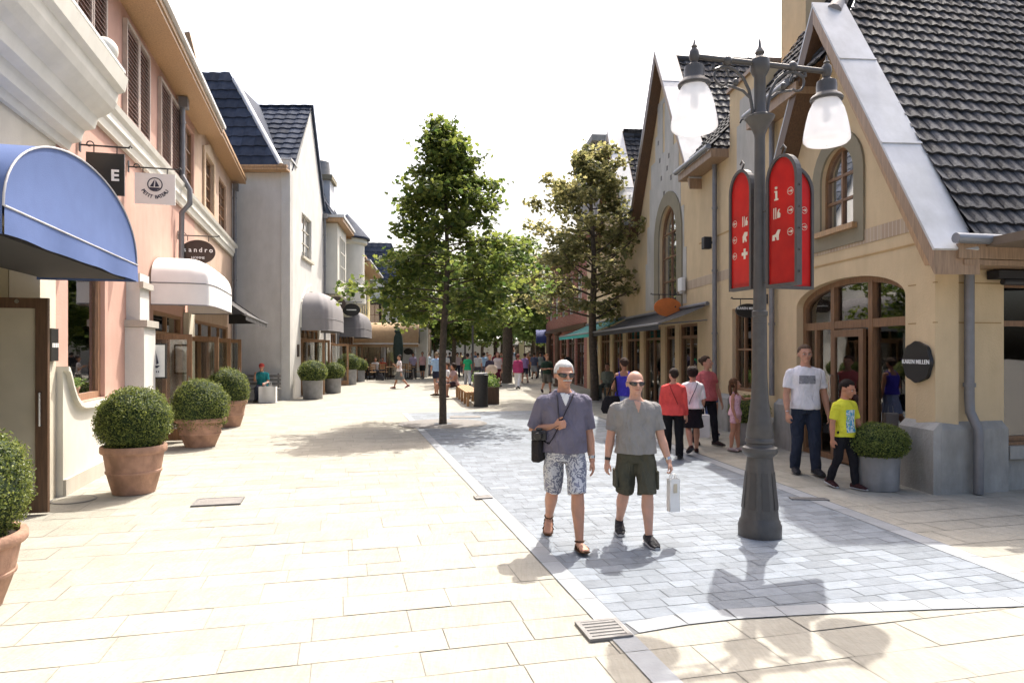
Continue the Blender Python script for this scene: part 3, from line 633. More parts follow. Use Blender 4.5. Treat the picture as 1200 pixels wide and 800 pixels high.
# ------------------------------------------------------------------ ground
def ground():
    m = M(); m.add([(-400, -60, 0), (400, -60, 0), (400, 900, 0), (-400, 900, 0)], [(0, 1, 2, 3)])
    tag(m.build('ground', stone_joint), kind='structure')
    al = math.atan(.25); c, s = math.cos(al), math.sin(al); U = Vector((c, s, 0)); Vv = Vector((-s, c, 0)); rnd = random.Random(5); m = M()
    def P(u, v, z=0): q = U*u+Vv*v; return (q.x, q.y, z)
    v = -1.5
    while v < 75:
        h = rnd.choice((.30, .36, .36, .42)); u = -34+rnd.random()
        while u < 26:
            w = rnd.choice((.42, .52, .6, .6, .72, .85)); q = U*(u+w/2)+Vv*(v+h/2)
            if q.y > -1 and abs(q.x) < 3.5+q.y*.8 and q.y < 70:
                z = .0045+rnd.uniform(-.0012, .0012); g = rnd.choice((.0022, .003, .004)); tx, ty = rnd.uniform(-.0010, .0010), rnd.uniform(-.0010, .0010)
                m.add([P(u+g, v+g, z-tx-ty), P(u+w-g, v+g, z+tx-ty), P(u+w-g, v+h-g, z+tx+ty), P(u+g, v+h-g, z-tx+ty)], [(0, 1, 2, 3)])
            u += w
        v += h
    tag(m.build('stone_pavement', stone_slab, recalc=False, merge=False), kind='structure')
    # grey sett carpet: left edge, curved near edge, right edge, far edge (metres on the ground)
    left0, left1 = Vector((.60, 4.12)), Vector((-3.05, 18.9)); right0, right1 = Vector((4.02, 5.2)), Vector((2.1, 18.6))
    curve = [Vector(q) for q in ((.60, 4.12), (1.0, 4.30), (1.45, 4.42), (2.0, 4.50), (2.7, 4.57), (3.5, 4.64), (4.3, 4.70), (6.0, 4.72))]
    def cy(x):
        for a, b in zip(curve, curve[1:]):
            if a.x <= x <= b.x: return a.y+(b.y-a.y)*(x-a.x)/(b.x-a.x)
        return curve[0].y if x < curve[0].x else curve[-1].y
    def half(poly, p, n):                        # keep the side n points to
        out = []
        for i in range(len(poly)):
            a, b = poly[i], poly[(i+1) % len(poly)]; da, db = (a-p).dot(n), (b-p).dot(n)
            if da >= 0: out.append(a)
            if da*db < 0: out.append(a+(b-a)*(da/(da-db)))
        return out
    def nrm(a, b): d = (b-a).normalized(); return Vector((d.y, -d.x))
    nl, nr = nrm(left0, left1), -nrm(right0, right1)
    rb = Vector((4.10, 4.69)); far = (Vector((-3.05, 18.9)), Vector((2.1, 19.9)))
    base = [left0]+[q for q in curve[1:6]]+[rb, Vector((2.0, 19.9)), left1]
    m = M(); m.add([(q.x, q.y, .0085) for q in base], [tuple(range(len(base)))]); tag(m.build('sett_bed', sett_joint), kind='structure')
    m = M(); v = 3.0
    while v < 20.5:
        h = rnd.choice((.135, .15, .165)); u = -2+rnd.random()*.2
        while u < 8:
            w = rnd.uniform(.17, .33); g = .0028; q = [Vector(P(u+a, v+b)).xy for a, b in ((g, g), (w-g, g), (w-g, h-g), (g, h-g))]; ct = (q[0]+q[2])/2
            if ct.y > 3.9 and ct.y < 20.2:
                q = half(q, left0+nl*.16, nl); q = half(q, right0-(-nr)*.20, nr) if q else q
                q = half(q, Vector((ct.x, cy(ct.x)+.17)), Vector((-(cy(ct.x+.1)-cy(ct.x-.1))/.2, 1)).normalized()) if q else q
                q = half(q, far[0], Vector((.19, -1)).normalized()) if q else q
                if len(q) > 2:
                    z = .0118+rnd.uniform(-.0010, .0010); m.add([(a.x, a.y, z) for a in q], [tuple(range(len(q)))])
            u += w
        v += h
    tag(m.build('sett_paving', sett, recalc=False, merge=False), kind='structure')
    m = M()
    def edge(a, b, n, w, step=.42):
        L = (b-a).length; d = (b-a)/L; k = int(L/step)
        for i in range(k):
            p, q = a+d*(i*L/k+.003), a+d*((i+1)*L/k-.003); m.add([(e.x, e.y, .0132) for e in (p, q, q+n*w, p+n*w)], [(0, 1, 2, 3)])
    edge(left0+(left0-left1).normalized()*3.2, left1, nl, .155); edge(Vector((4.06, 4.9)), right1, nr, .19)
    pts = [Vector((x/100, cy(x/100))) for x in range(78, 405, 34)]
    for a, b in zip(pts, pts[1:]): d = (b-a).normalized(); edge(a, b, Vector((-d.y, d.x)), .165, .3)
    tag(m.build('sett_border', sett_edge, recalc=False, merge=False), kind='structure')
    # tree pit ring in the paving is built with the tree
ground()
def grate(x, y, a, w, h, label, slots, dark=None):
    t = thing('drain_cover', label, 'drain cover', (x, y, 0)); F = Fr((x, y, .0205), (math.cos(a), math.sin(a)), None); m = M()
    def fl(u0, u1, v0, v1, z0, z1, mm):
        c = [Vector((x, y, 0))+Vector((math.cos(a), math.sin(a), 0))*u+Vector((-math.sin(a), math.cos(a), 0))*v for u, v in ((u0, v0), (u1, v0), (u1, v1), (u0, v1))]
        mm.add([(q.x, q.y, z) for z in (z0, z1) for q in c], [(0, 3, 2, 1), (4, 5, 6, 7), (0, 1, 5, 4), (1, 2, 6, 5), (2, 3, 7, 6), (3, 0, 4, 7)])
    e = .028; fl(-w/2, w/2, -h/2, -h/2+e, .008, .026, m); fl(-w/2, w/2, h/2-e, h/2, .008, .026, m); fl(-w/2, -w/2+e, -h/2+e, h/2-e, .008, .026, m); fl(w/2-e, w/2, -h/2+e, h/2-e, .008, .026, m)
    gm = mat('drain_iron', (.16, .155, .15), .6, .15, 20, .2, 80); fr = m.build('rim', gm, t)
    m = M()
    if slots:
        for i in range(slots):
            v0 = -h/2+e+(h-2*e)*(i+.42)/slots; fl(-w/2+e, w/2-e, v0, v0+(h-2*e)/slots*.55, .010, .024, m)
    else: fl(-w/2+e, w/2-e, -h/2+e, h/2-e, .008, .0235, m)
    m.build('grating' if slots else 'lid', gm if slots else mat('lid_stone', (.19, .18, .17), .8, .1, 10, .3, 40), t); m = M(); fl(-w/2+e, w/2-e, -h/2+e, h/2-e, .0205, .0212, m)
    if slots: m.build('pit', rubber, t)  # black sheet between the bars stands in for the dark below
g = gnd(707, 740); grate(g.x, g.y, .24, .28, .28, 'square slotted iron drain grate at the tip of the grey paving', 5)
g = gnd(256, 589); grate(g.x, g.y, .25, .52, .38, 'large square inspection cover set in the pale slabs', 0)
g = gnd(566, 584); grate(g.x, g.y, .25, .20, .16, 'small grey cover on the left border of the grey paving', 0)
g = gnd(948, 586); grate(g.x, g.y, -.1, .42, .12, 'narrow dark channel drain in the shade beside the lamp post', 3)
g = gnd(545, 489); grate(g.x, g.y, .1, .8, .5, 'pale flush cover in the paving before the black bin', 0)
def cover_round(x, y, r, label):
    t = thing('manhole_cover', label, 'drain cover', (x, y, 0)); M().lathe((x, y, 0), [(r+.02, .008), (r+.02, .014), (r-.004, .0145), (r-.004, .008)], 40).build('rim', mat('drain_iron', (.16, .155, .15)), t); M().lathe((x, y, 0), [(r-.008, .006), (r-.008, .0135)], 40).build('lid', stone_slab, t)
g = gnd(86, 586); cover_round(g.x, g.y, .22, 'round stone lid in the pavement beside the nearest glass door')

# ------------------------------------------------------------------ left, nearest: cream shop with a big cornice
b = thing('cream_shop_building', 'nearest cream shop on the left with heavy stepped cornice and blue awning', 'building', FL.p(-2, 0, -2))
M().wall(FL, [(-9, -.2), (.34, -.2), (.34, 5.0), (-9, 5.0)], [rect(-3.5, -.12, 0, 3.1)], 0, -.3).build('wall', cream, b)
m = M().box(FL, -9, .32, 3.15, 5.1, -.31, -6).box(FL, -9, .32, -.2, 3.15, -2.6, -6).box(FL, -.117, .32, -.2, 3.15, -.31, -2.6).box(FL, -9, -3.5, -.2, 3.15, -.31, -2.6); m.build('side_wall', stucco('shaded_cream_jamb', (.46, .41, .29)), b)  # same cream as the front, darkened to put the recess shade into colour
pr = [(0, 4.22), (.06, 4.22), (.09, 4.32), (.20, 4.36), (.22, 4.46), (.24, 4.52), (.36, 4.56), (.38, 4.64), (.40, 4.72), (.50, 4.78), (.58, 4.86), (.62, 4.96), (.64, 5.10), (.72, 5.14), (.74, 5.24), (.76, 5.34), (.70, 5.36), (0, 5.40)]
pr = [(d*.93, 4.20+(z-4.22)*.84) for d, z in pr]
m = M(); n = len(pr); m.add([FL.p(u, z, d) for u in (-9, .62) for d, z in pr], [tuple(range(n)), tuple(range(2*n-1, n-1, -1))]+[(i, (i+1) % n, n+(i+1) % n, n+i) for i in range(n)]); co = m.build('cornice', trim_white, b)
M().box(FL, -9, .60, 5.20, 5.235, -.3, .68).build('lead_flashing', zinc, co)
c = FL.p(.55, 5.235, .46); M().lathe(c, [(.06, 0), (.06, .05), (.03, .07), (.03, .09)], 14).ell(c+Vector((0, 0, .22)), .15, 20, 14).build('ball_finial', trim_white, b, smooth=True)
# open glazed door leaf at right angles to the front
G = FL.perp(-.6); dl = M(); a0, a1 = -.85, .25
dl.ring(G, rect(a0, a1, .03, 2.3), rect(a0+.10, a1-.115, .22, 2.19), -.03, .03); dl = dl.build('open_door', dark_wood, b)
M().box(G, a0+.10, a1-.115, .22, 2.19, -.008, .008).build('pane', glass_frost, dl)
M().tube([G.p(a1-.06, .95, .03), G.p(a1-.06, .95, .08), G.p(a1-.06, 1.3, .08), G.p(a1-.06, 1.3, .03)], .012, 8).build('handle', steel, dl, smooth=True)
M().tube([G.p(a1-.28, 2.26, .03), G.p(a1-.28, 2.26, .045)], .022, 12).build('closer_cap', steel, dl)
m = M().box(FL, .06, .28, 1.62, 2.0, .001, .05); pl = tag(m.build('shop_plaque', sign_black), 'small black plaque on white wall beside the open brown door', 'sign')
m = M()
for i in range(4): m.box(FL, .085+.05*i, .115+.05*i, 1.78, 1.83, .051, .054)
m.build('lettering', letter_white, pl)
# ------------------------------------------------------------------ left: pink shop building
b = thing('pink_shop_building', 'long pink stucco shop with louvred brown shutters and white string course', 'building', FL.p(8, 0, -3)); PK = b
u0 = .35; ub = FL.u(229); ue = 16.3
h2 = rect(.80, 2.28, 1.07, 2.85); dA = rect(FL.u(181), FL.u(215), 0, 2.5); dB = rect(FL.u(226), FL.u(268), 0, 2.5)
wins = [(FL.u(217), FL.u(231)), (FL.u(240), FL.u(250)), (FL.u(257.5), FL.u(266))]
M().wall(FL, [(u0, -.2), (ub, -.2), (ub, 7.32), (u0, 7.32)], [h2, dA, rect(*wins[0][:1], min(wins[0][1], ub-.1), 5.55, 7.0)], -.02, -.3).build('wall', pink, b)
M().wall(FL, [(ub, -.2), (ue, -.2), (ue, 7.5), (ub, 7.5)], [dB]+[rect(a, c, 5.55, 7.0) for a, c in wins[1:]], -.025, -.3).build('peach_wall', peach, b)
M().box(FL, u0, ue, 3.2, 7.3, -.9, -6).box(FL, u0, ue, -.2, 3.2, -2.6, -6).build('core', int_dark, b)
m = M().box(FL, u0, ue, 3.05, 3.2, -.31, -2.6).box(FL, u0, u0+.1, -.2, 3.05, -.31, -2.6).box(FL, 5.0, 5.12, -.2, 3.05, -.31, -2.6).box(FL, 8.0, 8.1, -.2, 3.05, -.31, -2.6).box(FL, ue-.1, ue, -.2, 3.05, -.31, -2.6); m.build('partition', int_light, b)
window(FL, rect(wins[0][0], min(wins[0][1], ub-.1), 5.55, 7.0), b, 0, 2, 3)
for a, c in wins[1:]:
    window(FL, rect(a, c, 5.55, 7.0), b, 0, 2, 4)
a, c = wins[1]; m = M().ring(FL, [(a-.22, 5.4), (c+.22, 5.4), (c+.22, 7.1), ((a+c)/2, 7.38), (a-.22, 7.1)], [(a, 5.55), (c, 5.55), (c, 7.0), ((a+c)/2, 7.001), (a, 7.0)], -.02, .03); m.build('window_surround', stucco('peach_surround', (.55, .42, .30)), b)
window(FL, h2, b, 0, 1, 1, wood('window_wood', (.30, .17, .10)), glass_shop, .09)
for p0, p1, zz in ((85, 122, 7.25), (145, 173, 7.1), (186, 209, 7.08)):
    a, c = FL.u(p0), FL.u(p1); z0 = 5.42; zz -= .08; sh = None
    m = M()
    for x0, x1 in ((a, (a+c)/2-.012), ((a+c)/2+.012, c)): m.ring(FL, rect(x0, x1, z0, zz), rect(x0+.05, x1-.05, z0+.06, zz-.06), -.018, .05)
    sh = m.build('shutter', mat('shutter_rail', (.44, .36, .31), .6), b); m = M()
    for x0, x1 in ((a, (a+c)/2-.012), ((a+c)/2+.012, c)):
        z = z0+.07
        while z < zz-.09:
            p = [FL.p(x, z+q, d) for x in (x0+.05, x1-.05) for q, d in ((0, .045), (.05, -.005), (.062, -.005), (.012, .045))]
            m.add(p, [(0, 1, 2, 3), (7, 6, 5, 4), (0, 1, 5, 4), (1, 2, 6, 5), (2, 3, 7, 6), (3, 0, 4, 7)]); z += .072
    m.build('louvres', shutter_m, sh)
sc_ = M().prism(FL.perp(0), [(0, 0)]*3, 0, 0) if False else None
pr = [(-.02, 4.92), (.05, 4.92), (.07, 5.02), (.10, 5.06), (.10, 5.18), (.15, 5.24), (.17, 5.32), (.12, 5.36), (-.02, 5.38)]
m = M(); n = len(pr); m.add([FL.p(u, z, d) for u in (u0+.01, ue-.05) for d, z in pr], [tuple(range(n)), tuple(range(2*n-1, n-1, -1))]+[(i, (i+1) % n, n+(i+1) % n, n+i) for i in range(n)]); m.build('string_course', trim_white, b)
eu = FL.u(259, .5)
ev = M().box(FL, u0, eu, 7.22, 7.28, -.02, .52).box(FL, u0, eu, 7.29, 7.40, .40, .55).build('eaves', soffit_m, b)
M().box(FL, u0-.02, eu+.03, 7.405, 7.48, .36, .62).build('gutter', zinc, ev)
M().box(FL, eu+.01, ue, 7.48, 7.56, -.02, .42).box(FL, eu+.01, ue-.1, 7.57, 7.66, .30, .45).build('far_eaves', soffit_m, b)
A = FL.U; tiles('roof', FL.p(u0, 7.44, .5), A, -FL.N*.75+Vector((0, 0, .66)), eu-u0, 2.5, tile_dark, b, tw=.4, row=.4)
M().box(FL, u0, u0+2.2, 7.7, 10.5, -1.0, -2.2).build('chimney', stucco('pink_chimney', (.45, .18, .13)), b)
# small cream side gable above the peach part
M().prism(Fr(FL.p(eu+.05, 0, -.3), (-.965, -.2625), (.2625, -.965)), [(-.55, 7.4), (.8, 7.4), (.8, 9.6), (-.05, 9.6)], 0, -.1).build('side_gable', cream, b)
pp = Fr(FL.p(eu+.05, 0, -.3), (-.965, -.2625), (.2625, -.965)); M().prism(pp, [(-.62, 7.42), (-.10, 9.7), (.02, 9.66), (-.5, 7.42)], .02, .3).build('gable_board', soffit_m, b)
pipe(FL, FL.u(213, .08), 5.35, 7.2, b, .09, .06, False, True); M().tube([FL.p(FL.u(213, .1), z, d) for z, d in ((5.5, .1), (5.2, .26), (4.9, .26), (4.7, .1), (2.7, .08))], .055, 10).build('downpipe', pipe_m, b, smooth=True)
pipe(FL, ue-.25, 0, 7.4, b, .09, .06, False, True)
# white wainscot with the swept ledge, and the pilaster
sweep = [(.36, 1.50), (.41, 1.49), (.47, 1.42), (.56, 1.27), (.68, 1.13), (.82, 1.045), (1.0, 1.005), (1.3, .99), (3.28, .99)]
ws = M().prism(FL, [(.36, -.1), (3.28, -.1)]+sweep[::-1], -.015, .07).build('wainscot', trim_white, b)
m = M().prism(FL, sweep+[(x, z+.055) for x, z in sweep[::-1]], -.015, .13); m.build('ledge', trim_white, ws); M().box(FL, .37, 3.27, 0, .2, .071, .10).build('skirting', stucco('skirting_stone', (.50, .47, .41)), ws)
pil = M().box(FL, 3.3, 4.05, 0, 2.12, -.02, .26).box(FL, 3.38, 3.98, 2.10, 3.0, -.02, .18).build('pilaster', offwhite, b); M().box(FL, 3.27, 4.08, 2.125, 2.235, -.02, .31).build('pilaster_cap', stucco('cap_stone', (.45, .42, .37)), pil); M().box(FL, 3.33, 4.03, 2.76, 2.86, .181, .24).build('upper_cap', stucco('cap_stone', (.45, .42, .37)), pil)
# timber shop entrances under the white and black awnings
def entrance(F, o, parent, n, leafs, gm=glass_shop, fm=None, tr=2.05):
    (a, z0), (c, _), (_, z1) = o[:3]; m = M(); m.ring(F, rect(a, c, z0, z1), rect(a+.07, c-.07, z0+.10, z1-.07), -.16, -.06); m.box(F, a+.07, c-.07, tr, tr+.07, -.155, -.065)
    for i in range(1, n): x = a+(c-a)*i/n; m.box(F, x-.04, x+.04, z0+.1, z1-.07, -.15, -.07)
    e = m.build('entrance_frame', fm or door_wood, parent); M().box(F, a+.07, c-.07, z0+.1, z1-.07, -.115, -.108).build('pane', gm, e)
    for u, d0, d1 in leafs:
        G = F.perp(u); s = 1 if F.N.dot(G.U) > 0 else -1; x0, x1 = sorted((s*d0, s*d1))
        l = M().ring(G, rect(x0, x1, .03, tr), rect(x0+.09, x1-.09, .25, tr-.10), -.022, .022).build('open_door', fm or door_wood, parent); M().box(G, x0+.09, x1-.09, .25, tr-.10, -.005, .005).build('pane', gm, l)
        M().tube([G.p(x1-.045, .95, .022), G.p(x1-.045, .95, .07), G.p(x1-.045, 1.25, .07), G.p(x1-.045, 1.25, .022)], .011, 8).build('handle', steel, l, smooth=True)
    return e
entrance(FL, dA, b, 2, [(dA[0][0]+.15, -.1, .62), (dA[1][0]-.1, -.1, .75)]); entrance(FL, dB, b, 4, [(dB[0][0]+1.2, -.1, .7), (dB[0][0]+2.6, -.1, .8)])
M().box(FL, dA[1][0]+.05, dA[1][0]+.8, 0, 2.6, -.01, .10).build('door_pier', cream, b)
# display behind the pink shop's window
for i, (x, c_) in enumerate(((1.1, (.5, .12, .10)), (1.6, (.55, .35, .1)), (2.0, (.12, .14, .25)))):
    t = M().sect([(FL.p(x, 0, -.9).z+1.0, .13, .09, FL.p(x, 0, -.9).x, FL.p(x, 0, -.9).y), (1.3, .11, .08, FL.p(x, 0, -.9).x, FL.p(x, 0, -.9).y), (1.55, .17, .09, FL.p(x, 0, -.9).x, FL.p(x, 0, -.9).y), (1.62, .05, .05, FL.p(x, 0, -.9).x, FL.p(x, 0, -.9).y)], 14)
    o = FL.p(x, 0, -.9); t.tube([(o.x, o.y, 0), (o.x, o.y, 1.02)], .02, 8); tag(t.build('dress_form', cloth(c_), smooth=True), ['red top on a stand at the left of the pink shop window', 'mustard top on the middle stand of the pink shop window', 'navy top on a stand at the right of the pink shop window'][i], 'shop display', 'tops shown in the pink shop window')
# ------------------------------------------------------------------ left: off-white gabled house, turret house, yellow house
b = thing('gabled_white_house', 'off-white gabled house with steep slate roof and grey rounded awning', 'building', (-9, 26, 0))
UE = 7.0; hs = [rect(1.9, 5.9, 0, 2.6), rect(FL3.u(353.5), FL3.u(365), 5.35, 7.0)]
M().wall(FL3, [(0, -.2), (UE, -.2), (UE, 8.1), (4.0, 11.55), (1.1, 8.4), (0, 8.4)], hs, 0, -.3).build('street_wall', offwhite, b)
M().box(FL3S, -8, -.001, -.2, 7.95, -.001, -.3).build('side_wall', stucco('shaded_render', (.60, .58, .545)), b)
M().box(FL3S, -6, -1.35, 3.0, 7.9, -.31, -6).box(FL3S, -6, -3.2, -.2, 3, -.31, -6).build('core', int_dark, b)
M().box(FL3S, -6, .0, 7.96, 8.03, -.001, .42).box(FL3S, -6, .02, 8.04, 8.12, .30, .44).build('eaves', soffit_m, b)
M().box(FL3, -.02, 1.1, 8.41, 8.47, -.32, .05).build('coping', zinc, b)
window(FL3, hs[1], b, 0, 2, 3, mat('pale_window_frame', (.45, .42, .36), .5)); M().box(FL3, hs[1][0][0]-.1, hs[1][1][0]+.1, 5.24, 5.33, -.02, .1).build('sill', cream, b)
entrance(FL3, hs[0], b, 4, [(2.4, -.1, .8), (3.7, -.1, .8)], tr=2.15)
P = Vector((-12.2, 23.55, 8.1)); tiles('front_roof', P, (1, 0, 0), (0, 1.7, 3.6), 5, 4.0, tile_blue, b, tw=.45, row=.44, clip=[((-8.05, 23.55, 8.1), Vector((1, .239, .507)))]); M().add([(-8.05, 23.56, 8.1), (-10.28, 25.27, 11.7), (-10.28, 28, 11.7), (-9.1, 26, 9.75)], [(0, 1, 2, 3)]).build('hip_side', tile_blue, b)
tiles('wing_roof', (-12.2, 24.2, 8.1), (1, 0, 0), (0, 3.6, 3.5), 4.8, 5.0, tile_blue, b, tw=.45, row=.40, clip=[(FL3.p(0, 0, .03), FL3.N)]); tiles('far_roof', (-12.2, 30.9, 8.1), (1, 0, 0), (0, -3.1, 3.5), 4.6, 4.6, tile_blue, b, tw=.45, row=.4, clip=[(FL3.p(0, 0, .03), FL3.N)])
M().tube([(-8.0, 23.6, 8.15), (-10.28, 25.25, 11.75)], .09, 8).build('hip_flashing', zinc, b)
M().prism(FL3, [(4.0, 11.5), (4.0, 11.75), (UE+.12, 8.15), (UE, 8.0)], .10, -.32).build('verge', tile_blue, b)
pipe(FL3, UE-.05, 0, 7.9, b, .08, .055, False, True)
M().box(FL3, 1.2, 1.45, 1.5, 1.95, .001, .04).build('house_sign', sign_brown, b)
m = M()
m.ring(FL3, arch(1.7, 6.15, 2.6, 3.0, 1.35), arch(1.95, 5.9, 2.6, 3.0, 1.12), .001, .06); m.build('arch_moulding', trim_white, b)
dome_awning(FL3, 1.75, 6.15, 1.15, 4.05, 2.95, 2.5, grey_cloth, 'nearer of the two grey rounded awnings, on the off-white gabled house', panels=8)
b = thing('turret_house', 'white house with round corner turret and square chimney with clay pot', 'building', (-11, 36, 0))
M().wall(FL3, [(UE+.01, -.2), (19.5, -.2), (19.5, 8.0), (UE+.01, 8.0)], [rect(9.4, 11.2, 0, 2.6), rect(12.2, 18.4, 0, 2.6)], -.04, -.3).build('wall', offwhite, b)
M().box(FL3, UE+.01, 19.5, 3, 7.9, -.5, -6).box(FL3, UE+.01, 19.5, -.2, 3, -2.4, -6).build('core', int_dark, b)
entrance(FL3, rect(9.4, 11.2, 0, 2.6), b, 2, [(9.6, -.1, .8)]); entrance(FL3, rect(12.2, 18.4, 0, 2.6), b, 5, [(13.4, -.1, .8), (16, -.1, .8)])
bay = M().box(FL3, 7.6, 10.6, 4.35, 7.6, -.03, .55).build('bay', trim_white, b); M().prism(FL3, [(7.75, 4.34), (8.2, 3.7), (10.0, 3.7), (10.45, 4.34)], 0, .45).build('bay_bracket', cream, bay)
window(FL3, rect(8.3, 9.9, 5.0, 7.1), bay, .68, 3, 3, trim_white)
M().box(FL3, 7.2, 11.4, 7.62, 7.78, -.03, .85).build('eaves', soffit_m, b); M().box(FL3, 7.15, 11.45, 7.79, 7.92, -.1, .9).build('gutter', zinc, b)
M().box(FL3, 11.4, 19.6, 7.5, 7.62, -.03, .7).build('far_eaves', soffit_m, b)
tc_ = FL3.p(12.6, 0, .35); M().lathe((tc_.x, tc_.y, 0), [(.3, 3.4), (.75, 4.1), (.98, 4.2), (.98, 5.1), (.9, 5.15), (.9, 7.3), (1.05, 7.4), (1.05, 7.6)], 28).build('turret', trim_white, b, smooth=True)
M().lathe((tc_.x, tc_.y, 0), [(1.2, 7.61), (1.2, 7.7), (.5, 8.5), (.02, 9.0)], 28).build('turret_roof', tile_blue, b, smooth=True)
ch = M().box(FL3, 8.3, 9.6, 7.93, 9.75, -1.0, .1).build('chimney', mat('chimney_render', (.52, .54, .57), .8, .05, 4, .1, 30), b); M().box(FL3, 8.15, 9.75, 9.76, 9.98, -1.15, .22).build('chimney_cap', olive, ch); c = FL3.p(8.95, 9.98, -.42); M().lathe(c, [(.46, 0), (.40, .75), (.34, .8)], 20).build('chimney_pot', zinc_pot, ch, smooth=True)
tiles('roof', FL3.p(UE+.1, 7.95, .3), FL3.U, -FL3.N*.45+Vector((0, 0, 1)), 3.9, 3.6, tile_blue, b, tw=.45, row=.4)
M().prism(FL3, [(10.9, 7.9), (12.0, 7.9), (10.95, 9.6)], -.5, -.2).build('roof_end', tile_dark, b)
pipe(FL3, 11.25, 0, 7.5, b, .06, .05, False)
dome_awning(FL3, 12.0, 18.3, 1.25, 3.95, 2.9, 2.45, mat('dark_grey_canvas', (.14, .135, .145), .8, .06, 5, .1, 90), 'farther grey rounded awning, on the white turret house', panels=8)
b = thing('yellow_house', 'pale yellow two-storey house with a row of dark windows', 'building', (-12, 47, 0))
w3 = [rect(21.8+i*1.55, 23.0+i*1.55, 4.3, 6.3) for i in range(4)]
M().wall(FL3, [(19.52, -.2), (29.5, -.2), (29.5, 7.3), (19.52, 7.3)], w3+[rect(21, 28, 0, 2.6)], -.08, -.3).build('wall', yellow_st, b); M().box(FL3, 19.52, 29.5, -.2, 7.2, -.6, -6).build('core', int_dark, b)
for o in w3: window(FL3, o, b, -.05, 2, 2, trim_white)
M().box(FL3, 19.53, 30, 7.31, 7.42, -.1, .8).build('eaves', soffit_m, b); M().box(FL3, 19.53, 30.1, 7.43, 7.52, .5, .9).build('gutter', zinc, b); tiles('roof', FL3.p(19.53, 7.5, .7), FL3.U, -FL3.N*.8+Vector((0, 0, .6)), 10.4, 3, tile_dark, b, tw=.45, row=.4)
M().box(FL3, 20.0, 20.9, 7.4, 9.0, -.6, .0).build('chimney', yellow_st, b); entrance(FL3, rect(21, 28, 0, 2.6), b, 5, [])
# far house closing the bend
FX = Fr((-14, 61), (1, .12), (.12, -1)); b = thing('slate_roofed_house', 'large pale house with steep slate roof and small white dormer at the bend', 'building', (-8, 63, 0))
hh = [rect(4.6, 6.0, 3.6, 6.2), rect(8.2, 9.6, 3.6, 6.2), rect(1.0, 2.4, 3.6, 6.2)]
M().wall(FX, [(-6, -.2), (13, -.2), (13, 7.3), (-6, 7.3)], hh, 0, -.3).build('wall', offwhite, b); M().box(FX, -6, 12.9, -.2, 7.3, -.6, -7).build('core', int_dark, b)
for o in hh: window(FX, o, b, 0, 2, 2, brown_wood)
tiles('roof', FX.p(-6, 7.3, .3), FX.U, -FX.N*.55+Vector((0, 0, 1)), 11.6, 4.6, tile_blue, b, tw=.6, row=.5, clip=[(FX.p(4.9, 7.3, 0), FX.U*1+Vector((0, 0, .42)))])
dm = M().prism(FX, [(-1.4, 6.3), (2.6, 6.3), (2.6, 7.6), (.6, 9.2), (-1.4, 7.6)], .6, -2).build('dormer', trim_white, b); M().box(FX, -.4, 1.6, 6.6, 7.9, .6, .64).build('dormer_window', olive, dm); M().box(FX, -2.0, 3.4, 5.9, 6.25, 0, 1.2).build('dormer_eaves', tile_dark, b)

# ------------------------------------------------------------------ right, nearest: tan gabled shop
b = thing('tan_gabled_shop', 'tan corner shop with zinc edged gable, arched entrance and dark tiled roof', 'building', FR.p(3, 0, -3)); KM = b
AR = arch(.56, 3.44, 0, 2.47, .37, 20); wo = arch(1.68, 2.62, 3.62, 4.38, .47, 14); ww = rect(FR.u(887), FR.u(858), .9, 2.62)
M().wall(FR, [(0, -.2), (4.7, -.2), (4.7, 6.1), (2.72, 6.1), (2.3, 6.72), (0, 2.95)], [AR, wo], 0, -.3).build('wall', tan, b)
SWN = rect(1.0, 3.2, .58, 2.62)
M().wall(FS, [(.001, -.2), (9, -.2), (9, 3.0), (.001, 3.0)], [SWN], 0, -.3).build('side_wall', tan, b)
# shop interior shell
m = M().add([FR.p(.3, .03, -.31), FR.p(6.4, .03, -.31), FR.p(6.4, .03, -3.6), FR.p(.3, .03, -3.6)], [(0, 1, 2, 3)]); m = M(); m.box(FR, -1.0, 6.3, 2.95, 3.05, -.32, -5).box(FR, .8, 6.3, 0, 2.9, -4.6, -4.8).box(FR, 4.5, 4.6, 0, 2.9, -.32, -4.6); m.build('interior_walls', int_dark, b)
m = M()
M().box(FR, .6, 4.4, .0, .03, -.32, -4.5).build('interior_floor', mat('shop_floor', (.25, .2, .15), .3), b)
# roofs
SL = 1.43
E = FS.p(-.3, 3.06, .40); inw = Vector((-.0768, .997, 0)); tiles('south_roof', E, FS.U, inw+Vector((0, 0, SL)), 10, 7.4, tile_dark, b, tw=.185, row=.25, clip=[(FR.p(2.07, 0, 0), (FR.U+FR.N).normalized()), ((0, 0, 8.72), Vector((0, 0, 1))), (FR.p(0, 0, -.19), FR.N)])
tiles('street_roof', FR.p(2.0, 6.16, .32), FR.U, -FR.N+Vector((0, 0, SL)), 2.9, 3.2, tile_dark, b, tw=.185, row=.25, clip=[(FR.p(2.07, 0, 0), -(FR.U+FR.N).normalized()), ((0, 0, 8.72), Vector((0, 0, 1)))])
M_ = caps(M(), FR.p(2.25, 6.98, .02), FR.p(3.75, 8.9, -1.55), .11, .34); M_.build('hip_caps', mat('clay_cap', (.22, .21, .215), .5, .1, 6), b, smooth=True)
ev = M().box(FS, -.02, 9, 2.74, 2.80, .001, .44).box(FS, -.10, 9, 2.81, 2.98, .40, .45).build('eaves', fascia_m, b); M().tube([FS.p(-.2, 3.03, .50), FS.p(9, 3.03, .50)], .060, 12).build('gutter', gutter_m, ev, smooth=True)
rake(FR, b, (-.42, 2.90), (2.3, 7.08), -.24, .32, .15, zinc, fascia_m, -.02); rake(FR, b, (4.72, 3.34), (2.3, 7.08), .001, .32, .20, zinc, dark_wood, 0)
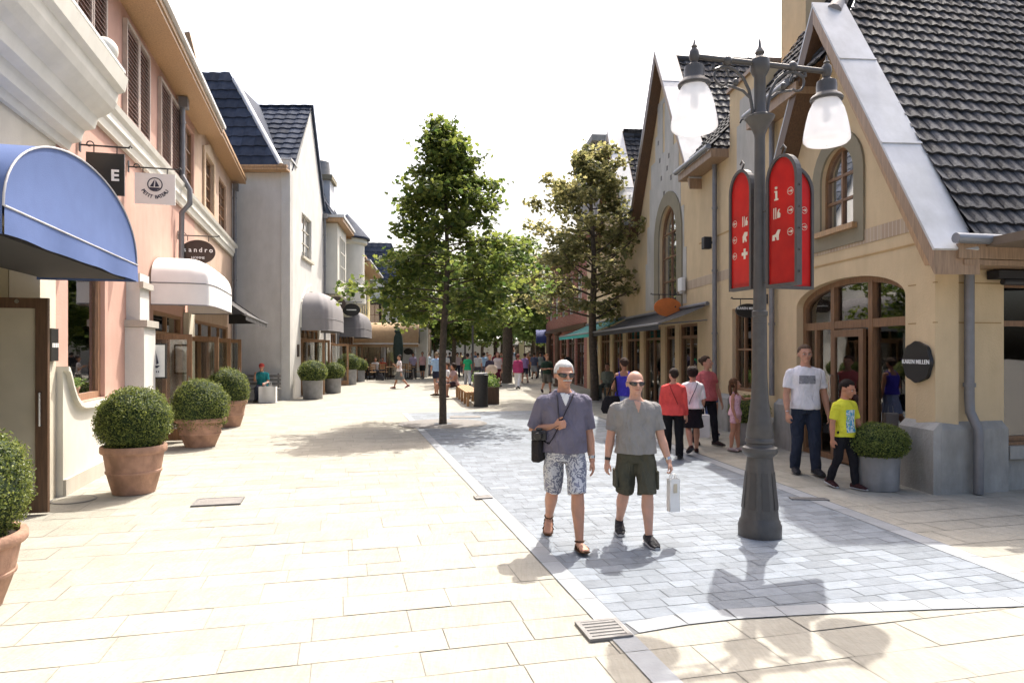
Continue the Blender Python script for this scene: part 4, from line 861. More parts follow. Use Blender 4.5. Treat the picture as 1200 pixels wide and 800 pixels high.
M().prism(FR, [(-.36, 2.74), (2.3, 6.79), (2.3, 6.60), (-.12, 2.76)], .001, .22).build('soffit_board', soffit_m, b)
M().box(FR, 2.75, 4.68, 5.92, 6.1, .001, .36).build('street_eaves', fascia_m, b); M().tube([FR.p(2.95, 6.16, .40), FR.p(4.66, 6.16, .40)], .06, 10).build('street_gutter', gutter_m, b, smooth=True)
ch = M().box(FR, 4.75, 5.75, 6.2, 11.5, -.85, -1.75).build('chimney', tan, b)
# arched window with stone surround
so = arch(1.44, 2.86, 3.32, 4.38, .70, 14); M().ring(FR, so, arch(1.685, 2.615, 3.63, 4.38, .465, 14), .002, .035).build('window_surround', olive, b); window(FR, wo, b, .02, 2, 3, brown_wood); M().box(FR, 1.58, 2.72, 3.53, 3.61, .036, .12).build('sill', soffit_m, b)
M().box(FR, .25, 3.95, 3.27, 3.47, -.01, .012).build('brick_band', soldier, b); M().box(FR, .3, 3.95, 3.09, 3.11, -.01, .014).build('band_moulding', stucco('tan_trim', (.46, .31, .15)), b)
# pier joints and plinths
jm = stucco('joint_shadow', (.34, .23, .11)); m = M()
for z in (2.08, 2.57): m.box(FR, 0, .5, z, z+.014, -.01, .004); m.box(FS, .0, .96, z, z+.014, -.01, .004)
m.build('pier_joint', jm, b)
def plinth(F, u0, u1, z, e, parent, top=.09):
    m = M(); m.box(F, u0, u1, -.1, z-top, -.02, e); P = [F.p(u, zz, d) for u in (u0, u1) for zz, d in ((z-top, e), (z, .002), (z, -.02), (z-top, -.02))]
    m.add(P, [(0, 1, 2, 3), (7, 6, 5, 4), (0, 4, 5, 1), (1, 5, 6, 2), (2, 6, 7, 3), (3, 7, 4, 0)]); return m.build('plinth', plinth_m, parent)
plinth(FR, -.09, .56, .87, .09, b); plinth(FS, -.003, .97, .872, .093, b); plinth(FR, 3.46, 4.1, .87, .09, b); plinth(FR, 4.14, 4.62, .5, .05, b); plinth(FS, 1.02, 8.9, .45, .02, b)
pipe(FS, .40, 0, 2.78, b, .09, .055); pipe(FR, FR.u(905, .08), .9, 6.0, b, .09, .05, False)
# entrance in the arch
i_ = inset(AR, .085); m = M().ring(FR, AR, i_, -.24, -.12); m.box(FR, .645, 3.355, 2.08, 2.20, -.23, -.115)
for u in (1.5, 2.5): m.box(FR, u-.05, u+.05, .085, 2.74, -.225, -.11)
m.box(FR, 3.0, 3.06, .085, 2.08, -.22, -.12); m.box(FR, .645, 1.45, .085, .42, -.215, -.13); ef = m.build('entrance_frame', brown_wood, b); M().prism(FR, [(a, max(z, .4)) for a, z in i_], -.185, -.178).build('pane', glass_shop, ef)
dr = M().ring(FR, rect(1.58, 2.44, .04, 2.06), rect(1.69, 2.33, .62, 1.95), -.10, -.05).box(FR, 1.69, 2.33, .04, .62, -.095, -.055).build('door', wood('entrance_door_wood', (.17, .09, .045)), b); M().box(FR, 1.69, 2.33, .62, 1.95, -.078, -.072).build('pane', glass_shop, dr); m = M()
for i in range(5): m.box(FR, 1.72, 2.30, .12+i*.1, .19+i*.1, -.056, -.045)
m.build('door_panel', brown_wood, dr); M().tube([FR.p(2.39, .95, -.05), FR.p(2.39, .95, 0), FR.p(2.39, 1.35, 0), FR.p(2.39, 1.35, -.05)], .013, 8).build('handle', steel, dr, smooth=True)
sw = window(FS, SWN, b, 0, 1, 1, brown_wood, glass_shop, .08); M().box(FS, 1.08, 3.12, 2.05, 2.12, -.14, -.07).build('transom', brown_wood, sw); M().box(FS, 1.0, 3.2, .40, .56, .022, .09).build('sill', plinth_m, b)
M().box(FS, .98, 3.3, .46, .60, -.05, .03).build('stall_riser', brown_wood, b)
ab = thing('folded_awning', 'black folded awning cassette over the corner shop side window', 'awning', FS.p(1.6, 2.7, .1)); M().box(FS, .72, 4.0, 2.62, 2.72, .03, .20).build('cassette', black_cloth, ab); m = M()
m.tube([FS.p(.8, 2.58, .17), FS.p(4, 2.58, .19)], .04, 8).tube([FS.p(.95, 2.60, .10), FS.p(1.5, 2.55, .23), FS.p(2.1, 2.57, .15)], .018, 6); m.build('folding_arm', rubber, ab, smooth=True)
# ------------------------------------------------------------------ right: taller tan range with big gable
b = thing('tan_long_building', 'long tan shop range with tall zinc edged gable and grey stepped render', 'building', FR.p(13, 0, -3)); TL = b
gw = arch(FR.u(794.5), FR.u(773), 2.95, 4.7, 1.05, 16, 2.4); u1w, u2w = gw[0][0], gw[1][0]
sh = rect(FR.u(829), FR.u(806), .0, 2.5)
front = [rect(8.35, 9.75, 0, 2.42), rect(10.1, 11.0, .0, 2.42), rect(11.4, 13.2, .0, 2.42), rect(13.7, 15.5, .0, 2.42), rect(16.0, 17.6, .0, 2.42), rect(18.1, 19.9, .0, 2.42), rect(20.4, 22.2, .0, 2.42)]
M().wall(FR, [(4.72, -.2), (22.8, -.2), (22.8, 6.1), (19.95, 6.1), (17.3, 9.75), (14.65, 6.1), (13.75, 6.1), (11.0, 9.9), (8.25, 6.1), (6.35, 6.1), (6.35, 7.25), (4.72, 7.25)], [ww, gw]+front, 0, -.3).build('wall', tan, b)
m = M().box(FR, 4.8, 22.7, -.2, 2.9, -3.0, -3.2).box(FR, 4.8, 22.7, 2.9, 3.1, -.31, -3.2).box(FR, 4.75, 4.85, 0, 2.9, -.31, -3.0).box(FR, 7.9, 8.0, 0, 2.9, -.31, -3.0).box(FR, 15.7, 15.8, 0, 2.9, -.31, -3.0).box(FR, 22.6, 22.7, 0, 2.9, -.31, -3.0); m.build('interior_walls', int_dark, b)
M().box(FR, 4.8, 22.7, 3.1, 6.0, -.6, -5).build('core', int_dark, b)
M().box(FR, 4.70, 6.40, 7.255, 7.33, -.34, .06).build('coping', fascia_m, b); M().box(FR, 4.73, 6.34, 3.0, 7.2, -.31, -2).build('tower_core', tan, b)
rake(FR, b, (8.05, 5.85), (11.0, 10.2), -.3, .30, .14, zinc, fascia_m, -.02); rake(FR, b, (13.95, 5.85), (11.0, 10.2), -.3, .30, .24, zinc, dark_wood, 0)
rake(FR, b, (14.5, 5.9), (17.3, 10.0), -.3, .28, .22, zinc, fascia_m, -.02); rake(FR, b, (20.1, 5.9), (17.3, 10.0), -.3, .28, .22, zinc, dark_wood, 0)
for uc, zt in ((11.0, 9.95), (17.3, 9.75)):
    h = (zt-6.0)/1.43; tiles('gable_roof', FR.p(uc-h, 6.0, -.3), -FR.N, FR.U+Vector((0, 0, 1.43)), 7, 4.75, tile_dark, b, tw=.21, row=.27); tiles('gable_roof', FR.p(uc+h, 6.0, -.3), -FR.N, -FR.U+Vector((0, 0, 1.43)), 7, 4.75, tile_dark, b, tw=.21, row=.27)
    caps(M(), FR.p(uc, zt+.02, -.3), FR.p(uc, zt+.02, -7), .11, .4).build('ridge_caps', tile_dark, b, smooth=True)
tiles('street_roof', FR.p(6.36, 6.16, .36), FR.U, -FR.N+Vector((0, 0, 1.1)), 2.3, 2.2, tile_dark, b, tw=.25, row=.33); tiles('street_roof', FR.p(13.4, 6.16, .3), FR.U, -FR.N+Vector((0, 0, 1.1)), 1.6, 2.2, tile_dark, b, tw=.25, row=.33); tiles('street_roof', FR.p(19.7, 6.16, .3), FR.U, -FR.N+Vector((0, 0, 1.1)), 3.2, 2.2, tile_dark, b, tw=.25, row=.33)
M().box(FR, 6.4, 8.6, 5.90, 6.08, .001, .40).build('eaves', fascia_m, b); M().tube([FR.p(6.4, 6.13, .45), FR.p(8.65, 6.13, .45)], .06, 10).build('gutter', gutter_m, b, smooth=True)
# grey white render that steps in towards the gable, with small dark holes and a slit
def steps(cu, hw): 
    r = [(cu+w, z) for w, z in hw]; r2 = []
    for i, (w, z) in enumerate(hw):
        r2 += [(cu+w, z)] + ([(cu+w, hw[i+1][1])] if i+1 < len(hw) else [])
    return [(2*cu-a, z) for a, z in r2] + r2[::-1]
gp = steps(11.05, [(1.9, 2.95), (1.72, 4.4), (1.45, 5.5), (1.30, 6.6), (.85, 7.3), (.62, 8.0), (.45, 8.9)])
hl = [rect(11.05-.02+dx, 11.05+.12+dx, z, z+.14) for dx, z in ((-.5, 7.05), (.35, 7.15), (-.15, 7.6), (.2, 6.6), (-.7, 6.4), (.5, 7.7), (-.35, 6.75))]+[rect(10.95, 11.13, 6.0, 6.25)]
slit = rect(10.97, 11.17, 7.35, 8.75)
hl = [h for h in hl if not (h[0][0] < 11.2 and h[1][0] > 10.95 and h[2][1] > 7.3)]
patch = M().wall(FR, gp, [arch(u1w, u2w, 2.97, 4.7, 1.05, 16, 2.4), slit]+hl, .001, .012).build('render_patch', grey_patch, b)
for h in hl: M().box(FR, h[0][0]+.005, h[1][0]-.005, h[0][1]+.005, h[2][1]-.005, .001, .004).build('putlog_hole', mat('hole_shade', (.16, .15, .14), .9), patch)  # flat dark plates, the shade inside the holes put into colour
M().wall(FR, [(4.74, 3.3), (6.1, 3.3), (6.1, 5.2), (5.95, 5.2), (5.95, 6.4), (5.8, 6.4), (5.8, 6.9), (4.74, 6.9)], [], .001, .012).build('render_patch', grey_patch, b)
M().ring(FR, arch(u1w-.42, u2w+.42, 2.75, 4.75, 1.38, 16, 2.3), arch(u1w+.004, u2w-.004, 2.97, 4.7, 1.045, 16, 2.4), .013, .05).build('window_surround', olive, b)
window(FR, gw, b, 0, 2, 4, brown_wood, mun=.016)
window(FR, ww, b, 0, 3, 2, brown_wood, glass_shop, .07); plinth(FR, 4.75, 6.0, .62, .06, b)
for o in front: entrance(FR, o, b, 2 if o[1][0]-o[0][0] > 1.2 else 1, [], fm=brown_wood)
for x in (8.0, 9.87, 11.12, 13.4, 15.7, 17.8, 20.1): plinth(FR, x-.02, x+.32, .72, .05, b)
plinth(FR, 6.3, 8.0, .8, .07, b)
pipe(FR, FR.u(838, .08), .8, 5.9, b, .09, .055, False); M().box(FR, 4.75, 9.3, 3.28, 3.5, -.01, .010).build('brick_band', soldier, b)
M().box(FR, 6.4, 8.2, 4.3, 4.33, -.01, .014).build('band_moulding', MATS['tan_trim'], b)
wl = thing('wall_lamp', 'small black box lamp on the tan wall beside the downpipe', 'wall lamp', FR.p(7.4, 4.2, .1)); u_ = FR.u(829, .15); M().box(FR, u_-.09, u_+.09, 4.05, 4.32, .08, .26).build('housing', rubber, wl, bevel=.01); M().tube([FR.p(u_, 4.2, 0), FR.p(u_, 4.2, .09)], .03, 8).build('wall_arm', rubber, wl)
ab = thing('alarm_box', 'pale grey box fixed beside the pointed window', 'alarm box', FR.p(8.9, 3.5, .1)); u_ = FR.u(799, .1); M().box(FR, u_-.16, u_+.16, 3.25, 3.6, .051, .16).build('cover', sign_white, ab, bevel=.015); M().box(FR, u_-.1, u_+.1, 3.2, 3.245, .06, .14).build('lamp', zinc, ab)
# ------------------------------------------------------------------ right, far: brick house, grey tower block, shop closing the street
b = thing('red_brick_house', 'red brick house with pale window frames behind the second tree', 'building', FR.p(29, 0, -3))
hb = [rect(24.2+2.6*i, 25.5+2.6*i, 3.6, 5.6) for i in range(5)]+[rect(23.6+2.6*i, 25.7+2.6*i, 0, 2.5) for i in range(5)]
M().wall(FR, [(22.82, -.2), (37.5, -.2), (37.5, 7.0), (22.82, 7.0)], hb, 0, -.3).build('wall', red_brick, b); M().box(FR, 22.9, 37.4, -.2, 7, -1.2, -6).build('core', int_dark, b)
for o in hb[:5]: window(FR, o, b, 0, 2, 2, trim_white)
for o in hb[5:]: entrance(FR, o, b, 2, [], fm=dark_wood)
M().box(FR, 22.8, 37.6, 2.75, 3.0, -.01, .12).build('fascia', dark_wood, b); M().box(FR, 22.8, 37.6, 7.01, 7.15, -.2, .5).build('eaves', fascia_m, b); tiles('roof', FR.p(22.8, 7.15, .45), FR.U, -FR.N+Vector((0, 0, .8)), 14.8, 3.4, tile_dark, b, tw=.5, row=.45)
for uq in (24.0, 27.3):
    cp = FR.p(uq, 0, 1.5)
b = thing('stone_tower', 'grey stone tower rising above the brick house behind the second tree', 'building', FR.p(26, 0, -2)); hw_ = [rect(24.6, 25.6, 8.3, 9.8)]
M().wall(FR, [(23.4, 6.9), (28.4, 6.9), (28.4, 11.4), (23.4, 11.4)], [rect(24.0, 25.0, 8.2, 9.6), rect(26.6, 27.6, 8.2, 9.6)], -.5, -.8).build('wall', stucco('tower_stone', (.33, .30, .27)), b); M().box(FR, 23.41, 28.39, 7, 11.3, -.95, -5).box(FR, 23.4, 28.4, 6.9, 11.4, -.81, -.94).build('core', MATS['tower_stone'], b); M().box(FR, 23.2, 28.6, 11.41, 11.7, -5, -.3).build('parapet', plinth_m, b)
for q in (24.0, 26.6): window(FR, rect(q, q+1, 8.2, 9.6), b, -.5, 2, 2, trim_white)
for k in range(2):
    o = FR.p(24.6+k*3.2, 0, 1.1); c = M().lathe((o.x, o.y, 0), [(.2, 0), (.2, .12), (.13, .16), (.12, 2.45), (.2, 2.52), (.2, 2.62)], 16); tag(c.build('arcade_column', dark_wood, smooth=True), ['dark slim column nearest the teal awning', 'dark slim column farther along the brick house'][k], 'column', 'columns before the brick house')
o = FR.p(24.4, 0, .1)
FC = Fr((-12, 68), (1, -.05), (-.05, -1)); b = thing('shop_at_street_end', 'row of shops with green fascia closing the far end of the street', 'building', (2, 70, 0)); hc_ = [rect(8+2.6*i, 10.1+2.6*i, 0, 2.8) for i in range(6)]+[rect(8.4+2.6*i, 9.7+2.6*i, 4.6, 6.6) for i in range(6)]
M().wall(FC, [(5, -.2), (26, -.2), (26, 8.4), (5, 8.4)], hc_, 0, -.3).build('wall', yellow_st, b); M().box(FC, 5, 26, -.2, 8.3, -1.5, -6).build('core', int_dark, b)
for o in hc_[:6]: entrance(FC, o, b, 2, [], fm=dark_wood)
for o in hc_[6:]: window(FC, o, b, 0, 2, 2, trim_white)
M().box(FC, 7, 24, 2.9, 4.2, .001, .3).build('fascia', mat('green_fascia', (.04, .20, .10), .6), b); tiles('roof', FC.p(5, 8.4, .3), FC.U, -FC.N*.9+Vector((0, 0, .9)), 21, 4, tile_dark, b, tw=.6, row=.5)
# ------------------------------------------------------------------ awnings
def barrel_awning():
    t = thing('shop_awning', 'large blue half round awning with white piping over the nearest glass door', 'awning', FL.p(-1.9, 2.5, .5), 'rounded shop awnings along the left side')
    c, w, z0, h, zb, D = -1.9, 1.68, 2.72, .72, 2.53, 1.0; n = 32
    def e(i, d, k=1): a = math.pi*i/n; return FL.p(c-w*k*math.cos(a), z0+h*k*math.sin(a)**.92, d)
    m = M(); m.grid(lambda a, b: e(a*n, .02+(D-.02)*b), n, 6)
    # front face, slightly slack
    m.grid(lambda a, b: (lambda p, q: p.lerp(q, b)+FL.N*(-.018*math.sin(b*math.pi)*math.sin(a*math.pi)+.006*math.sin(a*17)*b*(1-b)))(FL.p(c-w*math.cos(math.pi*a), z0, D), e(a*n, D)), n, 10)
    m.build('canopy', blue_cloth, t, smooth=True, sharp=50)
    m = M(); m.grid(lambda a, b: FL.p(c-w+2*w*a, z0-(z0-zb)*b+.004*math.sin(a*23)*b, D+.012+.012*math.sin(a*15)*b), 40, 4)
    m.grid(lambda a, b: FL.p(c+w+.004, z0-(z0-zb)*b, D*a), 6, 3); m.grid(lambda a, b: FL.p(c-w-.004, z0-(z0-zb)*b, D*a), 6, 3); m.build('valance', blue_cloth, t, smooth=True)
    m = M(); m.tube([e(i, D+.006) for i in range(n+1)], .008, 6); m.tube([FL.p(c-w, z0, D+.014), FL.p(c+w, z0, D+.014)], .008, 6); m.build('piping', piping_m, t, smooth=True)
    m = M(); m.box(FL, c-w+.05, c+w-.05, zb+.02, zb+.05, .05, .9); m.tube([FL.p(c+w-.03, zb+.12, .03), FL.p(c+w-.03, zb+.12, D-.02)], .018, 8); m.build('dark_underside', black_cloth, t)  # black plate added to darken the awning's underside
barrel_awning()
dome_awning(FL, 4.8, 8.2, 1.05, 3.56, 2.98, 2.58, white_cloth, 'white rounded awning beside the pilaster on the pink shop', sq=9, panels=4)
def drop_awning(F, u0, u1, D, z1, z0, mt, label, cheeks=False, stripes=None, grp=None):
    t = thing('sloped_awning', label, 'awning', F.p((u0+u1)/2, z0, D/2), grp); m = M()
    m.grid(lambda a, b: F.p(u0+(u1-u0)*a, z1+(z0-z1)*b-.03*math.sin(b*math.pi), .03+(D-.03)*b), 24, 8); cv = m.build('canopy', mt, t, smooth=True)
    M().grid(lambda a, b: F.p(u0+(u1-u0)*a, z0-.14*b, D+.004+.01*math.sin(a*40)*b), 40, 2).build('valance', mt, t, smooth=True)
    if cheeks:
        for u in (u0+.004, u1-.004): M().add([F.p(u, z1, .03), F.p(u, z0, D), F.p(u, z0-.02, .03)], [(0, 1, 2)]).build('cheek', mt, t)
    m = M(); m.tube([F.p(u0-.03, z0, D), F.p(u1+.03, z0, D)], .03, 8); m.tube([F.p(u0-.03, z1+.03, .06), F.p(u1+.03, z1+.03, .06)], .05, 8)
    for u in (u0+.1, u1-.1): m.tube([F.p(u, z1-.35, .02), F.p(u, z0-.01, D-.02)], .018, 6)
    m.build('awning_frame', pipe_m, t, smooth=True)
    if stripes:
        m = M(); k = stripes
        for i in range(k): m.grid(lambda a, b: F.p(u0+(u1-u0)*(i+.3+.4*a)/k, z1+(z0-z1)*b-.03*math.sin(b*math.pi)+.007, .03+(D-.03)*b), 2, 8)
        m.build('stripe', mat('dark_teal_stripe', (.012, .10, .10), .8), cv)
    return t
drop_awning(FL, 8.9, 15.0, 1.2, 3.45, 2.62, black_cloth, 'black sloping awning behind the white rounded one on the pink shop', True)
drop_awning(FR, 7.55, 15.3, 1.2, 2.80, 2.36, black_cloth, 'long black sloping awning on the tan shop range, right side', False)
drop_awning(FR, 15.5, 22.6, 1.3, 2.85, 2.34, teal_cloth, 'teal striped sloping awning beyond the black one, right side', False, 9)
# ------------------------------------------------------------------ signs
@L_(letter_white)
def l_nyle(m, G, u, z, w): text_m(m, G, 'E', .20, u+w/2-.11, z-.02, .016, bold=.006)
hang_sign(FL, FL.u(103, .1), 3.78, 4.33, .08, .53, 'square black hanging sign half hidden behind the blue awning', sign_black, 'rect', l_nyle)
@L_(letter_dark)
def l_boat(m, G, u, z, w):
    c = z+.07; d = .0165; r = .115
    m.ring(G, [(u+r*math.cos(a), c+r*math.sin(a)) for a in [2*math.pi*i/32 for i in range(32)]], [(u+r*.86*math.cos(a), c+r*.86*math.sin(a)) for a in [2*math.pi*i/32 for i in range(32)]], d, d+.003)
    m.prism(G, [(u-.02, c-.04), (u-.005, c+.085), (u-.075, c-.035)], d, d+.003); m.prism(G, [(u+.0, c-.04), (u+.01, c+.075), (u+.065, c-.03)], d, d+.003)
    m.prism(G, [(u-.085, c-.05), (u+.085, c-.05), (u+.06, c-.075), (u+.02, c-.095), (u-.03, c-.095), (u-.065, c-.075)], d, d+.003)
    s = 'PETIT BATEAU'
    for i, ch in enumerate(s):
        a = -math.pi/2 + (i-(len(s)-1)/2)*.185; text_m(m, G, ch, .078, u+.205*math.cos(a), c+.205*math.sin(a), d, rot=a+math.pi/2, ext=.0015, bold=.002)
hang_sign(FL, FL.u(158, .1), 4.13, 4.63, .10, .70, 'white hanging sign with a navy sailing boat in a circle', sign_white, 'rect', l_boat)
@L_(letter_white)
def l_san(m, G, u, z, w):
    for i, ch in enumerate('sandro'): text_m(m, G, ch, .14, u+(i-2.5)*.105, z+.04, .021, ext=.002, bold=.002)
    text_m(m, G, 'HOMME', .075, u, z-.13, .021, ext=.002)
hang_sign(FL, FL.u(214, .1), 3.62, 4.14, .06, .76, 'dark brown oval hanging sign lettered in pale letters above white awning', sign_brown, 'oval', l_san)
@L_(letter_white)
def l_two(m, G, u, z, w):
    text_m(m, G, 'MAISON', .13, u, z+.02, .021, ext=.002)
@L_(letter_white)
def l_dash(m, G, u, z, w):
    m.box(G, u-.25, u+.25, z-.02, z+.03, .0205, .023)
hang_sign(FL3, FL3.u(383, .1), 3.55, 4.2, .1, .95, 'dark oval hanging sign over the nearer grey awning', sign_brown, 'oval', l_dash)
hang_sign(FL3, FL3.u(398, .1), 3.5, 4.15, .25, 1.15, 'black oval hanging sign between the two grey awnings', sign_black, 'oval', l_dash)
@L_(letter_white)
def l_kmh(m, G, u, z, w): text_m(m, G, 'KAREN MILLEN', .064, u, z+.04, .021, ext=.002, bold=.001)
hang_sign(FR, 4.55, 2.36, 2.62, .14, .62, 'black oval hanging sign partly hidden behind the lamp post', sign_black, 'oval', l_kmh)
@L_(sign_brown)
def l_or(m, G, u, z, w):
    for q, (a, b, r) in enumerate(((.20, .01, .022),)): m.prism(G, [(u+a+r*math.cos(k), z+b+r*math.sin(k)) for k in [math.pi*i/5 for i in range(10)]], .0205, .024)
hang_sign(FR, FR.u(800), 2.62, 3.10, .04, .76, 'orange oval hanging sign above the black awning', orange_m, 'oval', l_or)
# round black shop sign on the corner pier
t = thing('corner_shop_sign', 'black scalloped round sign reading KAREN MILLEN on the corner pier', 'shop sign', FR.p(.26, 1.4, 0)); TF_ = Fr(FR.p(.26, 1.60, 0), -FR.U, FR.N)
m = M(); m.prism(TF_, [(.25*(1+.035*math.cos(8*a))*math.cos(a), .25*(1+.035*math.cos(8*a))*math.sin(a)) for a in [2*math.pi*i/64 for i in range(64)]], .02, .07); bd = m.build('board', sign_black, t, bevel=.006)
m = M(); text_m(m, TF_, 'KAREN MILLEN', .076, 0, .0, .071, ext=.003, bold=.0006, sx=1.0); m.build('lettering', letter_white, bd)
# small sign plate by the pilaster and box plaque on the gabled house
t = thing('boat_plate', 'white plate with a small boat emblem beside the pilaster', 'shop sign', FL.p(4.2, 1.2, .2)); G = FL.perp(4.12, 0); M().box(G, .10, .40, 1.28, 1.84, -.01, .01).build('plate', sign_white, t); m = M().ring(G, rect(.075, .425, 1.255, 1.865), rect(.102, .398, 1.282, 1.838), -.016, .014).build('edge_frame', black_iron, t)
m = M(); m.prism(G, [(.24, 1.50), (.25, 1.74), (.20, 1.52)], .0105, .013).prism(G, [(.26, 1.50), (.262, 1.70), (.30, 1.52)], .0105, .013).prism(G, [(.18, 1.48), (.32, 1.48), (.28, 1.44), (.22, 1.44)], .0105, .013)
for i in range(4): m.box(G, .2+.03*i, .215+.03*i, 1.36, 1.39, .0105, .013)
m.build('emblem', letter_dark, t)

# ------------------------------------------------------------------ greenery
def leafcloud(m, pts, size, rnd, nrm=None, jit=.6, asp=.6, fold=.15, lobe=False):
    for q, p in enumerate(pts):
        n = Vector((rnd.gauss(0, 1), rnd.gauss(0, 1), rnd.gauss(0, 1)))
        if nrm is not None: n = nrm[q]*1.0 + n*jit
        if n.length < 1e-5: n = Vector((0, 0, 1))
        n.normalize(); a = Vector((rnd.gauss(0, 1), rnd.gauss(0, 1), rnd.gauss(0, 1))); a -= n*a.dot(n)
        if a.length < 1e-5: continue
        a.normalize(); b = n.cross(a); s = size*rnd.uniform(.65, 1.3); v = len(m.v)
        if lobe:
            k = [p-a*s*.5, p-b*s*.48-a*s*.12+n*s*fold, p-b*s*.30+a*s*.12, p-b*s*.34+a*s*.38+n*s*fold, p+a*s*.16, p+a*s*.62, p+a*s*.16, p+b*s*.34+a*s*.38+n*s*fold, p+b*s*.30+a*s*.12, p+b*s*.48-a*s*.12+n*s*fold]
            m.v += [tuple(x) for x in (k[0], k[1], k[2], k[3], k[5], k[7], k[8], k[9])]; m.f += [[v, v+1, v+2, v+6, v+7], [v+2, v+3, v+4, v+5, v+6]]; m.mi += [0, 0]
        else:
            m.v += [tuple(x) for x in (p-a*s*.5, p-b*s*asp*.5+n*s*fold, p+a*s*.5, p+b*s*asp*.5+n*s*fold)]; m.f.append([v, v+1, v+2, v+3]); m.mi.append(0)
def ball(parent, c, rx, rz, n, size, seed, flat=-.85):
    rnd = random.Random(seed); c = Vector(c); sd = Vector((seed*1.7, seed*.3, 0))
    def rad(d): return 1+.06*noise.noise(d*2.2+sd)+.05*noise.noise(d*5+sd)+.03*noise.noise(d*12+sd)
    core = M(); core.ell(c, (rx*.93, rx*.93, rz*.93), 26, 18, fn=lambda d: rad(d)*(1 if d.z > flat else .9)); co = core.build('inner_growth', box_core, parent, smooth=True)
    pts = []; nr = []
    while len(pts) < n:
        d = Vector((rnd.gauss(0, 1), rnd.gauss(0, 1), rnd.gauss(0, 1)))
        if d.length < 1e-4: continue
        d.normalize()
        if d.z < flat: continue
        k = rad(d)*(rnd.uniform(.90, 1.0) if rnd.random() < .85 else rnd.uniform(1.0, 1.06)); pts.append(c+Vector((d.x*rx*k, d.y*rx*k, d.z*rz*k))); nr.append(d)
    m = M(); leafcloud(m, pts, size, rnd, nr, .75, .62, .12); m.build('foliage', box_leaf, parent, recalc=False, merge=False)
def terra_pot(x, y, rr, br, h, brx, brz, label, n, size, seed, lift=.74):
    t = thing('box_ball_planter', label, 'potted plant', (x, y, .006), 'terracotta pots with clipped box balls on the left'); o = (x, y, .01)
    M().lathe(o, [(br*.98, 0), (br, .02), (br+(rr-br)*.45, h*.42), (br+(rr-br)*.45+.012, h*.43), (br+(rr-br)*.47+.012, h*.47), (br+(rr-br)*.48, h*.48), (rr*.90, h*.83), (rr*.97, h*.85), (rr, h*.88), (rr, h*.97), (rr*.98, h), (rr*.88, h), (rr*.85, h*.9), (.01, h*.9)], 40).build('pot', terra, t, smooth=True, sharp=50)
    M().lathe(o, [(rr*.86, h*.90), (rr*.86, h*.93), (.01, h*.95)], 24).build('soil', soil, t); ball(t, (x, y, h+brz*lift), brx, brz, n, size, seed)
terra_pot(-3.73, 4.58, .40, .26, .50, .42, .43, 'nearest box ball in terracotta pot, cut off by the left edge', 15000, .022, 1)
terra_pot(-4.64, 8.38, .37, .24, .58, .43, .41, 'full round box ball in terracotta pot beside the swept white wall', 13000, .026, 2)
terra_pot(-5.66, 12.4, .44, .26, .52, .49, .52, 'wide flat domed box ball in terracotta pot, third along the left', 10000, .03, 3, .36)
terra_pot(-6.50, 15.6, .43, .28, .60, .47, .52, 'box ball in terracotta pot partly hidden behind the wide domed one', 8000, .032, 4, .42)
for i, (u_, d_) in enumerate(((1.15, -.09), (1.35, -.10))):
    p = FL.p(u_, 1.105, -.14-.0*i); t = thing('sill_pot', ['small terracotta pot of herbs at the left of the shop window sill', 'small terracotta pot of herbs at the right of the shop window sill'][i], 'potted plant', p, 'small pots on the window sill'); M().lathe(p, [(.055, 0), (.075, .13), (.085, .13), (.085, .16), (.06, .16), (.05, .10), (.01, .10)], 18).build('pot', terra, t, smooth=True)
    rnd = random.Random(i); pts = [p+Vector((rnd.gauss(0, .055), rnd.gauss(0, .055), .20+rnd.uniform(-.04, .07))) for _ in range(220)]; m = M(); leafcloud(m, pts, .045, rnd); m.build('foliage', bright_leaf, t, recalc=False, merge=False)
def zpot(x, y, r, h, brx, brz, label, n, size, seed, group='grey metal planters with clipped box'):
    t = thing('metal_planter', label, 'potted plant', (x, y, .006), group); o = (x, y, .01)
    M().lathe(o, [(r*.93, 0), (r*.95, .012), (r*.97, h*.5), (r, h*.985), (r*1.02, h), (r*.95, h), (r*.92, h*.92), (.01, h*.92)], 32).build('pot', zinc_pot, t, smooth=True, sharp=50); ball(t, (x, y, h+brz*.72), brx, brz, n, size, seed, -.7)
zpot(4.60, 8.60, .26, .42, .36, .24, 'grey metal planter beside the corner pier, behind the boy', 9000, .026, 11)
zpot(4.36, 12.55, .24, .42, .36, .29, 'grey metal planter behind the lamp post, next to the girl', 6000, .03, 12)
for i, (px, py, s, lb) in enumerate(((367, 468, 1.0, 'nearest grey planter on the left, before the rounded grey awning'), (391, 461, .9, 'second grey planter, beside the door under the nearer grey awning'), (409, 451, 1.15, 'third grey planter, below the black oval sign'), (421, 447.5, .95, 'farthest grey planter before the cafe chairs'))):
    g = gnd(px, py); zpot(g.x-.1, g.y+.3, .36*s, .66*s, .52*s, .42*s, lb, 3000, .05, 20+i)
zpot(*(lambda g: (g.x, g.y))(gnd(378, 455)), .3, .6, .45, .4, 'box plant half hidden behind the second grey planter', 2000, .05, 28)

